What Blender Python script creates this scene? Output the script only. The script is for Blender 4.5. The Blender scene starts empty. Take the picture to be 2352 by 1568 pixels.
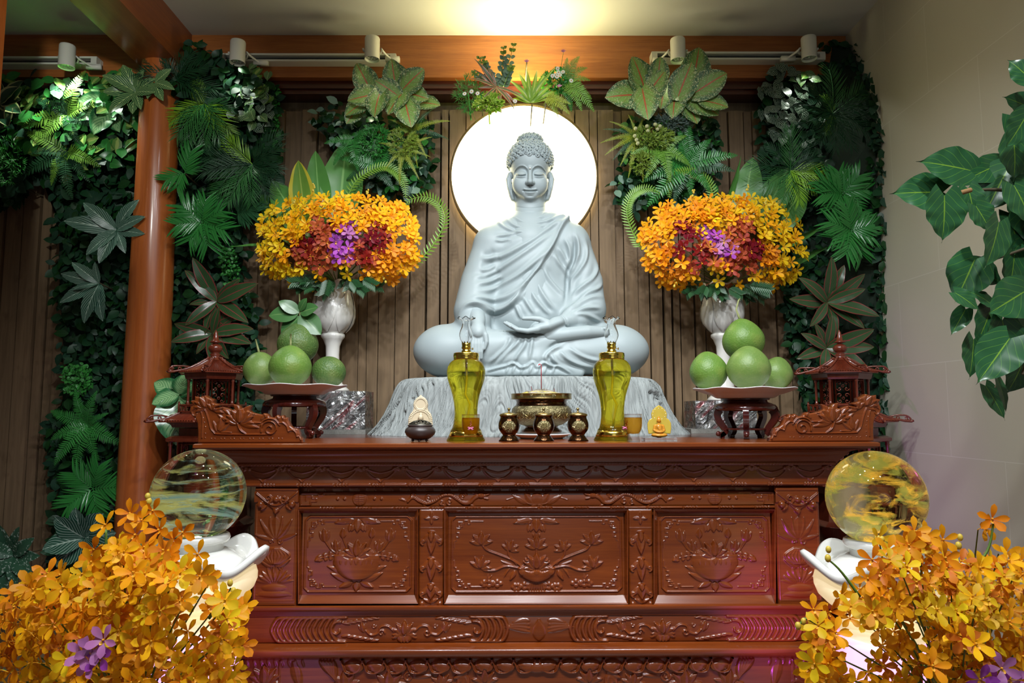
import bpy, math, random
import numpy as np
from mathutils import Vector, Matrix
random.seed(7); rng = np.random.default_rng(7)
SC = bpy.context.scene; COL = SC.collection
PI = math.pi; R = math.radians
# ---------------------------------------------------------------- camera, world, exposure
W_, H_, F_ = 2352.0, 1568.0, 1620.0
CAM = Vector((0, 0, 1.38)); TILT = R(5.57); YAW = R(-0.39); ROLL = R(-0.12)
cam = bpy.data.cameras.new('camera'); cam_o = bpy.data.objects.new('camera', cam); COL.objects.link(cam_o)
cam.sensor_fit = 'HORIZONTAL'; cam.sensor_width = 36; cam.lens = 36*F_/W_; cam.clip_start = .05; cam.clip_end = 60
CR = Matrix.Rotation(YAW, 3, 'Z') @ Matrix.Rotation(PI/2+TILT, 3, 'X') @ Matrix.Rotation(ROLL, 3, 'Z')
cam_o.matrix_world = Matrix.Translation(CAM) @ CR.to_4x4()
SC.camera = cam_o
SC.view_settings.view_transform = 'Standard'; SC.view_settings.look = 'None'
SC.view_settings.gamma = 1; SC.view_settings.exposure = 0.0; SC.view_settings.use_curve_mapping = False
wd = bpy.data.worlds.new('world'); SC.world = wd; wd.use_nodes = True
wd.node_tree.nodes['Background'].inputs[0].default_value = (0.80, 0.90, 1.0, 1)
wd.node_tree.nodes['Background'].inputs[1].default_value = 0.055
cy = SC.cycles
cy.max_bounces = 7; cy.diffuse_bounces = 2; cy.glossy_bounces = 3; cy.transmission_bounces = 7; cy.transparent_max_bounces = 6
cy.caustics_reflective = False; cy.caustics_refractive = False; cy.sample_clamp_indirect = 4; cy.blur_glossy = 0.5

def P(px, py, Y):
    """world point on the plane y=Y seen at photograph pixel (px,py)"""
    d = CR @ Vector(((px-W_/2)/F_, -(py-H_/2)/F_, -1))
    return CAM + d*(Y/d.y)
def PX(p):
    v = CR.transposed() @ (Vector(p)-CAM)
    return W_/2 - F_*v.x/v.z, H_/2 + F_*v.y/v.z
def pxm(Y): return Y/F_           # metres per pixel near depth Y

# ---------------------------------------------------------------- lights
def area(name, loc, target, size, power, color, spread=None, shape='DISK'):
    l = bpy.data.lights.new(name, 'AREA'); l.shape = shape; l.size = size; l.energy = power; l.color = color
    if spread: l.spread = spread
    o = bpy.data.objects.new(name, l); COL.objects.link(o); o.location = loc
    o.rotation_euler = (Vector(target)-Vector(loc)).to_track_quat('-Z', 'Y').to_euler(); return o
def spot(name, loc, target, power, color, angle=60, blend=.6, radius=.03):
    l = bpy.data.lights.new(name, 'SPOT'); l.energy = power; l.color = color; l.spot_size = R(angle); l.spot_blend = blend; l.shadow_soft_size = radius
    o = bpy.data.objects.new(name, l); COL.objects.link(o); o.location = loc
    o.rotation_euler = (Vector(target)-Vector(loc)).to_track_quat('-Z', 'Y').to_euler(); return o
COOL = (0.93, 0.97, 1.0); WARM = (1.0, 0.84, 0.45); NEUT = (1.0, 0.94, 0.80)
CEIL = 3.41
# ceiling downlights in front of the altar (fittings are built with the room)
DOWN = [(x, y) for y in (.55, 1.75) for x in (-.5, .12, .85)]
for i, (x, y) in enumerate(DOWN):
    area('downlight_lamp', (x, y, CEIL-.03), (x*.7+.03, y+1.6, 1.1), [.10, .10][i % 2], (13 if y < 1 else 8.2), COOL, R(100))
spot('left_bay_fill', (-1.25, 1.1, 2.95), P(250, 300, 3.6), 75, (.95, 1, .95), 44, 1.0, .06)  # added fill without a fitting, brightens the upper left bay
area('daylight_opening', (.35, -2.6, 1.45), (.15, 3.4, 1.4), 2.4, 12, (.88, .95, 1.0))

area('halo_top_lamp', P(1204, 226, 3.54), P(1190, -160, 3.25), .24, 10, (1.0, .88, .45), R(172))

# ---------------------------------------------------------------- mesh builder
class MB:
    def __init__(s): s.v = []; s.f = []; s.uv = []; s.n = 0; s.mi = []; s.cur = 0
    def add(s, v, f, uv=None):
        v = np.asarray(v, np.float32).reshape(-1, 3); f = np.asarray(f, np.int64).reshape(-1, 4)
        s.v.append(v)
        s.f.append(f+s.n); s.mi.append(np.full(len(f), s.cur)); s.uv.append(np.zeros((len(v), 2), np.float32) if uv is None else np.asarray(uv, np.float32)); s.n += len(v)
        return s
    def box(s, x0, x1, y0, y1, z0, z1):
        v = [(x, y, z) for x in (x0, x1) for y in (y0, y1) for z in (z0, z1)]
        return s.add(v, [(0, 1, 3, 2), (4, 6, 7, 5), (0, 4, 5, 1), (2, 3, 7, 6), (0, 2, 6, 4), (1, 5, 7, 3)])
    def grid(s, v, uv=None, wu=False, wv=False):   # v: (nu,nv,3)
        nu, nv = v.shape[:2]; i = np.arange(nu*nv).reshape(nu, nv)
        if wu: i = np.vstack([i, i[:1]])
        if wv: i = np.hstack([i, i[:, :1]])
        f = np.stack([i[:-1, :-1], i[1:, :-1], i[1:, 1:], i[:-1, 1:]], -1).reshape(-1, 4)
        return s.add(v.reshape(-1, 3), f, None if uv is None else uv.reshape(-1, 2))
    def lathe(s, prof, c=(0, 0, 0), n=32, wob=None):  # prof [(r,z)] outside view, bottom to top
        p = np.array(prof, float); a = np.arange(n)/n*2*PI
        r = p[:, 0][None]*np.ones((n, 1)); z = p[:, 1][None]*np.ones((n, 1))
        if wob: r, z = wob(a[:, None], r, z)
        v = np.stack([c[0]+r*np.cos(a)[:, None], c[1]+r*np.sin(a)[:, None], c[2]+z], -1)
        uv = np.stack([np.broadcast_to(a[:, None]/2/PI, r.shape), np.broadcast_to(np.linspace(0, 1, len(p))[None], r.shape)], -1)
        return s.grid(v, uv, wu=True)
    def tube(s, pts, rad, n=8, caps=True):
        p = np.array(pts, float); m = len(p); rad = np.broadcast_to(np.array(rad, float), (m,)) if np.ndim(rad) < 2 else rad
        t = np.gradient(p, axis=0); t /= np.linalg.norm(t, axis=1)[:, None]+1e-12
        up = np.array([0, 0, 1.]) if abs(t[0, 2]) < .9 else np.array([0, 1., 0])
        a = np.arange(n)/n*2*PI; rings = np.zeros((m, n, 3)); u = np.cross(t[0], up)
        for i in range(m):
            u = u-t[i]*np.dot(u, t[i]); u /= np.linalg.norm(u)+1e-12; w = np.cross(t[i], u)
            rings[i] = p[i]+rad[i]*(np.cos(a)[:, None]*u+np.sin(a)[:, None]*w)
        uv = np.stack([np.broadcast_to(np.linspace(0, 1, m)[:, None], (m, n)), np.broadcast_to((a/2/PI)[None], (m, n))], -1)
        k = s.n; s.grid(rings, uv, wv=True)
        if caps:
            for e, ring in ((0, range(n)), (m-1, range(n))):
                c = s.n; s.add([p[e]], np.zeros((0, 4), int))
                q = [(k+e*n+j, k+e*n+(j+1) % n, c, c) for j in ring]
                s.f.append(np.array(q)); s.mi.append(np.full(len(q), s.cur))
        return s
    def sph(s, c, r, nu=16, nv=10, sc=(1, 1, 1)):
        a = np.arange(nu)/nu*2*PI; b = np.linspace(-PI/2, PI/2, nv)
        v = np.stack([c[0]+r*sc[0]*np.cos(b)[None]*np.cos(a)[:, None], c[1]+r*sc[1]*np.cos(b)[None]*np.sin(a)[:, None],
                      c[2]+r*sc[2]*np.broadcast_to(np.sin(b)[None], (nu, nv))], -1)
        return s.grid(v, wu=True)
    def addm(s, m, M):   # add a copy of (v,f,uv) transformed by 4x4
        M = np.array(M); v = m[0]@M[:3, :3].T+M[:3, 3]; return s.add(v, m[1], m[2])
    def arrays(s): return np.concatenate(s.v), np.concatenate([x.reshape(-1, 4) for x in s.f]), np.concatenate(s.uv)
    def mesh(s, name, mat, smooth=True, org=(0, 0, 0)):
        v, f, uv = s.arrays(); v = v-np.array(org, np.float32)
        me = bpy.data.meshes.new(name)
        tri = f[:, 2] == f[:, 3]; ln = np.where(tri, 3, 4); keep = np.ones(f.shape, bool); keep[tri, 3] = False
        loops = f[keep].astype(np.int32); st = np.concatenate([[0], np.cumsum(ln)[:-1]]).astype(np.int32)
        me.vertices.add(len(v)); me.vertices.foreach_set('co', v.astype(np.float32).ravel())
        me.loops.add(len(loops)); me.loops.foreach_set('vertex_index', loops)
        me.polygons.add(len(f)); me.polygons.foreach_set('loop_start', st)
        me.update(calc_edges=True)
        l = me.uv_layers.new(name='UVMap'); l.data.foreach_set('uv', uv[loops].astype(np.float32).ravel())
        me.polygons.foreach_set('use_smooth', np.full(len(f), bool(smooth)))
        if smooth == 'a': 
            try: me.set_sharp_from_angle(angle=R(38))
            except Exception: pass
        for m_ in (mat if isinstance(mat, (list, tuple)) else [mat]): me.materials.append(m_)
        if isinstance(mat, (list, tuple)): me.polygons.foreach_set('material_index', np.concatenate(s.mi).astype(np.int32))
        me.validate(); return me
    def obj(s, name, mat, parent=None, smooth=True, W=False):
        """link as ONE object. W: vertices are world coordinates of a parented part; top-level: origin moved to the base"""
        org = (0, 0, 0)
        if parent is not None and W: org = tuple(parent['_w'])
        if parent is None and W is not None:
            v = np.concatenate(s.v); org = ((v[:, 0].min()+v[:, 0].max())/2, (v[:, 1].min()+v[:, 1].max())/2, v[:, 2].min())
        o = bpy.data.objects.new(name, s.mesh(name, mat, smooth, org)); COL.objects.link(o)
        if parent is not None:
            o.parent = parent
            if W: o['_w'] = [float(q) for q in org]
        else: o.location = org; o['_w'] = [float(q) for q in org]
        return o
def thing(name, label, cat, loc=(0, 0, 0), rz=0, group=None):
    o = bpy.data.objects.new(name, None); COL.objects.link(o); o.location = loc; o.rotation_euler = (0, 0, rz)
    o.empty_display_size = .05; o['_w'] = [float(q) for q in loc]; o['label'] = label; o['category'] = cat
    if group: o['group'] = group
    return o
def tag(o, label, cat, group=None, kind=None):
    o['label'] = label; o['category'] = cat
    if group: o['group'] = group
    if kind: o['kind'] = kind
    return o
def struct(o, label=None):
    o['kind'] = 'structure'
    if label: o['label'] = label
    return o
def dup(o, loc=None, parent=None, rz=None):
    c = o.copy(); COL.objects.link(c)
    if parent is not None: c.parent = parent
    if loc is not None: c.location = loc; c['_w'] = [float(q) for q in loc]
    if rz is not None: c.rotation_euler = (0, 0, rz)
    for ch in [x for x in bpy.data.objects if x.parent == o]: dup(ch, parent=c)
    return c

# ---------------------------------------------------------------- materials
class NT:
    def __init__(s, name):
        s.m = bpy.data.materials.new(name); s.m.use_nodes = True; s.t = s.m.node_tree; s.b = s.t.nodes['Principled BSDF']
    def n(s, typ, **k):
        x = s.t.nodes.new(typ)
        for a, b in k.items():
            if a.startswith('i_'): x.inputs[a[2:].replace('_', ' ')].default_value = b
            else: setattr(x, a, b)
        return x
    def l(s, a, b): s.t.links.new(a, b)
    def val(s, x, inp):
        if hasattr(x, 'is_linked') or hasattr(x, 'links'): s.l(x, inp)
        else: inp.default_value = x
    def math(s, op, a, b=None, c=None):
        x = s.n('ShaderNodeMath', operation=op)
        for i, q in enumerate((a, b, c)):
            if q is not None: s.val(q, x.inputs[i])
        return x.outputs[0]
    def mix(s, f, a, b):
        x = s.n('ShaderNodeMix', data_type='RGBA'); s.val(f, x.inputs[0])
        for q, i in ((a, 6), (b, 7)):
            if isinstance(q, (tuple, list)): x.inputs[i].default_value = (*q[:3], 1)
            else: s.l(q, x.inputs[i])
        return x.outputs[2]
    def ramp(s, f, stops):
        x = s.n('ShaderNodeValToRGB'); s.l(f, x.inputs[0]); e = x.color_ramp.elements
        while len(e) < len(stops): e.new(.5)
        for k, (p, c) in enumerate(stops): e[k].position = p; e[k].color = (*c[:3], 1) if len(c) > 1 else (c[0],)*3+(1,)
        return x.outputs[0]
    def noise(s, scale, vec=None, detail=4, dist=0, rough=.5):
        x = s.n('ShaderNodeTexNoise'); x.inputs['Scale'].default_value = scale; x.inputs['Detail'].default_value = detail; x.inputs['Distortion'].default_value = dist; x.inputs['Roughness'].default_value = rough
        if vec is not None: s.l(vec, x.inputs['Vector'])
        return x.outputs['Fac']
    def obj(s, sc=(1, 1, 1)):
        tc = s.n('ShaderNodeTexCoord'); mp = s.n('ShaderNodeMapping'); mp.inputs['Scale'].default_value = sc
        s.l(tc.outputs['Object'], mp.inputs[0]); return mp.outputs[0]
    def uv(s):
        tc = s.n('ShaderNodeTexCoord'); sp = s.n('ShaderNodeSeparateXYZ'); s.l(tc.outputs['UV'], sp.inputs[0]); return sp.outputs[0], sp.outputs[1]
    def bump(s, h, st=.3, d=.01):
        x = s.n('ShaderNodeBump'); x.inputs['Strength'].default_value = st; x.inputs['Distance'].default_value = d
        s.l(h, x.inputs['Height']); s.l(x.outputs[0], s.b.inputs['Normal'])
    def set(s, color=None, rough=None, metal=None, spec=None, coat=None, trans=None, ior=None, emit=None, es=None, sss=None, alpha=None):
        b = s.b.inputs
        for k, q in (('Base Color', color), ('Emission Color', emit)):
            if q is not None:
                if isinstance(q, (tuple, list)): b[k].default_value = (*q[:3], 1)
                else: s.l(q, b[k])
        for k, q in (('Roughness', rough), ('Metallic', metal), ('Specular IOR Level', spec), ('Coat Weight', coat), ('Transmission Weight', trans), ('IOR', ior), ('Emission Strength', es), ('Alpha', alpha)):
            if q is not None: s.val(q, b[k])
        if coat is not None: b['Coat Roughness'].default_value = .12
        return s
def simple(name, c, rough=.5, metal=0, var=.12, sc=8, bump=0, bsc=60, **k):
    t = NT(name); v = t.obj(); f = t.noise(sc, v)
    col = t.mix(f, tuple(x*(1-var) for x in c), tuple(min(1, x*(1+var)) for x in c))
    t.set(color=col, rough=rough, metal=metal, **k)
    if bump: t.bump(t.noise(bsc, v, 5), bump, .005)
    return t.m
def wood(name, c0, c1, rough=.3, axis='x', sc=1., coat=.3, bump=.05):
    t = NT(name); s = {'x': (1.2, 9, 22), 'y': (9, 1.2, 22), 'z': (20, 9, 1.0)}[axis]
    v = t.obj(tuple(q*sc for q in s)); f = t.noise(1.6, v, 6, 1.2, .62); g = t.noise(9, v, 3, .4)
    h = t.math('ADD', t.math('MULTIPLY', f, .75), t.math('MULTIPLY', g, .25))
    t.set(color=t.ramp(h, [(.3, c0), (.7, c1)]), rough=rough, coat=coat); t.bump(h, bump, .004); return t.m
M = {}
M['beam'] = wood('beam_wood', (.29, .080, .017), (.52, .175, .040), .32, 'x')
M['beam_y'] = wood('beam_wood_long', (.20, .050, .014), (.34, .10, .026), .3, 'y')
M['column'] = wood('column_wood', (.32, .072, .014), (.48, .135, .028), .3, 'z')
M['altar'] = wood('carved_red_wood', (.110, .019, .0032), (.195, .043, .006), .26, 'x', coat=.15)
M['altar_dark'] = wood('dark_red_wood', (.060, .010, .005), (.10, .020, .009), .22, 'x', coat=.5)
M['lantern'] = wood('rosewood_lantern', (.095, .015, .007), (.165, .030, .012), .25, 'z', coat=.4)
def slat_mat():
    t = NT('aged_slat_wood'); v = t.obj((26, 6, 1.6)); f = t.noise(2.0, v, 6, .8, .6); g = t.noise(1.1, t.obj((1.2, 1, .8)), 2)
    k = t.noise(5, t.obj((3, 3, 1.5)), 2); oi = t.n('ShaderNodeObjectInfo')
    c = t.ramp(f, [(.25, (.10, .058, .026)), (.75, (.235, .148, .075))])
    tint = t.mix(t.math('MULTIPLY', g, .7), c, (.22, .16, .10))
    tint = t.mix(t.ramp(k, [(.62, (0,)), (.75, (.55,))]), tint, (.08, .045, .022))
    t.set(color=tint, rough=.62, spec=.3); t.bump(f, .25, .004); return t.m
M['slat'] = slat_mat()
M['ceil'] = simple('ceiling_plaster', (.60, .60, .54), .8, var=.03)
M['white'] = simple('white_enamel', (.78, .76, .66), .35, var=.02)
M['dark'] = simple('dark_metal', (.02, .02, .02), .5)
M['lens'] = simple('lamp_lens', (.5, .5, .48), .2, metal=.6)
def wall_mat():
    t = NT('cream_wall_tile'); tc = t.n('ShaderNodeTexCoord'); sp = t.n('ShaderNodeSeparateXYZ'); t.l(tc.outputs['Object'], sp.inputs[0])
    cb = t.n('ShaderNodeCombineXYZ'); t.l(sp.outputs[1], cb.inputs[0]); t.l(sp.outputs[2], cb.inputs[1])
    b = t.n('ShaderNodeTexBrick'); t.l(cb.outputs[0], b.inputs['Vector'])
    b.inputs['Scale'].default_value = 1; b.inputs['Brick Width'].default_value = .64; b.inputs['Row Height'].default_value = .395; b.inputs['Mortar Size'].default_value = .0016
    b.inputs['Mortar Smooth'].default_value = .2
    b.inputs['Color1'].default_value = (.50, .47, .37, 1); b.inputs['Color2'].default_value = (.52, .49, .39, 1); b.inputs['Mortar'].default_value = (.62, .60, .52, 1)
    f = t.noise(2.0, t.obj(), 3, .6)
    t.set(color=t.mix(t.math('MULTIPLY', f, .35), b.outputs['Color'], (.55, .52, .44)), rough=.33, spec=.4); return t.m
M['wall'] = wall_mat()
M['floor'] = simple('floor_tile', (.22, .19, .16), .35)

# ---------------------------------------------------------------- room shell
XR = 1.85; YB = 3.75; XL = -3.6
def slab(name, x0, x1, y0, y1, z0, z1, m, label=None):
    return struct(MB().box(x0, x1, y0, y1, z0, z1).obj(name, m, smooth=False), label)
slab('floor', XL, XR+.1, -3.2, YB+.25, -.1, 0, M['floor'])
slab('ceiling', XL, XR+.1, -3.2, YB+.25, CEIL, CEIL+.1, M['ceil'], 'cream ceiling glowing yellow above the halo')
slab('wall_right', XR, XR+.1, -3.2, YB+.25, 0, CEIL, M['wall'], 'cream tiled side wall behind the hanging heart leaves')
slab('wall_left', XL-.1, XL, -3.2, YB+.25, 0, CEIL, M['ceil'])
slab('wall_back', XL, XR, YB+.06, YB+.2, 0, CEIL, M['slat'])
# vertical slats of uneven width and relief
mb = MB(); x = XL
while x < XR-.02:
    w = random.choice((.045, .06, .075, .09)); d = random.choice((0, 0, .012, .022)); g = random.choice((.003, .005, .012))
    mb.box(x+g/2, min(x+w-g/2, XR), YB-d, YB+.06, 0, 3.02); x += w
struct(mb.obj('wall_slats', M['slat'], smooth=False), 'wall of narrow vertical brown wooden slats behind the statue')
bt = P(1165, 178, 3.66).z
slab('trim_1', XL, XR, 3.66, YB+.06, bt, CEIL, M['beam'], 'orange brown beam along the top of the slat wall')
mb = MB(); mb.box(XL, XR, 3.70, YB+.06, bt-.075, bt-.001); mb.box(XL, XR, 3.685, 3.70, bt-.05, bt-.035)
struct(mb.obj('trim_2', M['altar_dark'], smooth=False))
# cross beam running towards the camera: right face x, bottom z
rx = P(441, 90, 3.66).x; q = P(395, 128, 3.0); k = (rx-CAM.x)/(q.x-CAM.x); zb = CAM.z+(q.z-CAM.z)*k
q2 = P(315, 146, 3.0); k2 = (zb-CAM.z)/(q2.z-CAM.z); lx = q2.x*k2
slab('trim_3', lx, rx, -3.2, 3.66, zb, CEIL, M['beam_y'], 'brown ceiling beam running from the round column towards the viewer')
cx = (lx+rx)/2; cyY = 3.56
mb = MB(); mb.lathe([(.0, 0), (.122, 0), (.122, .02), (.115, .5), (.108, 1.5), (.098, 2.4), (.094, zb)], (P(355, 500, cyY).x, cyY, 0), 40)
struct(mb.obj('trim_4', M['column']), 'round orange brown wooden column between the foliage strips')
# second post at the left edge of the frame
mb = MB(); e = P(15, 20, 2.8); mb.box(e.x-.3, e.x, 2.6, 2.8, 0, CEIL)
struct(mb.obj('trim_5', M['column'], smooth=False), 'golden brown post at the left edge')

# ---------------------------------------------------------------- track lights
def track(px0, px1, py0, py1, label):
    a = P(px0, py0, 3.60); b = P(px1, py1, 3.60); L = b.x-a.x
    t = thing('light_track', label, 'light track', (a.x, 3.60, a.z), 0, 'light tracks on the beam')
    mb = MB(); mb.box(0, L, 0, .06, -.022, -.012); mb.box(0, L, 0, .06, .012, .022); mb.box(0, L, .035, .06, -.012, .012)
    mb.box(0, .03, -.002, .03, -.012, .012); mb.box(L-.03, L, -.002, .03, -.012, .012)
    mb.obj('rail', M['white'], t, smooth=False)
    MB().box(.031, L-.031, .028, .036, -.009, .009).obj('slot', M['dark'], t, smooth=False)
    return t
track(-60, 222, 138, 138, 'white light track on the beam at the far left, by the left post')
track(500, 909, 131, 131, 'white light track on the beam left of the halo')
track(1497, 1896, 127, 127, 'white light track on the beam right of the halo')
def spotlight(px, py, label, tgt, power, color, flip=1, ang=75):
    p = P(px, py, 3.50); r = 17.5*pxm(3.57); h = 54*pxm(3.57)
    t = thing('track_spotlight', label, 'spotlight', (p.x, p.y, p.z), 0, 'track spotlights')
    mb = MB(); mb.lathe([(r*.86, -h/2+.012), (r*.95, -h/2+.004), (r, -h/2), (r*1.02, -h/2+.003), (r, -h/2+.01), (r, h/2-.006), (r*.94, h/2), (0, h/2)], n=32)
    mb.obj('lamp_body', M['white'], t)
    mb = MB(); mb.lathe([(0, 0), (r*.86, 0), (r*.86, .002), (0, .002)], (0, 0, -h/2+.012), 24)
    for k in range(7):
        a = k*PI/3; q = 0 if k == 6 else r*.5; mb.sph((q*math.cos(a), q*math.sin(a), -h/2+.012), .0045, 8, 6)
    mb.obj('lens', M['lens'], t)
    mb = MB(); s = flip
    mb.tube([(-s*r*1.22, 0, 0), (-s*r*1.22, r*.5, -.002), (-s*r*.8, r*1.2, -.006), (0, r*1.45, -.008), (s*r*.8, r*1.2, -.006), (s*r*1.22, r*.5, -.002), (s*r*1.22, 0, 0), (s*r*1.4, .014, -.006), (s*r*1.7, .045, -.010), (s*r*2.2, .082, -.014)], .0052, 8)
    mb.box(s*r*2.2-.03, s*r*2.2+.045, .072, .099, -.026, -.002)
    mb.obj('bracket', M['white'], t)
    spot('spotlight_lamp', (p.x, p.y-.02, p.z-h/2-.014), tgt, power, color, ang, .5, .025)
    return t
SPW = (.92, 1.0, .86)
spotlight(154, 130, 'track spotlight at the far left, above the bright ferns', P(170, 560, 3.62), 24, (.94, 1, .92), 1, 120)
spotlight(546, 120, 'track spotlight nearest the cross beam, above the left palms', P(500, 620, 3.5), 4, SPW, 1, 100)
spotlight(855, 112, 'track spotlight above the left red-veined leaves', P(820, 620, 3.3), 2.5, (1, .93, .68), 1, 100)
spotlight(1557, 115, 'track spotlight above the right red-veined leaves', P(1600, 620, 3.3), 2.5, (1, .93, .68), -1, 100)
spotlight(1858, 111, 'track spotlight at the right end of the right track', P(1900, 620, 3.5), 3, SPW, -1, 100)
mb = MB()
for i, (x, y) in enumerate(DOWN):
    t = MB(); t.lathe([(.055, -.002), (.078, -.006), (.082, 0), (.055, 0)], (x, y, CEIL), 28)
    tag(t.obj('ceiling_downlight', M['white'], W=True), 'round white downlight in the ceiling in front of the altar', 'ceiling lamp', 'ceiling downlights')
# ---------------------------------------------------------------- halo
hc = P(1204, 400, 3.62); hr = 171.5*pxm(3.66)
th = thing('halo_light', 'large round glowing white disc lamp behind the statue head', 'halo lamp', (hc.x, 3.70, hc.z))
mb = MB(); n = 96; mb.lathe([(0, 0), (hr, 0), (hr, .004), (hr*.995, .012), (0, .012)], n=n)
v, f, uv = mb.arrays(); v = v[:, [0, 2, 1]]*np.array([1, -1, 1]); e = NT('glowing_acrylic'); e.set(color=(.9, .9, .85), emit=(1, .90, .56), es=8.5)
o = MB().add(v+np.array([0, -.045, 0]), f, uv).obj('diffuser', e.m, th)
mb = MB(); mb.lathe([(hr*.99, 0), (hr+.008, 0), (hr+.008, .06), (hr*.99, .06)], n=n); v, f, uv = mb.arrays()
v = v[:, [0, 2, 1]]*np.array([1, -1, 1]); MB().add(v, f, uv).obj('rim', simple('brass_rim', (.28, .19, .09), .35, .6), th)
# ---------------------------------------------------------------- relief carving: a height field drawn with strokes and petals
class Relief:
    """drawing frame in millimetre-like units (one photograph pixel at plane Y); built as real relief"""
    def __init__(s, x0, y0, x1, y1, Y, res=1.0):
        s.r = (x0, y0, x1, y1); s.Y = Y; nx = int((x1-x0)/res)+1; ny = int((y1-y0)/res)+1
        s.x = np.linspace(x0, x1, nx); s.y = np.linspace(y0, y1, ny); s.h = np.zeros((nx, ny)); s.k = pxm(Y)
    def win(s, xa, xb, ya, yb):
        i = np.searchsorted(s.x, [xa, xb]); j = np.searchsorted(s.y, [ya, yb])
        if i[1] <= i[0] or j[1] <= j[0]: return None
        sl = (slice(i[0], i[1]), slice(j[0], j[1])); return sl, s.x[sl[0]][:, None], s.y[sl[1]][None, :]
    def put(s, sl, z, m, mode='max', base=0):
        h = s.h[sl]
        if mode == 'max': h[:] = np.where(m, np.maximum(h, z+base), h)
        elif mode == 'add': h[:] = np.where(m, h+z, h)
        else: h[:] = np.where(m, z+base, h)
    def petal(s, x, y, a, L, W, H, bend=0, base=0, mode='max', rib=.35, p=.8, tip=.75):
        w = s.win(x-L*1.15-W, x+L*1.15+W, y-L*1.15-W, y+L*1.15+W)
        if not w: return s
        sl, X, Y = w; c, q = math.cos(R(a)), math.sin(R(a)); dx = X-x; dy = -(Y-y)
        t = (dx*q+dy*c)/L; u = dx*c-dy*q; u = u-bend*L*t*t
        tt = np.clip(t, 0, 1); wd = W/2*np.sin(PI*tt**tip)**p+1e-6; k = np.abs(u)/wd
        m = (t > 0) & (t < 1) & (k < 1)
        z = H*(np.sqrt(np.clip(1-k*k, 0, 1))*(.55+.45*tt) + rib*np.clip(1-k*5, 0, 1)*.3)
        s.put(sl, z, m, mode, base); return s
    def stroke(s, pts, w, H, base=0, mode='max', w2=None):
        p = np.array(pts, float); mw = max(w, w2 or 0); g = s.win(p[:, 0].min()-mw, p[:, 0].max()+mw, p[:, 1].min()-mw, p[:, 1].max()+mw)
        if not g: return s
        sl, X, Y = g; best = np.full(np.broadcast(X, Y).shape, 1e9); w2 = w if w2 is None else w2; n = len(p)-1
        for i in range(n):
            a, b = p[i], p[i+1]; d = b-a; L2 = d@d+1e-9; t = np.clip(((X-a[0])*d[0]+(Y-a[1])*d[1])/L2, 0, 1)
            ds = np.hypot(X-a[0]-t*d[0], Y-a[1]-t*d[1]); ww = w+(w2-w)*(i+t)/n
            best = np.minimum(best, ds/(ww/2))
        s.put(sl, H*np.sqrt(np.clip(1-best**2, 0, 1)), best < 1, mode, base); return s
    def curve(s, pts, w, H, **k): return s.stroke(smooth(pts), w, H, **k)
    def spiral(s, x, y, r, turns, w, H, a0=0, d=1, **k):
        t = np.linspace(0, 1, int(14*turns)+3); rr = r*(1-.82*t); a = R(a0)+d*t*turns*2*PI
        return s.stroke(np.stack([x+rr*np.cos(a), y+rr*np.sin(a)], 1), w, H, w2=w*.6, **k)
    def disc(s, x, y, rx, H, ry=None, base=0, mode='max', flat=False):
        ry = ry or rx; g = s.win(x-rx, x+rx, y-ry, y+ry)
        if not g: return s
        sl, X, Y = g; d = ((X-x)/rx)**2+((Y-y)/ry)**2
        s.put(sl, (H*np.clip((1-d)*6, 0, 1) if flat else H*np.sqrt(np.clip(1-d, 0, 1))), d < 1, mode, base); return s
    def plate(s, x0, y0, x1, y1, H, bev=1.5, mode='max'):
        g = s.win(x0, x1, y0, y1)
        if not g: return s
        sl, X, Y = g; d = np.minimum(np.minimum(X-x0, x1-X), np.minimum(Y-y0, y1-Y))
        s.put(sl, H*np.clip(d/bev, 0, 1), d > 0, mode); return s
    def frame(s, x0, y0, x1, y1, w, H, c=8):
        p = [(x0+c, y0), (x1-c, y0), (x1, y0+c), (x1, y1-c), (x1-c, y1), (x0+c, y1), (x0, y1-c), (x0, y0+c), (x0+c, y0)]
        for i in range(8): s.stroke(p[i:i+2], w, H)
        return s
    def lotus(s, x, y, S, a=0, H=5, base=0, n=5):
        for k in (3, -3, 2, -2, 1, -1) if n > 5 else (2, -2, 1, -1):
            s.petal(x, y, a+k*(27 if n > 5 else 33), S*(1.0-.06*abs(k)), S*.42, H*.8, bend=.16*np.sign(k), base=base+H*.12*(3-abs(k)), mode='set')
        return s.petal(x, y, a, S*.95, S*.5, H*1.15, base=base+H*.4, mode='set')
    def bud(s, x, y, S, a=0, H=4):
        for k in (1, -1): s.petal(x, y, a+k*34, S*.9, S*.34, H*.8, bend=-.18*k)
        return s.petal(x, y, a, S, S*.55, H*1.3, mode='set')
    def leafs(s, pts, n, L, W, H, sp=38):   # acanthus: leaflets down a smooth spine
        p = smooth(pts, 60)
        for i in np.linspace(2, len(p)-2, n).astype(int):
            d = p[min(i+1, len(p)-1)]-p[i-1]; a = math.degrees(math.atan2(d[0], -d[1]))
            for k in (1, -1): s.petal(p[i][0], p[i][1], a+k*sp, L*(1-.5*i/len(p)), W, H, bend=.15*k)
        return s.stroke(p, 3.4, H*1.05, w2=1.6)
    def verts(s, thick=None):
        x0, y0, x1, y1 = s.r; a = P(x0, (y0+y1)/2, s.Y).x; b = P(x1, (y0+y1)/2, s.Y).x; za = P((x0+x1)/2, y0, s.Y).z; zb = P((x0+x1)/2, y1, s.Y).z
        X = a+(s.x-x0)/(x1-x0)*(b-a); Z = za+(s.y-y0)/(y1-y0)*(zb-za); v = np.zeros(s.h.shape+(3,))
        v[..., 0] = X[:, None]; v[..., 2] = Z[None, :]; v[..., 1] = s.Y-s.h*s.k; return v
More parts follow.
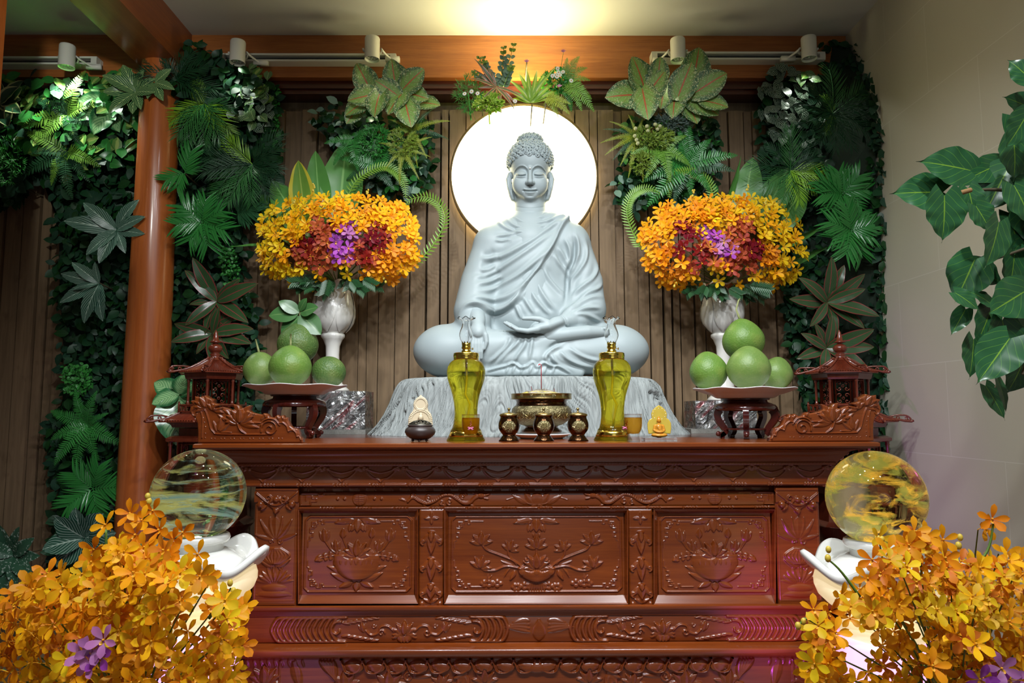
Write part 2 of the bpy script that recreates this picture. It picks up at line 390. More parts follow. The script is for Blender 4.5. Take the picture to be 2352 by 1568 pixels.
    def blur(s, n=1):
        for _ in range(n):
            h = s.h; q = np.pad(h, 1, mode='edge'); s.h = (q[:-2, 1:-1]+q[2:, 1:-1]+q[1:-1, :-2]+q[1:-1, 2:]+2*h)/6
        return s
    def build(s, name, mat, parent, W=True): 
        return MB().grid(s.verts()[:, ::-1]).obj(name, mat, parent, True, W)
    def cutout(s, poly, thick, mb=None, flip=None):
        """silhouette solid: relief front, flat back, walls; returns MB"""
        poly = np.array(poly, float); X, Y = np.meshgrid(s.x, s.y, indexing='ij'); ins = np.zeros(X.shape, bool)
        near = np.full(X.shape, 1e9); nx_ = X.copy(); ny_ = Y.copy(); n = len(poly)
        for i in range(n):
            a, b = poly[i], poly[(i+1) % n]; c = ((a[1] > Y) != (b[1] > Y)) & (X < (b[0]-a[0])*(Y-a[1])/(b[1]-a[1]+1e-12)+a[0]); ins ^= c
            d = b-a; t = np.clip(((X-a[0])*d[0]+(Y-a[1])*d[1])/(d@d+1e-9), 0, 1); qx = a[0]+t*d[0]; qy = a[1]+t*d[1]; ds = np.hypot(X-qx, Y-qy)
            m = ds < near; near[m] = ds[m]; nx_[m] = qx[m]; ny_[m] = qy[m]
        s.h *= np.clip(near/2.0, 0, 1)**.5
        v = s.verts(); cell = ins[:-1, :-1] & ins[1:, :-1] & ins[1:, 1:] & ins[:-1, 1:]
        cnt = np.zeros(ins.shape, int); cnt[:-1, :-1] += cell; cnt[1:, :-1] += cell; cnt[1:, 1:] += cell; cnt[:-1, 1:] += cell
        edge = (cnt > 0) & (cnt < 4); dx = (v[-1, 0, 0]-v[0, 0, 0])/(s.x[-1]-s.x[0]); dz = (v[0, -1, 2]-v[0, 0, 2])/(s.y[-1]-s.y[0])
        v[..., 0] += np.where(edge, (nx_-X)*dx, 0); v[..., 2] += np.where(edge, (ny_-Y)*dz, 0)
        idx = np.full(ins.shape, -1); used = cnt > 0; idx[used] = np.arange(used.sum()); N = used.sum()
        vf = v[used]; vb = vf.copy(); vb[:, 1] = s.Y+thick
        q = np.stack([idx[:-1, :-1], idx[:-1, 1:], idx[1:, 1:], idx[1:, :-1]], -1)[cell]
        e = np.concatenate([q[:, [0, 1]], q[:, [1, 2]], q[:, [2, 3]], q[:, [3, 0]]]); key = e[:, 0]*N+e[:, 1]; rk = e[:, 1]*N+e[:, 0]
        be = e[~np.isin(key, rk)]; side = np.stack([be[:, 1], be[:, 0], be[:, 0]+N, be[:, 1]+N], -1)
        vv = np.concatenate([vf, vb]); ff = np.concatenate([q, q[:, ::-1]+N, side])
        if flip is not None: vv[:, 0] = 2*flip-vv[:, 0]; ff = ff[:, ::-1]
        mb = mb or MB(); mb.add(vv, ff); return mb
def smooth(pts, n=None):
    p = np.array(pts, float); n = n or max(8, 8*(len(p)-1)); q = np.vstack([2*p[0]-p[1], p, 2*p[-1]-p[-2]]); out = []
    for t in np.linspace(0, len(p)-1-1e-6, n):
        i = int(t); f = t-i; a, b, c, d = q[i], q[i+1], q[i+2], q[i+3]
        out.append(.5*((2*b)+(c-a)*f+(2*a-5*b+4*c-d)*f*f+(3*b-a-3*c+d)*f**3))
    return np.array(out)

# ---------------------------------------------------------------- the carved altar
AX = .105; HXB = 1.05; YF = 2.62; YBK = 2.98
def zz(py, off): return P(1232, py, YF-off).z
ZT = zz(1017, .14)
altar = thing('carved_altar', 'long carved red brown wooden altar cabinet carrying the offerings', 'altar', (AX, (YF+YBK)/2, 0))
def ring_loft(name, prof, mat, hx=HXB, close=True, yb=YBK):
    mb = MB(); rings = []
    for off, z in prof:
        x0, x1, y0 = AX-hx-off, AX+hx+off, YF-off
        rings.append([(x0, yb, z), (x0, y0, z), (x1, y0, z), (x1, yb, z)])
    v = np.array(rings, float); 
    # hard corners: split sides
    for k in range(3): mb.grid(v[:, k:k+2][:, ::-1])
    n = len(v)
    mb.add([*v[-1]], [(0, 1, 2, 3)]); mb.add([*v[0]], [(3, 2, 1, 0)])
    mb.grid(v[:, [0, 3]])
    return mb.obj(name, mat, altar, 'a', W=True)
def arc(o0, z0, o1, z1, n=8, bulge=1):   # quarter-round between two profile points
    t = np.linspace(0, PI/2, n)
    return [(o0+(o1-o0)*(math.sin(a) if bulge > 0 else 1-math.cos(a)), z0+(z1-z0)*(1-math.cos(a) if bulge > 0 else math.sin(a))) for a in t]
ring_loft('tabletop', [(.115, zz(1032, .115))]+[(.14, zz(1029, .14)), (.145, zz(1026, .14)), (.145, zz(1019, .14)), (.14, ZT)], M['altar'])
ring_loft('cornice', [(.04, zz(1066, .04)), (.045, zz(1060, .045)), (.05, zz(1056, .05)), (.06, zz(1048, .06))]+arc(.065, zz(1046, .065), .11, zz(1034, .11), 8, -1)+[(.115, zz(1033, .115))], M['altar'])
# rope band
def band(name, x0, y0, x1, y1, off, fn, mat=None, res=1.0, blur=1, thick=True):
    r = Relief(x0, y0, x1, y1, YF-off, res); fn(r)
    if blur: r.blur(blur)
    return r.build(name, mat or M['altar'], altar)
def rope(r):
    x0, y0, x1, y1 = r.r; ym = (y0+y1)/2
    for x in np.arange(x0+3, x1, 7.2): r.petal(x-4, y1-1, 58, 13, 6, 2.0, bend=.12)
fx0, fx1 = 547, 1917
band('rope_band', fx0-2, 1059, fx1+2, 1069, .045, rope)
def frieze(r):
    x0, y0, x1, y1 = r.r
    r.h += 1.5*np.sin(np.clip((r.y-y0)/(y1-y0), 0, 1)*PI)[None]
    for k in range(-1, 16):
        c = 603.7+89.8*k
        for sg in (1, -1):
            r.curve([(c+sg*43, y0+0), (c+sg*35, y0+6), (c+sg*30, y0+16), (c+sg*17, y0+27), (c+sg*6, y0+31), (c, y0+38)], 3.4, 2.2, base=1.2)
            r.curve([(c+sg*36, y0+2), (c+sg*28, y0+9), (c+sg*14, y0+14), (c, y0+17)], 2.6, 1.8, base=1.2)
            r.petal(c+sg*44, y0+13, sg*-25, 15, 7, 2.4, base=1.0); r.disc(c+sg*31, y0+7, 4.5, 3.2, base=.6); r.spiral(c+sg*37, y0+5, 4.5, 1, 2.2, 2.6, base=1)
        for u in np.linspace(-1, 1, 1): r.petal(c, y0+36, 180, -24, 34, 1.4, base=1.2)
band('lotus_frieze', fx0, 1068, fx1, 1109, .033, frieze)
def bead(r):
    x0, y0, x1, y1 = r.r; ym = (y0+y1)/2; h = (y1-y0)*.95
    x = x0+4; k = 0
    while x < x1-10:
        r.stroke([(x, ym), (min(x+47, x1-3), ym)], h*.8, h*.42); x += 52
        for j in range(4):
            if x < x1-4: r.disc(x+3, ym, 3.4, 3.4); x += 7
        x += 3
band('bead_moulding', fx0, 1108, fx1, 1116, .035, bead, res=.9, blur=0)
ring_loft('frieze_core', [(.02, zz(1116, .02)), (.033, zz(1115, .03)), (.033, zz(1062, .03)), (.02, zz(1060, .02))], M['altar'])
# cabinet core
ring_loft('cabinet', [(-.02, zz(1420, 0)), (-.02, zz(1112, 0))], M['altar'])
def greek(r):
    x0, y0, x1, y1 = r.r; r.plate(x0, y0, x1, y1, 1.2)
    x = x0+6
    while x < x1-30:
        r.stroke([(x, y0+3), (x+14, y0+3)], 1.6, 1.5, base=1); r.stroke([(x+17, y1-3), (x+17, y0+4), (x+35, y0+4), (x+35, y0+8), (x+22, y0+8)], 1.6, 1.5, base=1); x += 38.5
band('key_border', 684, 1117, 1782, 1129, -.015, greek, res=.9, blur=0)
def dragon(r, cx, sg):
    f = lambda pts: [(cx+sg*a, b) for a, b in pts]
    body = f([(-92, 1152), (-80, 1142), (-66, 1150), (-48, 1156), (-30, 1150), (-12, 1138), (6, 1136), (22, 1146), (36, 1155), (50, 1154), (60, 1144), (70, 1138)])
    r.stroke(smooth(body, 90), 4, 3.2, w2=9)
    for q in smooth(body, 46): r.disc(q[0], q[1]-3, 2.2, 3.6)
    r.disc(cx+sg*76, 1137, 9, 4.6, ry=7); r.petal(cx+sg*80, 1138, sg*72, 18, 7, 4); r.petal(cx+sg*80, 1142, sg*104, 15, 5, 3.6); r.disc(cx+sg*77, 1134, 2.2, 6)
    for a in (-60, -35, -80): r.petal(cx+sg*72, 1136, sg*a, 20, 5, 3, bend=.3*sg)
    for (a, b, rr) in ((-78, 1136, 7), (-44, 1141, 8), (4, 1150, 9), (34, 1138, 7), (-14, 1153, 6)):
        r.spiral(cx+sg*a, b, rr, 1.2, 3, 2.8, a0=90*sg, d=sg)
    for (a, b, g) in ((-95, 1150, -70), (-98, 1146, -95), (-58, 1157, 120), (-20, 1156, 100), (14, 1133, -50), (50, 1158, 110), (44, 1137, -40)):
        r.petal(cx+sg*a, b, sg*g, 15, 5, 2.6, bend=.2*sg)
def topband(r):
    x0, y0, x1, y1 = r.r; r.plate(x0, y0, x1, y1, 2.0, 3); r.h += 1.4*np.sin(np.clip((r.y-y0)/(y1-y0), 0, 1)*PI)[None]
    b = 3.0
    for cx, sg in ((1028, 1), (1436, -1)): 
        h0 = r.h.copy(); r.h *= 0; dragon(r, cx, sg); r.h = h0+r.h
    h0 = r.h.copy(); r.h *= 0; c = 1232
    for sg in (1, -1):
        r.curve([(c+sg*70, 1147), (c+sg*44, 1141), (c+sg*20, 1156), (c, 1158)], 2.2, 2); r.petal(c+sg*22, 1156, sg*70, 40, 12, 2, bend=-.2*sg); r.petal(c+sg*8, 1157, sg*42, 36, 16, 2.2, bend=-.15*sg)
    r.petal(c, 1157, 0, 26, 40, 2.6); r.petal(c, 1161, 90, 14, 5, 2.5); r.petal(c, 1161, -90, 14, 5, 2.5)
    for cx in (826, 1640):
        r.disc(cx, 1144, 16.5, 1.6, flat=True)
        for k in range(5): r.stroke([(cx-11+abs(k-2)*2, 1134+k*5), (cx+11-abs(k-2)*2, 1134+k*5)], 1.8, 1.6, base=1.5)
        r.stroke([(cx, 1131), (cx, 1157)], 1.8, 1.6, base=1.5)
        for d in (-50, -34, 34, 50): r.disc(cx+d, 1144, 3.4, 3)
    for ex, sg in ((692, 1), (1775, -1)):
        f = lambda P_: [(ex+sg*a, b) for a, b in P_]
        r.stroke(f([(0, 1160), (0, 1131), (40, 1131), (40, 1136), (50, 1136), (50, 1130), (78, 1130)]), 2.2, 2)
        r.stroke(f([(0, 1158), (22, 1158), (22, 1150), (36, 1150), (36, 1143), (26, 1143), (26, 1137), (12, 1137), (12, 1148)]), 2.2, 2)
    r.h = h0+r.h
band('dragon_band', 684, 1129, 1782, 1163, .0, topband)
band('bead_moulding', 684, 1162, 1782, 1169, .012, bead, res=.9, blur=0)
# panels
def fret(r, x, y, sx, sy):
    f = lambda P_: [(x+sx*a, y+sy*b) for a, b in P_]
    r.stroke(f([(0, 46), (0, 38), (6, 38), (6, 28), (0, 28), (0, 18), (10, 18), (10, 8), (18, 8), (18, 0), (26, 0), (26, 8), (32, 8), (32, 2), (62, 2)]), 2.2, 2.4)
    r.stroke(f([(4, 4), (4, 14), (14, 14), (14, 4), (4, 4)]), 2.2, 2.4)
    r.stroke(f([(-5, 62), (-5, 48), (-2, 46)]), 2.6, 2.0)
def hang(r, c, y):
    for sg in (1, -1):
        r.petal(c+sg*8, y+1, sg*100, 46, 15, 3.4, rib=.8)
        for k in range(4): r.petal(c+sg*(12+k*9), y+1, sg*(150-6*k), 13-k, 8, 3)
        r.petal(c+sg*7, y+10, sg*160, 20, 12, 4); r.petal(c+sg*16, y+12, sg*170, 18, 10, 3)
    r.petal(c, y+1, 180, 30, 20, 5, mode='set')
def side_panel(r, c):
    x0, y0, x1, y1 = r.r
    r.frame(x0+8, y0+8, x1-8, y1-8, 4, 3.5, 9)
    for (a, sx) in ((x0+18, 1), (x1-18, -1)): fret(r, a, y0+17, sx, 1); fret(r, a, y1-17, sx, -1)
    hang(r, c, y0+14)
    y = 1290; H = 6
    for sg in (1, -1):
        r.curve([(c+sg*30, y-16), (c+sg*55, y-24), (c+sg*70, y-42), (c+sg*72, y-46)], 3.4, 3); r.bud(c+sg*74, y-46, 30, sg*6)
        r.curve([(c+sg*20, y-22), (c+sg*30, y-46), (c+sg*33, y-54)], 3, 3); r.petal(c+sg*33, y-54, 0, 22, 15, 5)
        r.curve([(c+sg*26, y-18), (c+sg*46, y-28)], 3, 3); r.bud(c+sg*47, y-24, 26, sg*8)
        r.leafs([(c+sg*26, y-10), (c+sg*56, y-14), (c+sg*84, y-8)], 5, 16, 12, 3.6, 50)
        r.petal(c+sg*82, y-10, sg*120, 16, 14, 4); r.petal(c+sg*44, y-8, sg*150, 18, 12, 3.6)
        r.petal(c+sg*30, y+30, sg*48, 42, 15, 3.4, bend=.25*sg); r.petal(c+sg*12, y+42, sg*82, 50, 18, 4, bend=-.2*sg); r.petal(c+sg*8, y+46, sg*112, 34, 15, 4.4)
    # bowl
    g = r.win(c-52, c+52, y-18, y+42); sl, X, Y = g; t = (Y-(y-16))/56; wd = 42*np.sqrt(np.clip(1-np.clip(t, 0, 1)**1.8, 0, 1))+14*(t > .0); k = np.abs(X-c)/wd
    r.put(sl, 8.5*np.sqrt(np.clip(1-k*k*.92, 0, 1)), (k < 1) & (t > 0) & (t < 1), 'set')
    for k in range(-3, 4): r.petal(c+k*11, y-14, 180-k*3, 20, 13, 3, base=7.2-abs(k)*.9, mode='max')
    for k in (-2, -1, 0, 1, 2): r.petal(c+k*15, y-12, k*22, 16, 22, 2.5, base=5-abs(k)*.6)
    r.lotus(c, y-14, 38, 0, 5.5, base=3, n=7); r.petal(c, y+46, 180, 22, 18, 5)
def centre_panel(r, c):
    x0, y0, x1, y1 = r.r
    r.frame(x0+8, y0+8, x1-8, y1-8, 4, 3.5, 9)
    for (a, sx) in ((x0+18, 1), (x1-18, -1)): fret(r, a, y0+17, sx, 1); fret(r, a, y1-17, sx, -1)
    hang(r, c, y0+14)
    for sg in (1, -1):
        r.stroke(smooth([(c+sg*30, 1305), (c+sg*52, 1288), (c+sg*90, 1272), (c+sg*115, 1262), (c+sg*126, 1248)], 40), 5, 4, w2=3.2)
        r.stroke(smooth([(c+sg*40, 1304), (c+sg*70, 1300), (c+sg*95, 1309), (c+sg*120, 1309), (c+sg*130, 1302)], 40), 5, 4, w2=3)
        r.stroke(smooth([(c+sg*46, 1296), (c+sg*62, 1278), (c+sg*66, 1262)], 20), 3.6, 3.4)
        r.lotus(c+sg*127, 1250, 31, 0, 4.6); r.lotus(c+sg*130, 1304, 30, -sg*16, 4.6); r.lotus(c+sg*62, 1264, 25, -sg*20, 4.2)
        r.petal(c+sg*60, 1304, sg*130, 26, 6, 3, bend=.3*sg); r.petal(c+sg*54, 1298, sg*80, 30, 6, 3, bend=-.2*sg); r.petal(c+sg*50, 1310, sg*170, 24, 12, 5, bend=-.3*sg)
        for (a, b, n) in ((112, 1340, 7), (46, 1348, 6), (26, 1346, 5), (90, 1340, 4)):
            for k in range(n): r.disc(c+sg*(a+8*math.cos(k*2*PI/n)*(1.6 if n > 6 else 1)), b+5*math.sin(k*2*PI/n), 5.2, 3.4)
        for k in (-1, 1): r.petal(c+sg*110, 1332, 20*k, 14, 4, 2.6, bend=.3)
    for k in (-3, -2, -1, 0, 1, 2, 3): r.petal(c+k*3.5, 1330, 180-k*5, 32, 6, 3.5)
    g = r.win(c-46, c+46, 1300, 1336); sl, X, Y = g; t = (Y-1302)/33; wd = 38*np.sqrt(np.clip(1-np.clip(t, 0, 1)**1.7, 0, 1))+6; k = np.abs(X-c)/wd
    r.put(sl, 9*np.sqrt(np.clip(1-k*k*.9, 0, 1)), (k < 1) & (t > 0) & (t < 1), 'set')
    for k in (-2, 2, -1, 1, 0): r.petal(c+k*4, 1308, k*42, 34, 18, 3, base=7-abs(k), mode='max'); r.disc(c+k*16, 1312, 9, 2.6, base=7.5-abs(k)*1.2)
    r.stroke([(c, 1280), (c, 1262)], 4, 4); r.lotus(c, 1305, 38, 0, 6, base=3, n=7); r.lotus(c, 1260, 31, 0, 5)
    for k in (-7, 0, 7): r.petal(c+k, 1234, k*.6, 9, 3, 4)
for nm, x0, x1, fn, c in (('carved_panel', 693, 952, side_panel, 820), ('carved_panel', 1030, 1434, centre_panel, 1232), ('carved_panel', 1511, 1772, side_panel, 1640)):
    r = Relief(x0, 1178, x1, 1366, YF-.004, .95); fn(r, c); r.blur(1); o = r.build(nm, M['altar'], altar)
    if c == 1232: o['label'] = 'wide centre panel carved with a lotus vase'
# sloping frames round each panel
def pframe(x0, x1, y0, y1, X0, X1, Y0, Y1):
    mb = MB(); a = [P(*p, YF-.004) for p in ((x0, y0), (x1, y0), (x1, y1), (x0, y1))]; b = [P(*p, YF-.03) for p in ((X0, Y0), (X1, Y0), (X1, Y1), (X0, Y1))]
    c = [P(*p, YF-.026) for p in ((X0+3, Y0+3), (X1-3, Y0+3), (X1-3, Y1-3), (X0+3, Y1-3))]; d = [P(*p, YF+.01) for p in ((X0, Y0), (X1, Y0), (X1, Y1), (X0, Y1))]
    for u, w in ((a, c), (c, b), (b, d)):
        for k in range(4): mb.add([u[k], u[(k+1) % 4], w[(k+1) % 4], w[k]], [(3, 2, 1, 0)])
    mb.obj('panel_frame', M['altar'], altar, False, W=True)
for q in ((693, 952, 1178, 1366, 684, 961, 1169, 1386), (1030, 1434, 1178, 1366, 1020, 1443, 1169, 1387), (1511, 1772, 1178, 1366, 1501, 1782, 1169, 1388)): pframe(*q)
# stiles between the panels
def stile(r):
    x0, y0, x1, y1 = r.r; c = (x0+x1)/2; r.plate(x0, y0, x1, y1, 2, 3)
    for a in (0, 90, 180, 270): r.petal(c, 1190, a, 17 if a % 180 else 15, 9, 4.5, base=1.5)
    r.stroke([(x0+2, 1212), (x1-2, 1212)], 2, 1.5, base=2)
    for y in (1222, 1283, 1342):
        L = 52 if y < 1330 else 34
        r.petal(c, y, 180, L, 22, 7, base=2); r.petal(c, y-3, 180, L*.5, 12, 3, base=8); r.disc(c, y, 9, 6, ry=4, base=1)
        for sg in (1, -1): r.petal(c+sg*6, y+4, sg*158, 30, 13, 4.5, base=1.5, bend=-.3*sg); r.spiral(c+sg*19, y+22, 7, 1, 5, 5, a0=90, d=-sg, base=1)
    for sg in (1, -1): r.petal(c, 1384, sg*60, 20, 9, 4, base=1.5)
    r.petal(c, 1386, 0, 22, 14, 5, base=1.5); r.disc(x0+8, 1386, 6, 5); r.disc(x1-8, 1386, 6, 5)
for x0, x1 in ((962, 1019), (1444, 1500)): band('stile', x0, 1169, x1, 1391, .012, stile)
def pilaster(r):
    x0, y0, x1, y1 = r.r; c = (x0+x1)/2; r.plate(x0, y0, x1, y1, 3, 3)
    r.stroke([(x1-5, 1160), (x1-5, y1-14)], 2, 2, base=2); r.stroke([(x0+5, 1160), (x0+5, y1-14)], 2, 2, base=2); r.stroke([(x0+5, y1-14), (x1-5, y1-14)], 2, 2, base=2)
    r.plate(x0, 1118, x1, 1128, 7, 2); 
    g = r.win(x0, x1, 1128, 1180); sl, X, Y = g; lim = 1158+13*np.cos((X-c)/46*PI)**2*np.sign(1); m = Y < 1150+18*(1-np.abs(X-c)/50)+5*np.cos((X-c)/9)
    r.put(sl, np.full(m.shape, 7.0), m, 'max')
    for sg in (1, -1):
        r.curve([(c+sg*46, 1132), (c+sg*36, 1140), (c+sg*24, 1150), (c+sg*10, 1158), (c, 1160)], 4, 4, base=7); r.disc(c+sg*36, 1158, 8, 6, base=7); r.spiral(c+sg*18, 1143, 7, 1.1, 4, 5, base=7, d=sg); r.petal(c+sg*6, 1140, sg*150, 18, 9, 5, base=7); r.petal(c+sg*22, 1160, sg*130, 18, 9, 4, base=7)
        r.petal(c+sg*2, 1236, sg*30, 50, 11, 4, bend=-.3*sg, base=2); r.petal(c+sg*3, 1238, sg*52, 56, 13, 4.5, bend=-.28*sg, base=2); r.petal(c+sg*4, 1241, sg*78, 48, 12, 4.5, bend=-.1*sg, base=2); r.spiral(c+sg*10, 1244, 6, 1, 3.4, 4, base=2, d=sg)
        for k, a in enumerate((10, 28, 46, 64)): r.petal(c+sg*4*k, 1336, sg*a, 36-k*2, 12, 3.4, base=2+k*.2, bend=-.1*sg)
        r.petal(c+sg*8, 1338, sg*82, 38, 10, 3, base=2); r.spiral(c+sg*13, 1304, 5, 1, 3, 3, base=2, d=sg)
    r.petal(c, 1166, 180, 14, 14, 6, base=7); r.disc(c, 1146, 8, 8, base=6)
    r.petal(c, 1238, 0, 52, 42, 3.5, base=2, tip=.6); r.petal(c, 1192, 0, 12, 6, 2.5, base=2)
    for k in range(-3, 4): r.petal(c+k*1.5, 1302, k*24, -(-36), 12, 4, base=3, bend=-.22*np.sign(k)) if k else None
    r.disc(c, 1276, 34, 5.5, ry=19, base=2)
    for k in range(-4, 5): r.curve([(c+k*3, 1259), (c+k*8.2, 1276), (c+k*3, 1294)], 4.5, 2.2, base=6.6-abs(k)*.5)
    r.plate(c-12, 1295, c+12, 1301, 5); r.petal(c, 1308, 180, 22, 16, 4, base=2)
    r.disc(c, 1350, 30, 4, ry=9, base=2); r.disc(c, 1364, 40, 4, ry=8, base=2); r.plate(c-42, 1364, c+42, 1369, 4)
for x0, x1 in ((583, 684), (1783, 1884)): band('corner_pilaster', x0, 1116, x1, 1392, .018, pilaster)
# lower mouldings and carved bands
ring_loft('sill_moulding', [(.0, zz(1412, .0)), (.03, zz(1411, .02)), (.03, zz(1402, .02))]+arc(.032, zz(1401, .03), .05, zz(1394, .04), 6)+[(.05, zz(1391, .04)), (.04, zz(1389, .04)), (.0, zz(1388, .0))], M['altar'], hx=HXB-.045)
def wave(r):
    x0, y0, x1, y1 = r.r; ym = (y0+y1)/2; hh = (y1-y0)/2; r.plate(x0, y0, x1, y1, 1.2, 2); h0 = r.h.copy(); r.h *= 0
    def feather(xs, sg, ln):   # feathered arcs opening towards sg
        for k in range(11):
            x = xs-sg*k*13.5; r.curve([(x+sg*26, y0+3), (x+sg*6, y0+6), (x-sg*5, ym-8), (x-sg*7, ym), (x-sg*5, ym+8), (x+sg*6, y1-6), (x+sg*24, y1-3)], 9, 5.4) if k < ln else None
        r.spiral(xs+sg*8, ym, 20, .8, 7, 6, a0=-70 if sg > 0 else 250, d=-sg if sg > 0 else 1)
        for sy in (1, -1):
            for k in range(6): r.petal(xs+sg*(16+k*13), ym+sy*(hh*.5+k*2.3), sg*(90+sy*-8), 22, 7, 4, bend=0)
    feather(768, 1, 11); feather(1100, -1, 0); feather(1372, 1, 0); feather(1696, -1, 11)
    for k in range(5): 
        for xs, sg in ((1100, -1), (1372, 1)):
            x = xs-sg*k*14-sg*4; r.curve([(x+sg*24, y0+3), (x+sg*5, y0+7), (x-sg*4, ym), (x+sg*5, y1-7), (x+sg*24, y1-3)], 8, 5)
    for sg in (1, -1):
        for k in range(4): r.petal(1236+sg*20, ym+8-k*9, sg*(70+6*k), 60-k*6, 12, 3, bend=.15*sg)
    r.petal(1236, y1-4, 0, 50, 30, 4)
    for c in (928, 1520):
        r.lotus(c, ym+12, 34, 0, 5, n=7)
        for sg in (1, -1):
            r.petal(c, ym+6, sg*118, 32, 13, 4); r.curve([(c+sg*24, ym+4), (c+sg*38, ym-8), (c+sg*54, ym-6), (c+sg*60, ym+8), (c+sg*76, ym+12), (c+sg*88, ym+2)], 4.5, 4); r.spiral(c+sg*52, ym+8, 8, 1.1, 4, 4, d=sg); r.bud(c+sg*92, ym+6, 24, sg*16, 3.5); r.spiral(c+sg*70, ym-8, 5, 1, 3, 3)
        for k in (-1, 0, 1): r.petal(c+k*12, ym+14, 180+k*20, 18, 16, 5)
    r.h += h0; r.h += 3.0*np.sin(np.clip((r.y-y0)/(y1-y0), 0, 1)*PI)[None]
band('wave_band', 566, 1411, 1886, 1474, .022, wave, res=1.1)
ring_loft('base_moulding', [(.0, zz(1512, .0)), (.03, zz(1511, .03)), (.05, zz(1508, .05))]+arc(.052, zz(1507, .052), .072, zz(1497, .07), 6)+arc(.072, zz(1494, .07), .03, zz(1478, .03), 8, -1)[:-1]+[(.028, zz(1475, .03)), (.0, zz(1474, .0))], M['altar'], hx=HXB-.05)
ring_loft('wave_core', [(.0, zz(1480, 0)), (.02, zz(1478, .02)), (.02, zz(1408, .02)), (.0, zz(1406, 0))], M['altar'], hx=HXB-.02)
def skirt(r):
    x0, y0, x1, y1 = r.r; r.plate(x0, y0, x1, y1+5, 1.2, 2)
    c = 1232; n = 14
    for k in range(-n, n+1):
        if k == 0: continue
        sg = 1 if k > 0 else -1; x = c+(k-sg*.5)*49.5
        if abs(x-c) < 470:
            r.disc(x, y0+16, 24, 9, ry=15); r.disc(x-sg*6, y0+19, 17, 3, ry=11, base=7.5); r.disc(x+sg*3, y0+14, 20, 10, ry=9)
            r.curve([(x-sg*20, y0+1), (x-sg*14, y0+22), (x, y0+31), (x+sg*18, y0+28), (x+sg*25, y0+12), (x+sg*30, y0)], 4, 3, base=8)
    r.disc(c, y0+17, 27, 10, ry=16); r.disc(c, y0+20, 19, 3, ry=11, base=9)
    for sg in (1, -1):
        for (a, b, S, g) in ((120, 1566, 36, 0), (220, 1572, 32, 8), (340, 1578, 46, 0), (440, 1574, 40, 6)): r.lotus(c+sg*a, b, S, sg*g, 6)
        for k in range(6): r.petal(c+sg*(160+k*2), 1546, sg*(40+k*34), 30, 18, 6, base=2)
        r.spiral(c+sg*295, 1552, 13, 1.6, 6, 5, d=sg); r.petal(c+sg*305, 1554, sg*84, 48, 12, 5); r.petal(c+sg*285, 1554, -sg*84, 48, 12, 5)
        for k in range(5): r.petal(c+sg*(500-k*8), y0+2, sg*(-140-8*k), 50, 14, 7, base=1)
        r.lotus(c+sg*625, 1566, 46, 0, 7, n=7)
        r.stroke([(c+sg*590, y0+4), (c+sg*590, y1)], 4, 5); r.petal(c+sg*560, y0+4, sg*-164, 70, 26, 6)
        for k in range(9): r.petal(c+sg*(540+k*16), y0+1, 180+sg*18, 18, 7, 4)
r = Relief(560, 1511, 1904, 1640, YF-.03, 1.15); skirt(r); r.blur(1); r.build('carved_skirt', M['altar'], altar)
ring_loft('plinth', [(.0, .0), (.02, .0), (.02, zz(1513, .02)), (0, zz(1512, 0))], M['altar'])
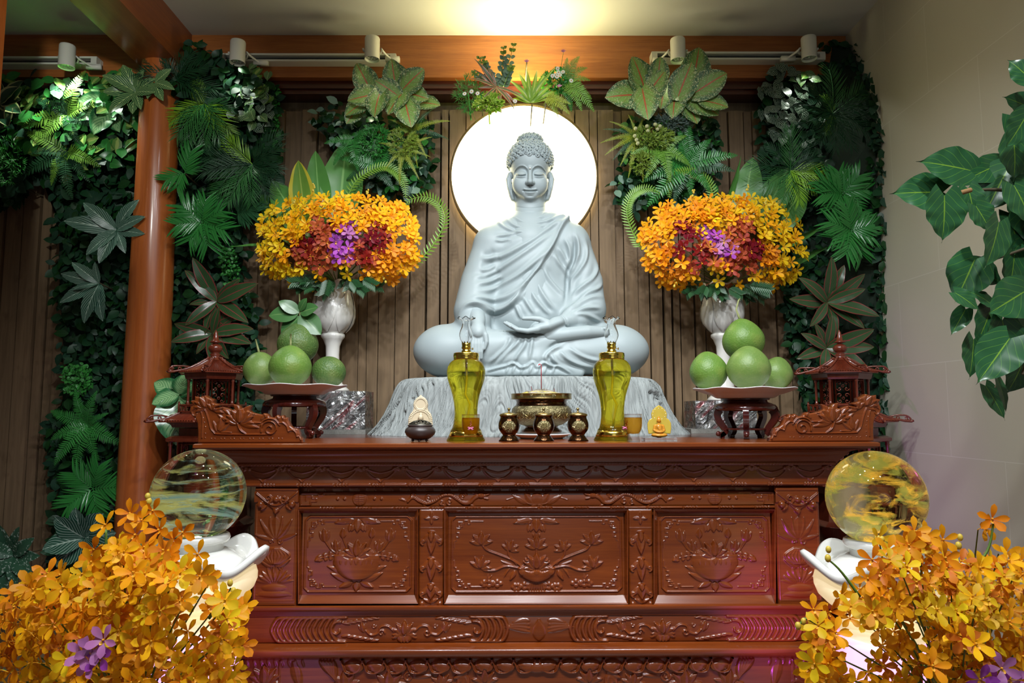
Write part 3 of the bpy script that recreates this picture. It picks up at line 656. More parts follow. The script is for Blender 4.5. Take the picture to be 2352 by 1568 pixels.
# raised end wings on the table top
WP = [(457, 1012), (457, 990), (455, 968), (450, 956), (441, 949), (436, 940), (438, 930), (444, 925), (438, 918), (436, 916), (446, 914), (446, 905), (456, 908), (470, 903), (478, 909), (488, 912), (488, 920), (504, 925), (496, 932), (512, 930), (524, 934), (532, 938), (538, 935), (534, 923), (546, 926), (552, 934), (560, 932), (566, 929), (574, 926), (571, 938), (576, 942), (590, 946), (603, 948), (606, 944), (614, 947), (618, 953), (630, 955), (637, 948), (642, 953), (649, 949), (654, 956), (660, 954), (661, 962), (667, 974), (674, 979), (684, 981), (689, 992), (690, 998), (696, 1004), (697, 1012)]
for lab, flip in (('carved end wing with lotus scrolls standing on the left end of the altar', None), ('carved end wing with lotus scrolls standing on the right end of the altar', AX)):
    r = Relief(430, 898, 702, 1016, 2.535, .62); r.h += 2.5
    r.curve([(467, 1000), (467, 960), (462, 940), (452, 932), (442, 938), (444, 948), (450, 950), (453, 945)], 3, 4, base=1.5)
    r.stroke(smooth([(450, 927), (462, 928), (472, 938), (480, 958), (486, 978), (494, 988), (506, 992), (600, 993), (620, 992)]), 3.4, 4, base=1.5)
    for p in ((452, 940), (462, 942), (468, 955), (471, 965), (473, 975), (474, 990), (474, 1000)): r.disc(p[0], p[1], 2, 3.8)
    for x in np.arange(488, 655, 22): r.disc(x, 1002, 2, 3.8); r.disc(x+8, 1002, 2, 3.8)
    g = r.win(486, 606, 930, 990); sl, X, Y = g
    for a in range(4): r.lotus(472, 930, 30, -28+a*0, 5, base=2, n=7); break
    r.lotus(492, 938, 26, 28, 4, base=3); r.lotus(552, 966, 40, 2, 6, base=2.5, n=7)
    r.petal(552, 966, -82, 44, 12, 4, bend=.15, base=2); r.petal(552, 966, 110, 46, 14, 4, bend=-.1, base=2); r.petal(552, 970, 80, 48, 10, 4, bend=.1, base=2)
    r.stroke(smooth([(548, 968), (554, 982), (566, 991)]), 6, 5, base=2, w2=3)
    r.petal(504, 984, 10, 30, 16, 5, base=2); r.petal(500, 986, -20, 26, 9, 4, base=2); r.petal(506, 986, 62, 34, 9, 4, base=2, bend=-.2); r.petal(508, 988, 90, 26, 6, 3, base=2)
    r.petal(512, 936, 115, 26, 8, 4, base=2, bend=.2); r.petal(500, 946, 130, 24, 7, 4, base=2); r.petal(556, 962, 60, 40, 9, 4, base=2); r.petal(600, 960, 40, 24, 9, 4, base=2)
    r.spiral(622, 980, 21, 1.5, 4, 5, a0=160, d=1, base=2); r.stroke(smooth([(601, 972), (606, 962), (618, 957), (632, 959), (639, 966), (644, 972)]), 3.4, 4, base=2)
    r.stroke(smooth([(640, 969), (650, 966), (660, 974), (664, 986)]), 3.4, 4, base=2); r.stroke(smooth([(664, 986), (674, 983), (682, 990), (684, 998)]), 3.4, 4, base=2); r.stroke(smooth([(684, 998), (690, 998), (694, 1006)]), 3.4, 4, base=2)
    r.petal(612, 955, -20, 12, 9, 5, base=2); r.petal(641, 960, -10, 14, 8, 4, base=2); r.petal(651, 960, 8, 14, 8, 4, base=2)
    r.blur(1)
    o = r.cutout(WP, .03, flip=flip).obj('altar_wing', M['altar'])
    o.location.z = ZT+.0005; tag(o, lab, 'altar ornament')
# low stand behind the altar that carries the statue
st = MB(); st.box(AX-1.07, AX+1.07, YBK+.002, 3.69, ZT-.06, ZT); 
t = thing('rear_stand', 'dark wooden stand behind the carved altar, under the statue', 'stand', (AX, 3.34, 0))
st.obj('stand_top', M['altar_dark'], t, False, W=True)
for sx in (-1, 1):
    for yy in (3.05, 3.62): MB().box(AX+sx*1.0-.035, AX+sx*1.0+.035, yy-.035, yy+.035, 0, ZT-.06).obj('leg', M['altar_dark'], t, False, W=True)
# ---------------------------------------------------------------- smooth solids from distance fields (sparse surface nets)
class Solid:
    def __init__(s): s.p = []
    def _add(s, fn, lo, hi, k, mode): s.p.append((fn, np.array(lo)-k-.004, np.array(hi)+k+.004, k, mode)); return s
    def ell(s, c, r, k=.02, mode='u', rot=None):
        c = np.array(c, float); r = np.array(r, float); Rm = None if rot is None else np.array(rot)
        def fn(q):
            d = q-c
            if Rm is not None: d = d@Rm
            a = d/r; k0 = np.linalg.norm(a, axis=1); k1 = np.linalg.norm(a/r, axis=1)+1e-9
            return k0*(k0-1)/k1
        m = np.full(3, r.max()) if Rm is not None else r
        return s._add(fn, c-m, c+m, k, mode)
    def cap(s, pts, rad, k=.02, mode='u', fy=1.0, fz=1.0):
        p = np.array([tuple(q) for q in pts], float); n = len(p); rad = np.broadcast_to(np.array(rad, float), (n,)); f = np.array([1, fy, fz])
        def fn(q):
            best = None; qq = q*f
            for i in range(n-1):
                a = p[i]*f; b = p[i+1]*f; d = b-a; t = np.clip((qq-a)@d/(d@d+1e-12), 0, 1)
                e = np.linalg.norm(qq-a-t[:, None]*d, axis=1)-(rad[i]+(rad[i+1]-rad[i])*t)
                best = e if best is None else np.minimum(best, e)
            return best
        m = rad.max()/min(fy, fz, 1); return s._add(fn, p.min(0)-m, p.max(0)+m, k, mode)
    def cut(s, z, above=True):
        s.zc = z; return s
    def ev(s, q, near=None):
        d = np.full(len(q), .5); lo = q.min(0); hi = q.max(0)
        for fn, a, b, k, mode in s.p:
            if near and (np.any(a > hi) or np.any(b < lo)): continue
            e = fn(q)
            if mode == 'u': h = np.clip(.5+.5*(e-d)/k, 0, 1); d = e*(1-h)+d*h-k*h*(1-h)
            else: h = np.clip(.5-.5*(d+e)/k, 0, 1); d = d*(1-h)-e*h+k*h*(1-h)
        if hasattr(s, 'zc'): d = np.maximum(d, s.zc-q[:, 2])
        return d
    def mesh(s, res, B=14):
        lo = np.min([a for _, a, _, _, m in s.p if m == 'u'], 0)-res*2; hi = np.max([b for _, _, b, _, m in s.p if m == 'u'], 0)+res*2
        nb = np.ceil((hi-lo)/(res*B)).astype(int); I = np.stack(np.meshgrid(*[np.arange(n) for n in nb], indexing='ij'), -1).reshape(-1, 3)
        cen = lo+(I+.5)*B*res; d = s.ev(cen); act = I[np.abs(d) < B*res*1.35]
        g = np.stack(np.meshgrid(*[np.arange(B+2)]*3, indexing='ij'), -1).reshape(-1, 3); N = (nb*B+8).astype(np.int64)
        ck, cp, E = [], [], []
        key = lambda c: (c[:, 0]*N[1]+c[:, 1])*N[2]+c[:, 2]
        for b in act:
            base = b*B; q = lo+(base+g)*res; v = s.ev(q, True).reshape(B+2, B+2, B+2)
            if v.min() > 0 or v.max() < 0: continue
            n = B+1; c = [v[i:n+i, j:n+j, k:n+k] for i in (0, 1) for j in (0, 1) for k in (0, 1)]; sg = [x < 0 for x in c]
            sm = sum(x.astype(np.int8) for x in sg); m = (sm > 0) & (sm < 8)
            if not m.any(): continue
            idx = np.argwhere(m); cv = [x[m] for x in c]; acc = np.zeros((len(idx), 3)); cnt = np.zeros(len(idx)); off = [(i, j, k) for i in (0, 1) for j in (0, 1) for k in (0, 1)]
            for a in range(8):
                for b2 in range(a+1, 8):
                    df = np.array(off[b2])-np.array(off[a])
                    if np.abs(df).sum() != 1: continue
                    cr = (cv[a] < 0) != (cv[b2] < 0); t = np.where(cr, cv[a]/(cv[a]-cv[b2]+1e-12), 0)
                    acc += np.where(cr[:, None], np.array(off[a])+t[:, None]*df, 0); cnt += cr
            ins = (idx < B).all(1); w = idx+base
            ck.append(key(w)[ins]); cp.append((lo+(w+acc/cnt[:, None])*res)[ins])
            sl = slice(0, n)
            for ax in range(3):
                o = [0, 0, 0]; o[ax] = 1; v0 = v[:n, :n, :n] < 0; v1 = v[o[0]:n+o[0], o[1]:n+o[1], o[2]:n+o[2]] < 0
                e = np.argwhere((v0 != v1)); e = e[(e < B).all(1)]
                if len(e): E.append(np.column_stack([e+base, np.full(len(e), ax), v0[tuple(e.T)]]))
        ck = np.concatenate(ck); cp = np.concatenate(cp); o = np.argsort(ck); ck = ck[o]; cp = cp[o]; E = np.concatenate(E); F = []
        for ax in range(3):
            e = E[E[:, 3] == ax]; u, w = [(1, 2), (2, 0), (0, 1)][ax]; q = []
            ok = np.ones(len(e), bool)
            for du, dw in ((0, 0), (1, 0), (1, 1), (0, 1)):
                c = e[:, :3].copy(); c[:, u] -= du; c[:, w] -= dw; kk = key(c); p = np.searchsorted(ck, kk); p = np.clip(p, 0, len(ck)-1); ok &= ck[p] == kk; q.append(p)
            q = np.stack(q, -1); q = np.where(e[:, 4:5] == 1, q, q[:, ::-1]); F.append(q[ok])
        return cp, np.concatenate(F)
def vnormals(v, f):
    n = np.cross(v[f[:, 2]]-v[f[:, 0]], v[f[:, 3]]-v[f[:, 1]]); N = np.zeros_like(v)
    for k in range(4):
        for a in range(3): N[:, a] += np.bincount(f[:, k], n[:, a], len(v))
    return N/(np.linalg.norm(N, axis=1)[:, None]+1e-12)
def relax(v, f, n=2, lam=.5):
    for _ in range(n):
        S = np.zeros_like(v); C = np.zeros(len(v))
        for a, b in ((0, 1), (1, 2), (2, 3), (3, 0)):
            for i, j in ((a, b), (b, a)):
                for ax in range(3): S[:, ax] += np.bincount(f[:, i], v[f[:, j], ax], len(v))
                C += np.bincount(f[:, i], None, len(v))
        v = v+lam*(S/np.maximum(C, 1)[:, None]-v)
    return v
def project(v):
    q = (v-np.array(CAM))@np.array(CR); return W_/2-F_*q[:, 0]/q[:, 2], H_/2+F_*q[:, 1]/q[:, 2]
def sample(r, px, py):
    fx = np.clip((px-r.x[0])/(r.x[1]-r.x[0]), 0, len(r.x)-1.001); fy = np.clip((py-r.y[0])/(r.y[1]-r.y[0]), 0, len(r.y)-1.001)
    i = fx.astype(int); j = fy.astype(int); u = fx-i; w = fy-j; h = r.h
    o = (h[i, j]*(1-u)+h[i+1, j]*u)*(1-w)+(h[i, j+1]*(1-u)+h[i+1, j+1]*u)*w
    ins = (px > r.x[0]) & (px < r.x[-1]) & (py > r.y[0]) & (py < r.y[-1]); return np.where(ins, o, 0)
def ridge(r, pts, w, H, hat=.55, fade=.25):
    p = smooth(pts); g = r.win(p[:, 0].min()-4*w, p[:, 0].max()+4*w, p[:, 1].min()-4*w, p[:, 1].max()+4*w)
    if not g: return
    sl, X, Y = g; best = np.full(np.broadcast(X, Y).shape, 1e9); T = np.zeros(best.shape); n = len(p)-1
    for i in range(n):
        a, b = p[i], p[i+1]; d = b-a; t = np.clip(((X-a[0])*d[0]+(Y-a[1])*d[1])/(d@d+1e-9), 0, 1); ds = np.hypot(X-a[0]-t*d[0], Y-a[1]-t*d[1])
        m = ds < best; best = np.where(m, ds, best); T = np.where(m, (i+t)/n, T)
    f = np.clip(np.minimum(T, 1-T)/fade, 0, 1); f = f*f*(3-2*f)
    r.h[sl] += H*f*(np.exp(-(best/w)**2)-hat*np.exp(-(best/(2.1*w))**2))

# ---------------------------------------------------------------- the seated statue
YS = 3.47; s_ = pxm(3.42)
def S(px, py, dy=0): return P(px, py, YS+dy)
statue = thing('buddha_statue', 'large seated grey blue buddha statue in a draped robe before the round glowing disc', 'statue', (float(S(1220, 861).x), YS, float(P(1220, 862, 3.2).z)))
t = NT('painted_grey_stone'); f1 = t.noise(6, t.obj(), 4, .3); f2 = t.noise(45, t.obj(), 3)
t.set(color=t.mix(t.math('MULTIPLY', f1, .6), (.31, .37, .385), (.36, .415, .42)), rough=.48, spec=.35); t.bump(f2, .03, .002); M['statue'] = t.m
rb = Solid(); px = s_
rb.ell(S(1218, 610), (104*px, .135, 115*px), .05); rb.ell(S(1222, 715), (112*px, .16, 90*px), .05)
rb.cap([S(1135, 556, .0), S(1180, 530, .0), S(1217, 524, .0), S(1265, 524, .0), S(1310, 550, .0)], [42*px, 33*px, 34*px, 34*px, 40*px], .04)
rb.cap([S(1128, 572), S(1104, 650, -.02), S(1086, 715, -.08), S(1088, 742, -.12)], [43*px, 47*px, 44*px, 38*px], .04)
rb.cap([S(1316, 572), S(1340, 650, -.01), S(1346, 710, -.06)], [44*px, 46*px, 44*px], .04)
rb.cap([S(1346, 712, -.06), S(1322, 730, -.14), S(1296, 738, -.20)], [42*px, 32*px, 16*px], .03)
rb.ell(S(1025, 806, -.07), (75*px, .14, 55*px), .04); rb.ell(S(1415, 806, -.07), (75*px, .14, 54*px), .04)
rb.cap([S(1150, 790, .03), S(1025, 806, -.07)], 56*px, .05); rb.cap([S(1290, 790, .03), S(1415, 806, -.07)], 55*px, .05)
rb.cap([S(1025, 806, -.10), S(1120, 800, -.155), S(1215, 796, -.19), S(1262, 785, -.19)], [50*px, 44*px, 34*px, 28*px], .025)
rb.cap([S(1415, 806, -.10), S(1320, 815, -.15), S(1220, 828, -.18), S(1150, 835, -.17)], [50*px, 44*px, 34*px, 26*px], .025)
rb.ell(S(1220, 830, -.04), (185*px, .22, 36*px), .04); rb.cap([S(1262, 782, -.19), S(1330, 776, -.17), S(1392, 774, -.14)], [22*px, 24*px, 20*px], .025)
rb.cap([S(1110, 856, -.20), S(1220, 852, -.245), S(1330, 857, -.20)], [10*px, 14*px, 10*px], .03)
rb.cut(P(1220, 862, 3.2).z)
v, f = rb.mesh(.0042); v = relax(v, f, 3)
z = lambda L: [(1040+a/4.126, 490+b/4.126) for a, b in L]
can = Relief(930, 480, 1510, 866, YS, 1.0)
for L in ([(1080, 95), (980, 95), (880, 165), (760, 250), (620, 330), (480, 400), (340, 440), (250, 460)], [(1000, 150), (860, 240), (720, 340), (560, 450), (420, 540), (300, 590), (170, 610)],
          [(1000, 240), (880, 370), (740, 490), (600, 600), (460, 680), (340, 725), (210, 735)], [(900, 410), (800, 540), (700, 660), (600, 745), (500, 800), (380, 820), (250, 800), (100, 830)],
          [(880, 470), (780, 610), (690, 730), (600, 820), (500, 885), (400, 905), (280, 870), (160, 860), (60, 960)],
          [(430, 380), (360, 420), (260, 430)], [(420, 480), (340, 530), (250, 540)], [(480, 580), (360, 640), (210, 680)]):
    ridge(can, z(L), 6.0, 6.0, .7)
for L in ([(560, 0), (620, 60), (700, 95), (800, 95), (920, 70), (1060, 55)], [(480, 20), (560, 100), (660, 140), (760, 145), (860, 120), (960, 80)], [(410, 60), (480, 125), (580, 165), (700, 190)],
          [(385, 215), (500, 205), (640, 180), (760, 180)], [(390, 250), (470, 260), (560, 240)], [(640, 10), (700, 40), (800, 50), (900, 20)], [(1110, 60), (1060, 40), (960, 50), (850, 110)]):
    ridge(can, z(L), 3.6, 4.0, .6)
for L in ([(950, 370), (1000, 460), (1060, 540), (1090, 620)], [(860, 500), (900, 600), (980, 700), (1080, 800)], [(780, 600), (830, 720), (900, 830), (980, 930)], [(720, 680), (780, 800), (860, 900), (930, 970)],
          [(660, 770), (720, 870), (780, 960)], [(590, 860), (620, 930), (660, 1010)], [(980, 300), (1040, 380), (1080, 460), (1090, 540)], [(1050, 220), (1100, 320), (1110, 420), (1090, 500)],
          [(1130, 140), (1180, 260), (1190, 380), (1150, 470), (1110, 580)], [(1230, 180), (1270, 330), (1260, 440), (1200, 540), (1130, 640), (1110, 760)], [(1340, 380), (1370, 520), (1330, 610), (1240, 680), (1160, 750), (1110, 850)],
          [(1420, 620), (1390, 700), (1280, 750), (1190, 820), (1100, 900), (1010, 965)], [(1445, 800), (1340, 785), (1240, 820), (1160, 880), (1080, 930)], [(1420, 900), (1320, 890), (1220, 900), (1120, 940)], [(1430, 1040), (1340, 990), (1240, 950), (1150, 950)]):
    ridge(can, z(L), 5.0, 5.0, .65)
for L in ([(560, 1140), (520, 1250), (420, 1350), (330, 1430)], [(660, 1150), (600, 1240), (500, 1330), (420, 1430)], [(755, 1140), (745, 1250), (720, 1400)], [(860, 1400), (900, 1330), (960, 1280), (1060, 1250)],
          [(920, 1310), (960, 1390), (1040, 1450), (1180, 1500)], [(1000, 1280), (1080, 1370), (1200, 1430), (1380, 1470)], [(1080, 1260), (1180, 1330), (1300, 1380), (1420, 1400)], [(700, 1140), (680, 1240), (610, 1350), (560, 1440)], [(880, 1340), (900, 1420), (980, 1480)]):
    ridge(can, z(L), 4.6, 4.6, .65)
for L in ([(300, 1500), (400, 1470), (500, 1445), (580, 1420), (640, 1460), (700, 1450), (760, 1412), (800, 1455), (860, 1415), (920, 1440), (1000, 1450), (1060, 1480), (1130, 1520)],): ridge(can, z(L), 3, 5, .5, .05)
for a in (540, 600, 680, 760, 830, 900, 980): ridge(can, z([(a, 1430), (a-20, 1470), (a-40, 1520)]), 3, 3)
ridge(can, z([(1120, 90), (1160, 240), (1160, 330), (1140, 460), (1090, 560), (1085, 700), (1075, 800), (1050, 880)]), 5, -6, .3)   # arm hollow
ridge(can, z([(1035, 975), (1062, 1010), (1078, 1065)]), 2.2, 4, .5, .1)
ridge(can, z([(880, 1310), (960, 1245), (1100, 1175), (1250, 1130), (1400, 1120)]), 4, -4, .3)
# the shawl's raised edge
hem = smooth(z([(1120, 50), (1060, 110), (1000, 210), (930, 340), (850, 470), (770, 580), (700, 680), (640, 770), (580, 860), (520, 912), (450, 942), (380, 950), (310, 930), (240, 890), (180, 880), (120, 900), (60, 970), (10, 1090)]), 90)
X, Y = np.meshgrid(can.x, can.y, indexing='ij'); best = np.full(X.shape, 1e9); sd = np.zeros(X.shape)
for a, b in zip(hem[:-1], hem[1:]):
    d = b-a; tt = np.clip(((X-a[0])*d[0]+(Y-a[1])*d[1])/(d@d), 0, 1); ds = np.hypot(X-a[0]-tt*d[0], Y-a[1]-tt*d[1]); c = (X-a[0])*d[1]-(Y-a[1])*d[0]; m = ds < best; best[m] = ds[m]; sd[m] = np.sign(c[m])
side = -sd*best; k_ = -1 if sample(type('o', (), dict(x=can.x, y=can.y, h=side)), np.array([1120.]), np.array([600.]))[0] < 0 else 1
side *= k_; fadeT = np.clip((X-1050)/40, 0, 1)*np.clip((1000-Y)/10, 0, 1)
can.h += 5.5*(1/(1+np.exp(-side*1.1)))*np.exp(-np.clip(side, 0, None)/60)*fadeT + 2.2*np.exp(-((side-4)/3.5)**2)*fadeT
can.blur(2)
N = vnormals(v, f); qx, qy = project(v); h = sample(can, qx, qy)*s_*1.95*np.clip(-N[:, 1]*2.2, 0, 1)
v = v+N*h[:, None]*.92; v = relax(v, f, 1, .3)
MB().add(v, f).obj('robe', M['statue'], statue, W=True)
# body: head, neck, hands and foot on one continuous solid
bd = Solid(); HY = 3.47; p = pxm(3.44)*1.035
def h_(x, y, dy=0): return P(x, y, HY+dy)
C = 1217.5
bd.ell(h_(C, 388, .005), (44.5*p, .112, 50*p), .02); bd.ell(h_(C, 372, -.03), (40*p, .082, 36*p), .03); bd.ell(h_(C, 423, -.026), (40.5*p, .080, 39*p), .02); bd.ell(h_(C, 450, -.070), (14*p, .024, 10*p), .03)
for k in (-1, 1): bd.ell(h_(C+k*22, 424, -.066), (16*p, .034, 20*p), .03)
bd.cap([h_(C, 388, -.106), h_(C, 404, -.114), h_(C, 416.5, -.124)], [3.6*p, 4.0*p, 5.2*p], .016); bd.ell(h_(C, 418, -.123), (5.4*p, .013, 4.2*p), .008)
for k in (-1, 1):
    bd.ell(h_(C+k*7, 419.5, -.110), (4.0*p, .012, 3.8*p), .007)
    # long ears
    bd.cap([h_(C+k*46, 402, .012), h_(C+k*49, 413, .004), h_(C+k*46.5, 432, -.002), h_(C+k*42, 450, -.004), h_(C+k*40, 457, -.004)], [6.5*p, 7.2*p, 6.4*p, 6.2*p, 5.0*p], .006, fy=.6); bd.cap([h_(C+k*49.5, 408, -.022), h_(C+k*48.5, 422, -.022), h_(C+k*45, 436, -.02)], [2.2*p, 2.4*p, 1.4*p], .006, mode='s')
bd.cap([h_(C, 455, .02), h_(C, 490, .02), h_(C, 530, .02)], [34.5*p, 36.5*p, 44*p], .02); bd.ell(h_(C, 512, .0), (56*p, .08, 20*p), .04)
bd.cap([S(1217, 560), S(1217, 700)], [60*px, 70*px], .03)
bd.cap([S(1200, 570), S(1130, 575), S(1104, 650, -.03), S(1092, 715, -.12), S(1096, 738, -.185)], [30*px, 30*px, 28*px, 24*px, 17*px], .03)
bd.cap([S(1235, 570), S(1315, 575), S(1340, 650, -.02), S(1340, 715, -.08), S(1296, 737, -.20), S(1275, 740, -.235)], [30*px, 30*px, 28*px, 26*px, 13*px, 11*px], .02)
# his right hand hanging over the shin
bd.cap([S(1096, 730, -.18), S(1098, 752, -.232), S(1098, 766, -.245)], [14*px, 14*px, 13*px], .02, fz=1)
bd.cap([S(1090, 760, -.240), S(1104, 760, -.242)], [10*px, 10*px], .02)
for i, (x, L, r) in enumerate(((1085, 812, 4.0), (1091.5, 824, 4.3), (1098.5, 829, 4.4), (1105.5, 822, 4.2))):
    bd.cap([S(x+(1096-x)*.15, 768, -.247), S(x, 790, -.258), S(x, 808, -.262), S(x+.5, L, -.258)], [5.2*px, (r+.5)*px, r*px, r*.72*px], .004)
bd.cap([S(1106, 757, -.242), S(1115, 770, -.252), S(1117, 785, -.258), S(1112, 800, -.260)], [8*px, 6.4*px, 5.2*px, 3.8*px], .006)
# his left hand, palm up in the lap
bd.cap([S(1285, 740, -.225), S(1258, 750, -.245), S(1232, 755, -.250)], [11*px, 12.5*px, 11*px], .012, fy=.62)
for i, (dy, x0, tx, ty) in enumerate(((-.282, 1228, 1176, 750), (-.262, 1226, 1166, 745), (-.242, 1226, 1159, 741), (-.222, 1228, 1163, 740))):
    bd.cap([S(x0+6, 756, dy+.006), S(1212, 760, dy), S(1190, 757, dy), S(tx+10, ty+6, dy), S(tx, ty, dy)], [7*px, 5.6*px, 5.0*px, 4.2*px, 3.0*px], .004)
bd.cap([S(1256, 742, -.262), S(1240, 733, -.268), S(1222, 731, -.27), S(1202, 731, -.268)], [9*px, 6.4*px, 5.2*px, 4.2*px], .007)
# foot lying on the thigh
bd.cap([S(1262, 772, -.22), S(1305, 767, -.225), S(1350, 762, -.21), S(1382, 762, -.19)], [17*px, 15*px, 14.5*px, 12*px], .02)
for k in range(5): bd.ell(S(1388+k*2.0, 755+k*3.8, -.205+.008*k), (6.4*px, .014, 4.6*px), .005)
bd.cap([S(1217, 640), S(1220, 740, -.02), S(1262, 776, -.20)], [40*px, 40*px, 16*px], .02)
v, f = bd.mesh(.0020); v = relax(v, f, 2)
fc = Relief(1165, 350, 1270, 470, HY, .35)
X, Y = np.meshgrid(fc.x, fc.y, indexing='ij')
for k, ec in ((-1, 1196.3), (1, 1238.3)):
    u = (X-ec)/14.5; arc_ = 383.0+9.5*np.clip(np.abs(u-(.15*-k)), 0, 1.6)**2.2; inr = np.clip((1.12-np.abs(u))*5, 0, 1)
    dd = Y-arc_; fc.h += np.where(dd > 0, -3.4*np.exp(-((dd-3.2)/5.5)**2), -3.4*np.exp(-(3.2/5.5)**2)*np.exp(-(dd/1.3)**2))*inr
    fc.h += 1.0*np.exp(-((dd+2.5)/2.5)**2)*inr
    e = ((X-ec)/12.8)**2+((Y-400.2)/7.4)**2; fc.h += 4.2*np.sqrt(np.clip(1-e, 0, 1))
    slit = 401.0+2.6*(1-np.clip(u*14.5/12, -1, 1)**2); ins = np.clip((1-np.abs(X-ec)/12.2)*6, 0, 1)
    fc.h -= 4.2*np.exp(-((Y-slit-.9)/1.2)**2)*ins; fc.h += .9*np.exp(-((Y-slit+1.3)/1.1)**2)*ins; fc.h += .9*np.exp(-((Y-slit-3.8)/1.2)**2)*ins; fc.h -= .8*np.exp(-((Y-slit-6.2)/1.3)**2)*ins
    fc.h -= 2.8*np.exp(-(((X-C-k*4.6)/2.6)**2+((Y-424.6)/1.5)**2)); fc.h -= 1.0*np.exp(-(((X-C-k*11)/2)**2+((Y-421)/5)**2))
    fc.h -= 1.6*np.exp(-(((X-C-k*16)/2.3)**2+((Y-438)/2.3)**2))
fc.h -= 1.2*np.exp(-(((X-C)/1.7)**2+((Y-430.5)/3)**2))
u = (X-C)/15.5; cl = 438.6-1.5*np.clip(np.abs(u), 0, 1)**2*1.2; inr = np.clip((1-np.abs(u))*4, 0, 1)
fc.h += 3.4*np.exp(-((Y-cl+2.6)/2.3)**2)*inr*(.75+.25*np.cos(u*5)); fc.h -= 4.4*np.exp(-((Y-cl)/1.0)**2)*np.clip((1.06-np.abs(u))*6, 0, 1)
u2 = (X-C)/11.5; fc.h += 3.6*np.exp(-((Y-cl-4.2)/3.1)**2)*np.clip(1-u2*u2, 0, 1)**.6; fc.h -= 1.5*np.exp(-((Y-450)/2.2)**2)*np.clip(1-((X-C)/10)**2, 0, 1)
N = vnormals(v, f); qx, qy = project(v); w = (v[:, 1] < HY+.02)*np.clip(-N[:, 1]*2, 0, 1); h = sample(fc, qx, qy)*p*1.15*w; v[:, 1] -= h
# nails and neck creases
for yc in (478, 487):
    m = (np.abs(qx-C) < 60); v[:, 1] += np.where(m, .0022*np.exp(-((qy-yc-((qx-C)/34)**2*-4)/1.5)**2), 0)
MB().add(v, f).obj('body', M['statue'], statue, W=True)
# hair: cap, topknot and snail-shell curls
hs = Solid(); hs.ell(h_(C, 373, .012), (50*p, .122, 48*p), .01); hs.ell(h_(C, 408, -.125), (42.5*p, .10, 52*p), .006, 's'); hs.ell(h_(C, 468, .0), (80*p, .2, 66*p), .01, 's')
hs.ell(h_(C, 325, .01), (26*p, .058, 13*p), .02)
v, f = hs.mesh(.003); hair = MB().add(v, f)
def curl():
    t = np.linspace(0, 1, 13); a = t*2*PI*1.45; r = 5.0*(1-.75*t); return np.stack([r*np.cos(a), r*np.sin(a), t*3.6], 1)
cu = curl(); n = 420
cc = np.array(h_(C, 373, .012)); rr = np.array([51.0*p, .1255, 49*p])
def place(cc, rr, n, test):
    for i in range(n):
        zf = 1-2*(i+.5)/n; a = i*PI*(3-5**.5); d = np.array([math.cos(a)*math.sqrt(1-zf*zf), math.sin(a)*math.sqrt(1-zf*zf), zf]); pt = cc+d*rr
        if not test(pt, d): continue
        nn = d/rr; nn /= np.linalg.norm(nn); Mx = np.array(Vector(nn).to_track_quat('Z', 'Y').to_matrix()); rot = np.array(Matrix.Rotation(random.random()*6.28, 3, 'Z')); k = p*(1+.12*random.random())
        mir = -1 if i % 2 else 1; q = (cu*np.array([mir, 1, 1])*k)@rot.T@Mx.T+pt; hair.tube(q, [2.2*k]*8+[1.9*k]*5, 6)
def okh(pt, d):
    x, y = PX(pt); 
    if d[2] < -.25: return False
    if d[1] < .25: return y < 357+30*min(1.3, abs(x-C)/46)**3.4 and not (y > 392)
    return y < 400 and d[1] < .75
place(cc, rr, n, okh)
place(np.array(h_(C, 325, .01)), np.array([27*p, .06, 13.5*p]), 90, lambda pt, d: d[2] > -.35 and d[1] < .7)
hair.obj('hair', M['statue'], statue, W=True)
g_ = P(1217.5, 386, HY-.121); MB().sph(g_, .0042, 12, 8).obj('forehead_jewel', simple('pearl', (.8, .8, .78), .15), statue, W=True)

# ---------------------------------------------------------------- pedestal of draped grass
TZ = P(1220, 862, 3.2).z; Hp = TZ-ZT-.0045; pc = ((S(1212, 900).x), 3.40)
prof = np.array([(0, 1), (.5, 1), (.8, 1), (.9, .998), (.96, .985), (1.0, .96), (1.03, .91), (1.055, .84), (1.075, .75), (1.095, .65), (1.115, .55), (1.14, .45), (1.165, .35), (1.195, .25), (1.225, .16), (1.26, .08), (1.29, .025), (1.30, .0)])
tt = np.linspace(0, 1, 80); arcl = np.concatenate([[0], np.cumsum(np.hypot(*np.diff(prof, axis=0).T))]); arcl /= arcl[-1]; pr = np.interp(tt, arcl, prof[:, 0]); pz = np.interp(tt, arcl, prof[:, 1])
nA = 3600; th_ = np.arange(nA)/nA*2*PI
def vn(x, seed, per):   # periodic value noise
    g = np.random.default_rng(seed).random(per); i = np.floor(x).astype(int); u = x-i; u = u*u*(3-2*u); return g[i % per]*(1-u)+g[(i+1) % per]*u
A = th_[:, None]/2/PI; T = tt[None]; Tz = np.clip((T-.30)/.7, 0, 1)
wob = .0035*np.sin(T*6+A*61)+.003*np.sin(T*11+A*97)+.012*(vn(A*40, 5, 40)-.5)*T*2+.012*Tz**2*np.sin(A*38)
st = 0
for per, am, sd in ((60, .35, 1), (150, 1., 2), (400, .45, 3)):
    q = (A+wob*(1+.25*sd))*per % per; ph = q+1.1*(vn(q*1.0, sd+20, per)-.5); fl = np.floor(ph).astype(int) % per; amp_ = .55+.45*np.random.default_rng(sd+40).random(per)[fl]
    st = st+am*amp_*(1-np.abs(2*(ph-np.floor(ph))-1)**2.2)
st = (st/1.8-.5)*np.clip((T-.22)*8, 0, 1)
lump = .03*(vn(A*7, 11, 7)-.5)*Tz+.02*(vn(A*23, 12, 23)-.5)*Tz
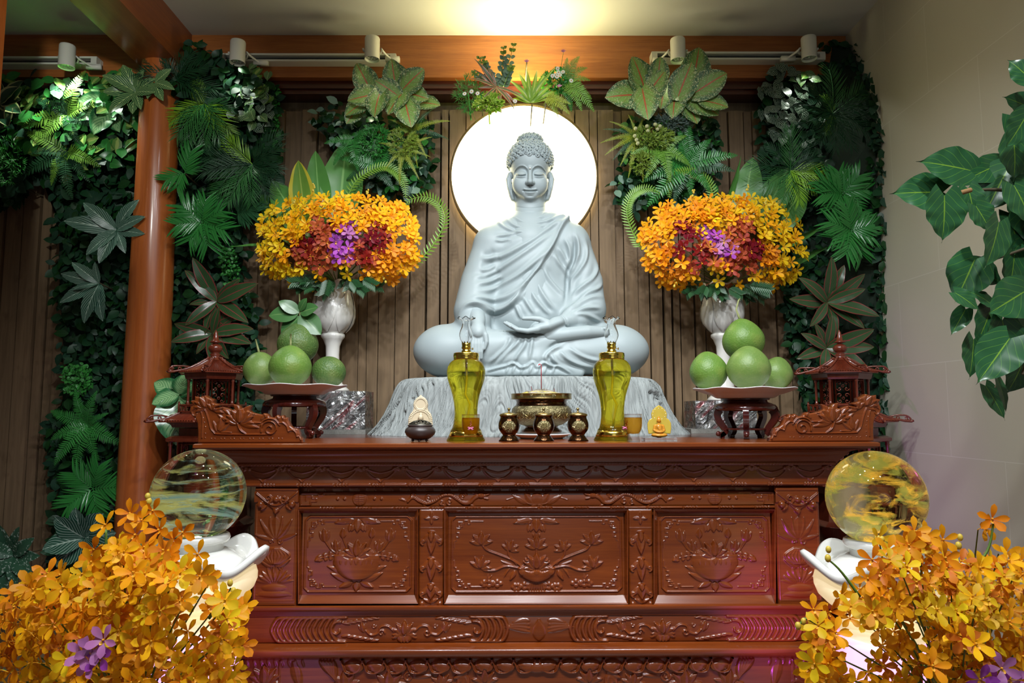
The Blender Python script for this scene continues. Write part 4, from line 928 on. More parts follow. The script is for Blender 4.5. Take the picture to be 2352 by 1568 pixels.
# superellipse plan, flat at the back
ca, sa = np.cos(th_)[:, None], np.sin(th_)[:, None]; sx_ = np.sign(ca)*np.abs(ca)**.9; sy_ = np.sign(sa)*np.abs(sa)**.9
rad = pr[None]*(1+lump)+.095*st
v = np.stack([pc[0]+rad*sx_*.585, pc[1]+rad*sy_*np.where(sa < 0, .262, .20), ZT+.0005+Hp*np.clip(pz[None]+.012*st*(pz[None] > .02), 0, 1.0)], -1); v[..., 1] = np.minimum(v[..., 1], 3.685)
ped = MB().grid(v[:, ::-1], wu=True)
t = NT('grey_grass_stone'); f1 = t.noise(1.0, t.obj((95, 60, 5)), 4, .2); t.set(color=t.ramp(f1, [(.3, (.20, .22, .215)), (.68, (.33, .36, .355))]), rough=.7, spec=.2); t.bump(f1, .6, .008)
tag(ped.obj('grass_pedestal', t.m, W=None), 'grey pedestal shaped like draped grass under the large seated statue', 'pedestal')
# ---------------------------------------------------------------- offerings on the altar
def at(px, py, Y): return P(px, py, Y)
def pl(prof_px, Y, y0): # [(r_px, y_px)] -> [(r, z above base)]
    k = pxm(Y); return [(r*k, (y0-y)*k*1.004) for r, y in prof_px]
t = NT('clear_glass'); t.set(color=(1, 1, 1), rough=.02, trans=1, ior=1.45); M['glass'] = t.m
def clear(name, c, rough, ior, mixf, tc):
    t = NT(name); t.set(color=c, rough=rough, trans=1, ior=ior); tr = t.n('ShaderNodeBsdfTransparent'); tr.inputs[0].default_value = (*tc, 1)
    mx = t.n('ShaderNodeMixShader'); mx.inputs[0].default_value = mixf; out = [q for q in t.t.nodes if q.type == 'OUTPUT_MATERIAL'][0]
    t.l(t.b.outputs[0], mx.inputs[1]); t.l(tr.outputs[0], mx.inputs[2]); t.l(mx.outputs[0], out.inputs[0]); return t.m
M['oil'] = clear('yellow_oil', (.95, .80, .05), .02, 1.46, .35, (.95, .85, .15)); M['tea'] = clear('amber_tea', (.95, .50, .06), .05, 1.2, .6, (.98, .62, .15)); M['thin'] = clear('thin_glass', (1, 1, 1), .02, 1.3, .75, (.98, .98, .98))
t = NT('polished_gold'); t.set(color=(.86, .62, .12), rough=.16, metal=1); M['gold'] = t.m
M['wick'] = simple('cotton_wick', (.85, .78, .25), .7)
M['porcelain'] = simple('white_porcelain', (.84, .82, .84), .18, var=.02)
def oil_lamp(cx, label):
    Y = 2.66; b = at(cx, 1013, Y); k = pxm(Y)
    L = thing('oil_lamp', label, 'oil lamp', (b.x, Y, ZT), 0, 'glass oil lamps on the altar')
    z = lambda y: (1013-y)*k
    out = [(0, 1013), (43, 1013), (44, 1011), (41, 1005), (38, 1000), (35, 994), (34, 988), (31, 984), (28.5, 975), (26.5, 960), (26, 950), (26.5, 938), (28, 925), (31, 910), (35, 896), (39, 884), (42.5, 872), (44, 862), (44, 853), (42, 844), (38, 836), (33, 831), (29, 829), (28, 826)]
    inn = [(0, 984), (26, 984), (25, 970), (23.5, 955), (23.5, 945), (25, 930), (28, 913), (33, 897), (38, 882), (41, 868), (41.5, 862)]
    g = MB().lathe([(r*k, z(y)) for r, y in out+[(0, 826)]], n=64); gl = g.obj('glass_vessel', M['oil'], L)
    g = MB().lathe([(r*k, z(y)) for r, y in [(38.6, 1003), (39.6, 1002), (36.5, 995), (35.4, 989.5), (34.6, 990), (35.5, 996)]][::1], n=64); g.obj('foot_band', M['gold'], L)
    g = MB().tube([(0, 0, z(990)), (.004, 0, z(960)), (.012, -.004, z(930)), (-.002, 0, z(905)), (.002, 0, z(870)), (0, 0, z(832))], .0032, 8); g.obj('wick', M['wick'], L)
    c = MB().lathe([(r*k, z(y)) for r, y in [(0, 828.5), (28.5, 828.5), (29.5, 826), (28.6, 824), (29.6, 822), (29.6, 817), (28.8, 815.5), (29.4, 814), (27, 812.5), (10, 812), (0, 812)]], n=64); c.obj('cap', M['gold'], L)
    c = MB().lathe([(r*k, z(y)) for r, y in [(9, 812), (10.5, 811), (11, 808), (9, 806), (8.5, 804), (10.5, 802), (10.8, 799), (9.5, 797), (10, 794), (10.6, 790), (9.4, 790), (9, 795), (0, 796)]], n=40)
    for q in range(10):
        a = q*PI/5; c.add([(10.6*k*math.cos(a+d), 10.6*k*math.sin(a+d), z(yy)) for d, yy in ((-.24, 791), (.24, 791), (0, 785), (0, 791))], [(0, 1, 2, 2), (0, 2, 1, 1)])
    c.tube([(10*k, 0, z(803)), (15*k, -.002, z(803))], .0009, 6); c.tube([(15*k, -.002, z(800.5)), (15*k, -.002, z(805.5))], .0022, 8)
    c.obj('burner', M['gold'], L)
    pr = [(9, 791), (11.5, 786), (14.5, 780), (16.2, 773), (15.8, 766), (13.5, 759), (10.8, 752), (9.4, 745), (9.8, 740), (12.5, 735.5), (17, 732.5), (20, 731.5)]
    pr = pr+[(r-.75, y+.2) for r, y in pr[::-1]]
    def wob(a, r, z_):
        f = np.clip((z_-z(741))/(z(731)-z(741)), 0, 1); return r*(1+.06*f*np.cos(a*7)), z_+f*.0042*np.sin(a*7)
    MB().lathe([(r*k, z(y)) for r, y in pr], n=84, wob=wob).obj('chimney', M['glass'], L)
    return L
oil_lamp(1070, 'glass oil lamp of yellow oil left of the bronze censer, gold cap and clear chimney')
oil_lamp(1408, 'glass oil lamp of yellow oil right of the bronze censer, gold cap and clear chimney')
# bronze ware
def bronze(name, c0, c1, rough, em=0):
    t = NT(name); v = t.obj(); f = t.noise(30, v, 4); vo = t.n('ShaderNodeTexVoronoi'); vo.inputs['Scale'].default_value = 85; t.l(v, vo.inputs['Vector'])
    t.set(color=t.mix(f, c0, c1), rough=rough, metal=.95)
    if em: t.bump(t.noise(95, v, 4, 2.0), em, .008)
    return t.m
M['bronze'] = bronze('dark_bronze', (.060, .026, .014), (.12, .055, .02), .16)
M['brass'] = bronze('antique_brass', (.30, .22, .08), (.42, .32, .13), .26)
M['emb'] = bronze('embossed_brass', (.16, .135, .065), (.36, .31, .16), .36, .8)
FONT = None
def glyph(txt, size, depth, mat, parent, loc, name='lettering', rot=(PI/2, 0, 0)):
    cu_ = bpy.data.curves.new(name, 'FONT'); cu_.body = txt; cu_.size = size; cu_.extrude = depth; cu_.align_x = 'CENTER'; cu_.align_y = 'CENTER'; cu_.bevel_depth = depth*.3
    o = bpy.data.objects.new(name, cu_); COL.objects.link(o); bpy.context.view_layer.update()
    me = bpy.data.meshes.new_from_object(o.evaluated_get(bpy.context.evaluated_depsgraph_get())); bpy.data.objects.remove(o)
    me.materials.clear(); me.materials.append(mat); o = bpy.data.objects.new(name, me); COL.objects.link(o); o.parent = parent; o.location = loc; o.rotation_euler = rot; return o
Y = 2.86; k = pxm(Y); b = at(1244, 1003, Y); CZ = .0
zc = lambda y: (1006-y)*k
C_ = thing('incense_burner', 'wide embossed bronze incense burner filled with ash at the centre of the altar', 'incense burner', (b.x, Y, ZT+.022))
MB().lathe([(r*k, zc(y)-.022) for r, y in [(0, 993), (44, 993), (47, 989), (45, 986), (38, 982), (36, 979), (40, 976)]], n=64).obj('foot', M['bronze'], C_)
MB().lathe([(r*k, zc(y)-.022) for r, y in [(38, 977), (48, 974), (60, 966), (67, 956), (69, 946), (67, 938), (61, 932)]], n=96).obj('bowl', M['emb'], C_)
MB().lathe([(r*k, zc(y)-.022) for r, y in [(61.5, 933), (59, 930), (57, 925), (58, 920), (62, 917), (66, 916)]], n=64).obj('neck', M['bronze'], C_)
rim = MB().lathe([(r*k, zc(y)-.022) for r, y in [(64, 917), (69, 917), (69.6, 915.5), (69, 914.5), (69, 906), (69.8, 905), (69.4, 904), (66, 904), (64, 907), (60, 911), (0, 911)]], n=96).obj('rim', M['brass'], C_)
for i, ch in enumerate('佛☸佛☸佛'):
    a = R(-90+(i-2)*21); g = glyph('佛' if i % 2 == 0 else '米', .017, .0005, M['emb'], rim, (69.2*k*math.cos(a), 69.2*k*math.sin(a), zc(910)-.022), 'emblem', (PI/2, 0, a+PI/2))
e_ = MB()
for i in range(7):   # lotus sprays embossed on the belly
    a0 = -PI/2+(i-3)*.44
    for d in range(-3, 4):
        pts = []
        for s2 in np.linspace(0, 1, 6):
            zz_ = 961-s2*16*math.cos(d*.42)*1.0; aa = a0+d*.055*s2*1.6; rr_ = np.interp(zz_, [938, 946, 956, 966], [67, 69.3, 67.5, 60.5])
            pts.append((rr_*k*math.cos(aa), rr_*k*math.sin(aa), zc(zz_)-.022))
        e_.tube(pts, [.0009, .0016, .002, .0018, .0012, .0004], 5)
e_.obj('embossing', M['brass'], C_)
t = NT('incense_ash'); f1 = t.noise(70, t.obj(), 5); f2 = t.noise(22, t.obj(), 2); t.set(color=t.mix(t.ramp(f2, [(.48, (0,)), (.6, (.8,))]), t.ramp(f1, [(.3, (.22, .19, .16)), (.7, (.5, .45, .37))]), (.55, .46, .04)), rough=.95); t.bump(f1, .9, .01)
an = np.arange(64)/64*2*PI; rr_ = np.linspace(0, 60*k, 24)
hz = .021*np.clip(1-(rr_/(58*k))**2, 0, 1)[None]+.003*rng.random((64, 24))*(rr_ < 57*k)[None]
v = np.stack([rr_[None]*np.cos(an)[:, None], rr_[None]*np.sin(an)[:, None], zc(909)-.022+hz], -1)
MB().grid(v[:, ::1], wu=True).obj('ash', t.m, C_)
sk = MB()
for i in range(55):
    a = random.random()*6.28; r0 = random.random()*.085; x, y_ = r0*math.cos(a), r0*math.sin(a); h0 = zc(909)-.022+.021*(1-(r0/(58*k))**2)+.002; d = random.random()*6.28; L_ = .012+.012*random.random()
    sk.tube([(x-L_*math.cos(d), y_-L_*math.sin(d), h0-.002), (x+L_*math.cos(d), y_+L_*math.sin(d), h0+.003+.004*random.random())], .0007, 5)
sk.obj('burnt_sticks', simple('burnt_stick', (.36, .32, .27), .9), C_)
red = simple('red_incense', (.38, .02, .03), .6)
h0 = zc(909)-.022
def stick(label, pts, r_=.0012, m=None):
    mb = MB(); mb.tube(pts, r_, 6); o = mb.obj('incense_stick', m or red, None); o.location = (C_.location.x+o.location.x, C_.location.y+o.location.y, C_.location.z+o.location.z); tag(o, label, 'incense stick', 'incense sticks in the censer')
stick('tallest red incense stick with a drooping burnt tip, standing in the ash', [(.0, 0, h0+.015), (0, 0, h0+.12), (-.001, 0, h0+.127), (-.006, 0, h0+.129), (-.011, 0, h0+.124)], [.0018, .0016, .0014, .0022, .0022])
stick('short red incense stub leaning at the left of the ash', [(-.036, -.01, h0+.006), (-.041, -.01, h0+.038)], .0013)
stick('short red incense stub at the right of the ash', [(.052, -.01, h0+.0), (.052, -.01, h0+.03)], .0013)
sp = MB().lathe([(r*k, z*1.) for r, z in [(0, 0), (48, 0), (50, .004), (64, .016), (66, .02), (64, .021), (48, .008), (0, .008)]], (b.x, Y, ZT), 64)
tag(sp.obj('saucer', M['porcelain']), 'white saucer under the bronze incense burner', 'saucer')
def jar(cx, label):
    Y = 2.62; k = pxm(Y); q = at(cx, 1014, Y); J = thing('incense_jar', label, 'jar', (q.x, Y, ZT), 0, 'lidded bronze jars before the censer')
    z = lambda y: (1014-y)*k
    MB().lathe([(r*k, z(y)) for r, y in [(0, 1014), (23, 1014), (24, 1012.5), (21, 1009), (17, 1003), (14.5, 1001), (14.5, 999), (17, 996), (21, 991), (23.6, 985), (24.4, 979), (23.8, 972), (21.8, 966), (20, 962), (19.6, 959), (21, 956)]], n=56).obj('jar_body', M['bronze'], J)
    lid = MB().lathe([(r*k, z(y)) for r, y in [(20, 957), (21.8, 956), (22, 954), (20, 952), (13, 949.5), (5, 948), (2.6, 947), (1.9, 945), (2.8, 943.4), (3.6, 941), (2.6, 938.6), (0, 938)]], n=48).obj('lid', M['brass'], J)
    # raised round medallion with a character
    n1 = 20; aa = np.linspace(-.78, .78, n1); ys = np.linspace(966, 994, 14); R_ = np.interp(ys, [966, 972, 979, 985, 991, 996], [21.8, 23.8, 24.4, 23.6, 21, 17])+.5
    v = np.stack([(R_[None]*np.cos(aa-PI/2)[:, None])*k, (R_[None]*np.sin(aa-PI/2)[:, None])*k, np.broadcast_to(z(ys)[None], (n1, 14))], -1)
    d = (aa[:, None]/.74)**2+((ys[None]-980)/13.2)**2; v[d > 1, :2] *= .93
    MB().grid(v[:, ::-1]).obj('medallion', M['emb'], J)
    glyph('佛', .024, .0009, M['brass'], J, (0, -25.3*k, z(980)), 'emblem')
    return J
jar(1169, 'small lidded bronze jar left of the censer, nearest the left oil lamp'); jar(1249, 'small lidded bronze jar in the middle, in front of the censer'); jar(1328, 'small lidded bronze jar right of the censer, nearest the right oil lamp')
def cup(cx, y0, label, bow):
    Y = 2.56; k = pxm(Y); q = at(cx, y0, Y); J = thing('tea_glass', label, 'glass', (q.x, Y, ZT), 0, 'glasses of tea by the oil lamps'); z = lambda y: (1016-y)*k
    o_ = [(0, 1016), (14, 1016), (15, 1014), (14, 1010), (13, 1005), (13.5, 1001), (14, 999), (17, 993), (20, 985), (21, 975), (21, 965), (20.6, 957), (20.8, 953)]
    i_ = [(20, 953), (19.8, 958), (20, 966), (19.8, 975), (18.8, 984), (15.8, 992), (12, 997), (0, 998)]
    MB().lathe([(r*k, z(y)) for r, y in o_+i_], n=48, wob=lambda a, r, z_: (r*(1+.02*np.cos(a*9)*(z_ < z(985))), z_)).obj('glass_body', M['thin'], J)
    MB().lathe([(r*k, z(y)) for r, y in [(0, 998.3), (12.1, 997.3), (15.9, 992.3), (18.9, 984), (19.9, 975), (20.1, 966), (20, 961), (0, 961)]], n=40).obj('tea', M['tea'], J)
    w = MB()
    for sg in (1, -1):
        for t2 in (0, .5): w.tube([(0, 0, 0), (sg*.006, -.001, .003-t2*.012), (sg*.010, 0, .004-t2*.016), (sg*.005, .001, -.001-t2*.01), (0, 0, 0)], .0016, 6)
    w.sph((0, -.001, 0), .0026, 8, 6)
    o = w.obj('ribbon_bow', simple('pink_ribbon', (.75, .22, .42), .5), J); a = R(bow); o.location = (21*k*math.cos(a), 21*k*math.sin(a)-.001, z(984))
    w = MB()
    for q_ in range(5): w.sph((math.cos(a)*19*k*(1-.05*q_)+.002*(q_ % 2), math.sin(a)*19*k, z(979-q_*2.6)), .0032-.0003*q_, 8, 6)
    w.obj('flower_charm', simple('dried_flower', (.30, .07, .02), .7), J)
    return J
cup(1081, 1015, 'small glass of tea before the left oil lamp, tied with a pink bow', -88); cup(1455, 1015, 'small glass of tea beside the right oil lamp, pink bow on its left', -160)
# brown clay censer and cream figurine
Y = 2.62; k = pxm(Y); q = at(965, 1012, Y); z = lambda y: (1013-y)*k
J = thing('clay_incense_pot', 'small dark brown clay incense pot on three stubby feet in front of the cream figurine', 'incense pot', (q.x, Y, ZT))
MB().lathe([(r*k, z(y)) for r, y in [(0, 1009), (14, 1009), (24, 1005), (32, 998), (35, 991), (33.5, 985), (28, 980), (26.5, 979), (28.5, 978), (28.5, 976), (26, 975), (22, 977)]], n=56).obj('pot', simple('brown_clay', (.038, .026, .024), .38), J)
for a in (-150, -90, -30): MB().sph((18*k*math.cos(R(a)), 18*k*math.sin(R(a)), z(1009.5)), 3.4*k, 10, 8).obj('foot', simple('brown_clay', (.038, .026, .024), .38), J)
lid = MB(); lid.lathe([(r*k, z(y)) for r, y in [(26, 976.4), (25.5, 973.5), (24, 972)]], n=48)
for i in range(11):
    a = i/11*2*PI
    lid.tube([(24.5*k*math.cos(a), 24.5*k*math.sin(a), z(972.4)), (15*k*math.cos(a+.3), 15*k*math.sin(a+.3), z(967.5)), (6*k*math.cos(a+.1), 6*k*math.sin(a+.1), z(965.5)), (0, 0, z(965))], .0021, 6)
    lid.tube([(20*k*math.cos(a+u), 20*k*math.sin(a+u), z(970)) for u in (0, .2, .4, .57)], .002, 6)
lid.obj('pierced_lid', simple('aged_bronze', (.07, .065, .05), .4, .7), J)
# small figurines
def figurine(px_, y0, Yf, H, mat, name, label, cat, halo, parent=None, dy=0):
    q = at(px_, y0, Yf); sc = H; T = thing(name, label, cat, (q.x, Yf, ZT+dy)); fg = Solid(); V = lambda x, y, z: (x*sc, y*sc, z*sc)
    fg.ell(V(0, -.02, .07), V(.30, .16, .075), .04*sc); fg.ell(V(.16, -.06, .09), V(.13, .1, .06), .03*sc); fg.ell(V(-.16, -.06, .09), V(.13, .1, .06), .03*sc)
    fg.cap([V(0, 0, .12), V(0, 0, .38)], [.13*sc, .12*sc], .04*sc); fg.cap([V(-.13, 0, .42), V(.13, 0, .42)], .055*sc, .03*sc)
    fg.ell(V(0, -.01, .62), V(.075, .075, .095), .02*sc); fg.ell(V(0, 0, .72), V(.045, .045, .05), .02*sc); fg.cap([V(0, 0, .45), V(0, 0, .55)], .04*sc, .02*sc)
    for s2 in (1, -1): fg.cap([V(s2*.15, 0, .40), V(s2*.19, -.02, .26), V(s2*.10, -.12, .20), V(s2*.02, -.15, .19)], [.055*sc, .05*sc, .04*sc, .03*sc], .02*sc); fg.cap([V(s2*.075, 0, .60), V(s2*.08, 0, .53)], .014*sc, .01*sc)
    for i in range(5): fg.cap([V(-.11+i*.05, -.11, .42-i*.02), V(-.02+i*.035, -.14, .28), V(.03, -.13, .20)], .010*sc, .012*sc)
    v, f = fg.mesh(.0016); v = relax(v, f, 1); MB().add(v, f).obj('seated_figure', mat, T); return T, sc
cream = NT('carved_cream'); cream.set(color=(.60, .50, .34), rough=.55); cream.bump(cream.noise(300, cream.obj(), 3), .3, .001)
F1, sc = figurine(966, 1000, 2.74, .135, cream.m, 'cream_figurine', 'small cream carved seated figurine with a pointed double halo behind the clay pot', 'figurine', 1)
F1.location.z = ZT+.002
r = Relief(925, 898, 1007, 1016, 2.76, .8); r.h += 1
poly = [(945, 1010), (942, 1000), (940, 988), (938, 976), (938, 962), (942, 952), (948, 945), (950, 938), (949, 930), (951, 922), (957, 915), (963, 911), (966, 907), (969, 911), (976, 915), (981, 922), (983, 930), (982, 938), (984, 945), (990, 952), (993, 962), (994, 976), (992, 988), (989, 1000), (986, 1010)]
for rr_ in (15, 12.5): 
    for a in range(28): r.disc(966+rr_*1.0*math.cos(a*PI/14), 929+rr_*math.sin(a*PI/14), 1.5, 1.6, base=1)
for rr_ in (25, 21.5):
    for a in range(40): r.disc(966+rr_*math.cos(a*PI/20), 968+rr_*1.05*math.sin(a*PI/20), 1.7, 1.7, base=1)
o = r.cutout(poly, .004).obj('halo_plate', cream.m, F1, W=True); F1['_w'] = [float(x) for x in F1.location]
t = NT('amber_glass'); t.set(color=(.95, .42, .05), rough=.12, trans=.55, ior=1.35); amb = t.m
t = NT('pale_amber_glass'); t.set(color=(.95, .68, .10), rough=.15, trans=.6, ior=1.35); amb2 = t.m
F2, sc = figurine(1514, 1003, 2.62, .10, amb, 'amber_figurine', 'amber glass plaque of a seated figure standing on a clear glass block', 'figurine', 1, dy=.0135)
r = Relief(1484, 924, 1544, 1000, 2.635, .7); r.h += 1; poly = [(1489, 996), (1487, 985), (1487, 972), (1491, 964), (1497, 960), (1496, 950), (1499, 942), (1506, 935), (1514, 930), (1522, 935), (1529, 942), (1532, 950), (1531, 960), (1537, 964), (1541, 972), (1541, 985), (1539, 996)]
F2['_w'] = [float(x) for x in F2.location]
r.cutout(poly, .003).obj('plaque', amb2, F2, W=True)
w = MB()
for a in range(-3, 8): w.sph((at(1514+15*math.cos(-a*PI/5.6), 950+13*math.sin(-a*PI/5.6), 2.62)), .0014, 8, 6)
w.obj('glass_beads', M['porcelain'], F2, W=True)
b0 = at(1480, 1010, 2.60); b1 = at(1553, 1010, 2.60)
o = MB().box(b0.x, b1.x, 2.585, 2.655, ZT+.0003, ZT+.0128).obj('glass_base', M['glass'], F2, False, W=True)

# ---------------------------------------------------------------- pomelos on plates on round stands
M['red_lacquer'] = wood('dark_lacquer', (.045, .006, .005), (.085, .012, .008), .12, 'z', coat=.6)
def fruit_stand(cx, Y, py_top, label, plabel, R0=None):
    k = pxm(Y); q = at(cx, 940, Y); T = thing('round_stand', label, 'stand', (q.x, Y, ZT), 0, 'round lacquered stands under the fruit plates'); Ht = at(cx, py_top, Y).z-ZT
    r0 = 66*k
    tp = MB().lathe([(0, Ht-.006), (r0*.80, Ht-.006), (r0*.82, Ht-.001), (r0*.80, Ht), (0, Ht)], n=48); tp.obj('seat_disc', M['red_lacquer'], T)
    MB().lathe([(r0*.66, Ht-.05), (r0*.98, Ht-.05), (r0*1.06, Ht-.044), (r0*1.06, Ht-.036), (r0*1.0, Ht-.026), (r0*.84, Ht-.018), (r0*.74, Ht-.014), (r0*.72, Ht-.006), (r0*.3, Ht-.006)], n=64).obj('apron', M['red_lacquer'], T)
    h = Ht-.045
    for i in range(5):
        a = R(-90+36+72*i+18); ca, sa = math.cos(a), math.sin(a)
        prof_ = [(.93, h), (1.00, h*.86), (.98, h*.68), (.86, h*.50), (.76, h*.36), (.72, h*.26), (.80, h*.16), (.92, h*.14), (.98, h*.19), (.92, h*.1), (.86, h*.03), (.88, .0)]
        mb = MB(); p_ = smooth([(u*r0, zz_) for u, zz_ in prof_[:8]], 26); W2 = np.interp(np.linspace(0, 1, 26), [0, .3, .7, 1], [.017, .013, .010, .009]); 
        n_ = np.gradient(p_, axis=0); n_ /= np.linalg.norm(n_, axis=1)[:, None]; nn = np.stack([n_[:, 1], -n_[:, 0]], 1)
        for pth, ww in ((p_, W2), (smooth([(.76*r0, h*.20), (.86*r0, h*.10), (.84*r0, h*.04), (.90*r0, .0)], 12), np.full(12, .0085))):
            n_ = np.gradient(pth, axis=0); n_ /= np.linalg.norm(n_, axis=1)[:, None]; nn = np.stack([n_[:, 1], -n_[:, 0]], 1); tw = .011
            A_ = pth+nn*ww[:, None]; B_ = pth-nn*ww[:, None]; ring = []
            for (pp, s2) in ((A_, 1), (A_, -1), (B_, -1), (B_, 1)):
                ring.append(np.stack([pp[:, 0]*ca-s2*tw*sa, pp[:, 0]*sa+s2*tw*ca, np.maximum(pp[:, 1], 0)], -1))
            v = np.stack(ring, 1); mb.grid(v, wv=True); mb.add(v[0], [(0, 1, 2, 3)]); mb.add(v[-1], [(3, 2, 1, 0)])
        mb.sph((.97*r0*ca, .97*r0*sa, h*.165), .0105, 10, 8)
        mb.obj('leg', M['red_lacquer'], T, 'a')
    MB().lathe([(r0*.60, h*.30), (r0*.72, h*.30), (r0*.72, h*.36), (r0*.60, h*.36), (r0*.60, h*.30)], n=40).obj('stretcher', M['red_lacquer'], T)
    pr_ = [(0, 0), (r0*.92, 0), (r0*1.0, .003), (r0*1.14, .014), (r0*1.30, .019), (r0*1.62, .034), (r0*1.72, .0375), (r0*1.72, .040), (r0*1.60, .038), (r0*1.28, .024), (r0*1.0, .008), (0, .007)]
    def wob(a, r, z_): 
        f = np.clip((r/r0-1.1)/.6, 0, 1); return r*(1+.028*f*np.abs(np.cos(a*4))), z_+.0025*f*np.cos(a*8)
    p = MB().lathe([(r, z_) for r, z_ in pr_], (q.x, Y, ZT+Ht+.0004), 96, wob); o = p.obj('plate', M['porcelain']); tag(o, plabel, 'plate', 'white plates of pomelos'); return T, ZT+Ht
T1, zt1 = fruit_stand(677, 2.98, 907, 'dark red lacquered round stand under the left plate of pomelos', 'white wavy-edged plate carrying the left pomelos')
T2, zt2 = fruit_stand(1712, 2.84, 915, 'dark red lacquered round stand under the right plate of pomelos', 'white wavy-edged plate carrying the right pomelos')
def pom_mat(nm, c0, c1, c2, b=.5):
    t = NT(nm); v = t.obj(); f = t.noise(7, v, 4, .6); g = t.noise(150, v, 2); t.set(color=t.mix(t.ramp(g, [(.55, (0,)), (.75, (.35,))]), t.ramp(f, [(.3, c0), (.55, c1), (.75, c2)]), (.24, .29, .09)), rough=.42, spec=.4); t.bump(g, b, .003); return t.m
pm = [pom_mat('pomelo_bright', (.070, .155, .022), (.115, .215, .034), (.19, .25, .05)), pom_mat('pomelo_pale', (.09, .165, .033), (.14, .225, .05), (.21, .26, .08), .3), pom_mat('pomelo_rough', (.04, .095, .02), (.075, .14, .03), (.13, .17, .045), 1.0)]
M['stalk'] = simple('green_stalk', (.28, .30, .12), .7)
def pomelo(px_, py_, Y, rpx, m, label, top=.12, tilt=0, hz_=1.0, stalk=None, leaves=None):
    k = pxm(Y)*1.01; c = at(px_, py_, Y); r = rpx*k; T = thing('pomelo', label, 'fruit', tuple(c), 0, 'pomelos on the plates'); T.rotation_euler = (0, R(tilt), 0)
    b_ = np.linspace(-PI/2, PI/2, 26); rr_ = np.cos(b_)*(1-top*np.clip(np.sin(b_), 0, 1)**1.5); zz_ = np.sin(b_)*hz_*(1+top*.5*np.clip(np.sin(b_), 0, 1)**2); zz_ = np.maximum(zz_, -.93*hz_)
    lump_ = random.random()*6
    MB().lathe(list(zip(rr_*r, zz_*r)), n=48, wob=lambda a, R_, Z_: (R_*(1+.018*np.cos(2*a+lump_)+.012*np.cos(3*a)), Z_)).obj('peel', m, T)
    ztop = zz_[-1]*r
    if stalk: MB().tube([(0, 0, ztop-.006)]+[(x*k, 0, ztop+z_*k) for x, z_ in stalk], [.006, .0045]+[.0035]*(len(stalk)-1) if len(stalk) > 0 else .004, 8).obj('stalk', M['stalk'], T)
    return T, ztop, k
# leaf geometry used everywhere: uv x across the blade, y along it
def leaf(L, W, prof='ell', droop=.2, fold=.15, wave=0, nu=6, nv=10, tip=1.0, curl=0):
    v_ = np.linspace(0, 1, nv+1); u_ = np.linspace(-1, 1, nu+1)
    if prof == 'ell': w = np.sin(PI*np.clip(v_, 0, 1)**.85)**.75
    elif prof == 'heart': w = np.where(v_ < .3, np.sqrt(np.clip(1-((.3-v_)/.33)**2, 0, 1)), np.maximum(np.cos(np.clip((v_-.3)/.62, 0, 1)*PI/2)**.92, .16*(1-v_)**.8))
    elif prof == 'calad': w = np.where(v_ < .34, np.sqrt(np.clip(1-((.34-v_)/.36)**2, 0, 1)), np.cos((v_-.34)/.66*PI/2)**.72)
    elif prof == 'lance': w = np.sin(PI*v_**.7)**1.0*(1-.25*v_)
    elif prof == 'strap': w = np.clip(np.minimum(v_*4+.55, 1), 0, 1)*np.clip(1-v_**4, 0, 1)
    elif prof == 'spoon': w = np.sin(PI*v_**1.7)**.6*.95+.05*(1-v_)
    else: w = np.sin(PI*v_)
    w = w*W/2; w[-1] = 0 if prof != 'spoon' else w[-1]
    th = droop*v_**1.5; x = np.concatenate([[0], np.cumsum(np.cos((th[1:]+th[:-1])/2))])*L/nv; z_ = -np.concatenate([[0], np.cumsum(np.sin((th[1:]+th[:-1])/2))])*L/nv
    X = np.broadcast_to(x[None], (nu+1, nv+1)).copy(); Yv = u_[:, None]*w[None]; Z = z_[None]+np.abs(u_[:, None])*w[None]*fold-curl*u_[:, None]**2*w[None]
    if wave: Z = Z+wave*W*np.sin(v_[None]*PI*7+(u_[:, None] > 0)*1.3)*u_[:, None]**2*.5
    if prof in ('heart', 'calad'): X = X-(np.abs(u_[:, None])*.26*W*np.clip(1-v_[None]*5, 0, 1))
    uv = np.stack([np.broadcast_to((u_[:, None]+1)/2, X.shape), np.broadcast_to(v_[None], X.shape)], -1)
    b = MB().grid(np.stack([X, Yv, Z], -1), uv); return b.arrays()
def orient(pos, d, up=(0, -1, 0), scale=1.0, roll=0):
    d = Vector(d).normalized(); up = Vector(up); y = up.cross(d); 
    if y.length < 1e-4: y = Vector((1, 0, 0)).cross(d)
    y.normalize(); z_ = d.cross(y); Mx = Matrix((d, y, z_)).transposed().to_4x4(); Mx = Matrix.Translation(pos) @ Mx @ Matrix.Rotation(roll, 4, 'X') @ Matrix.Scale(scale, 4); return Mx
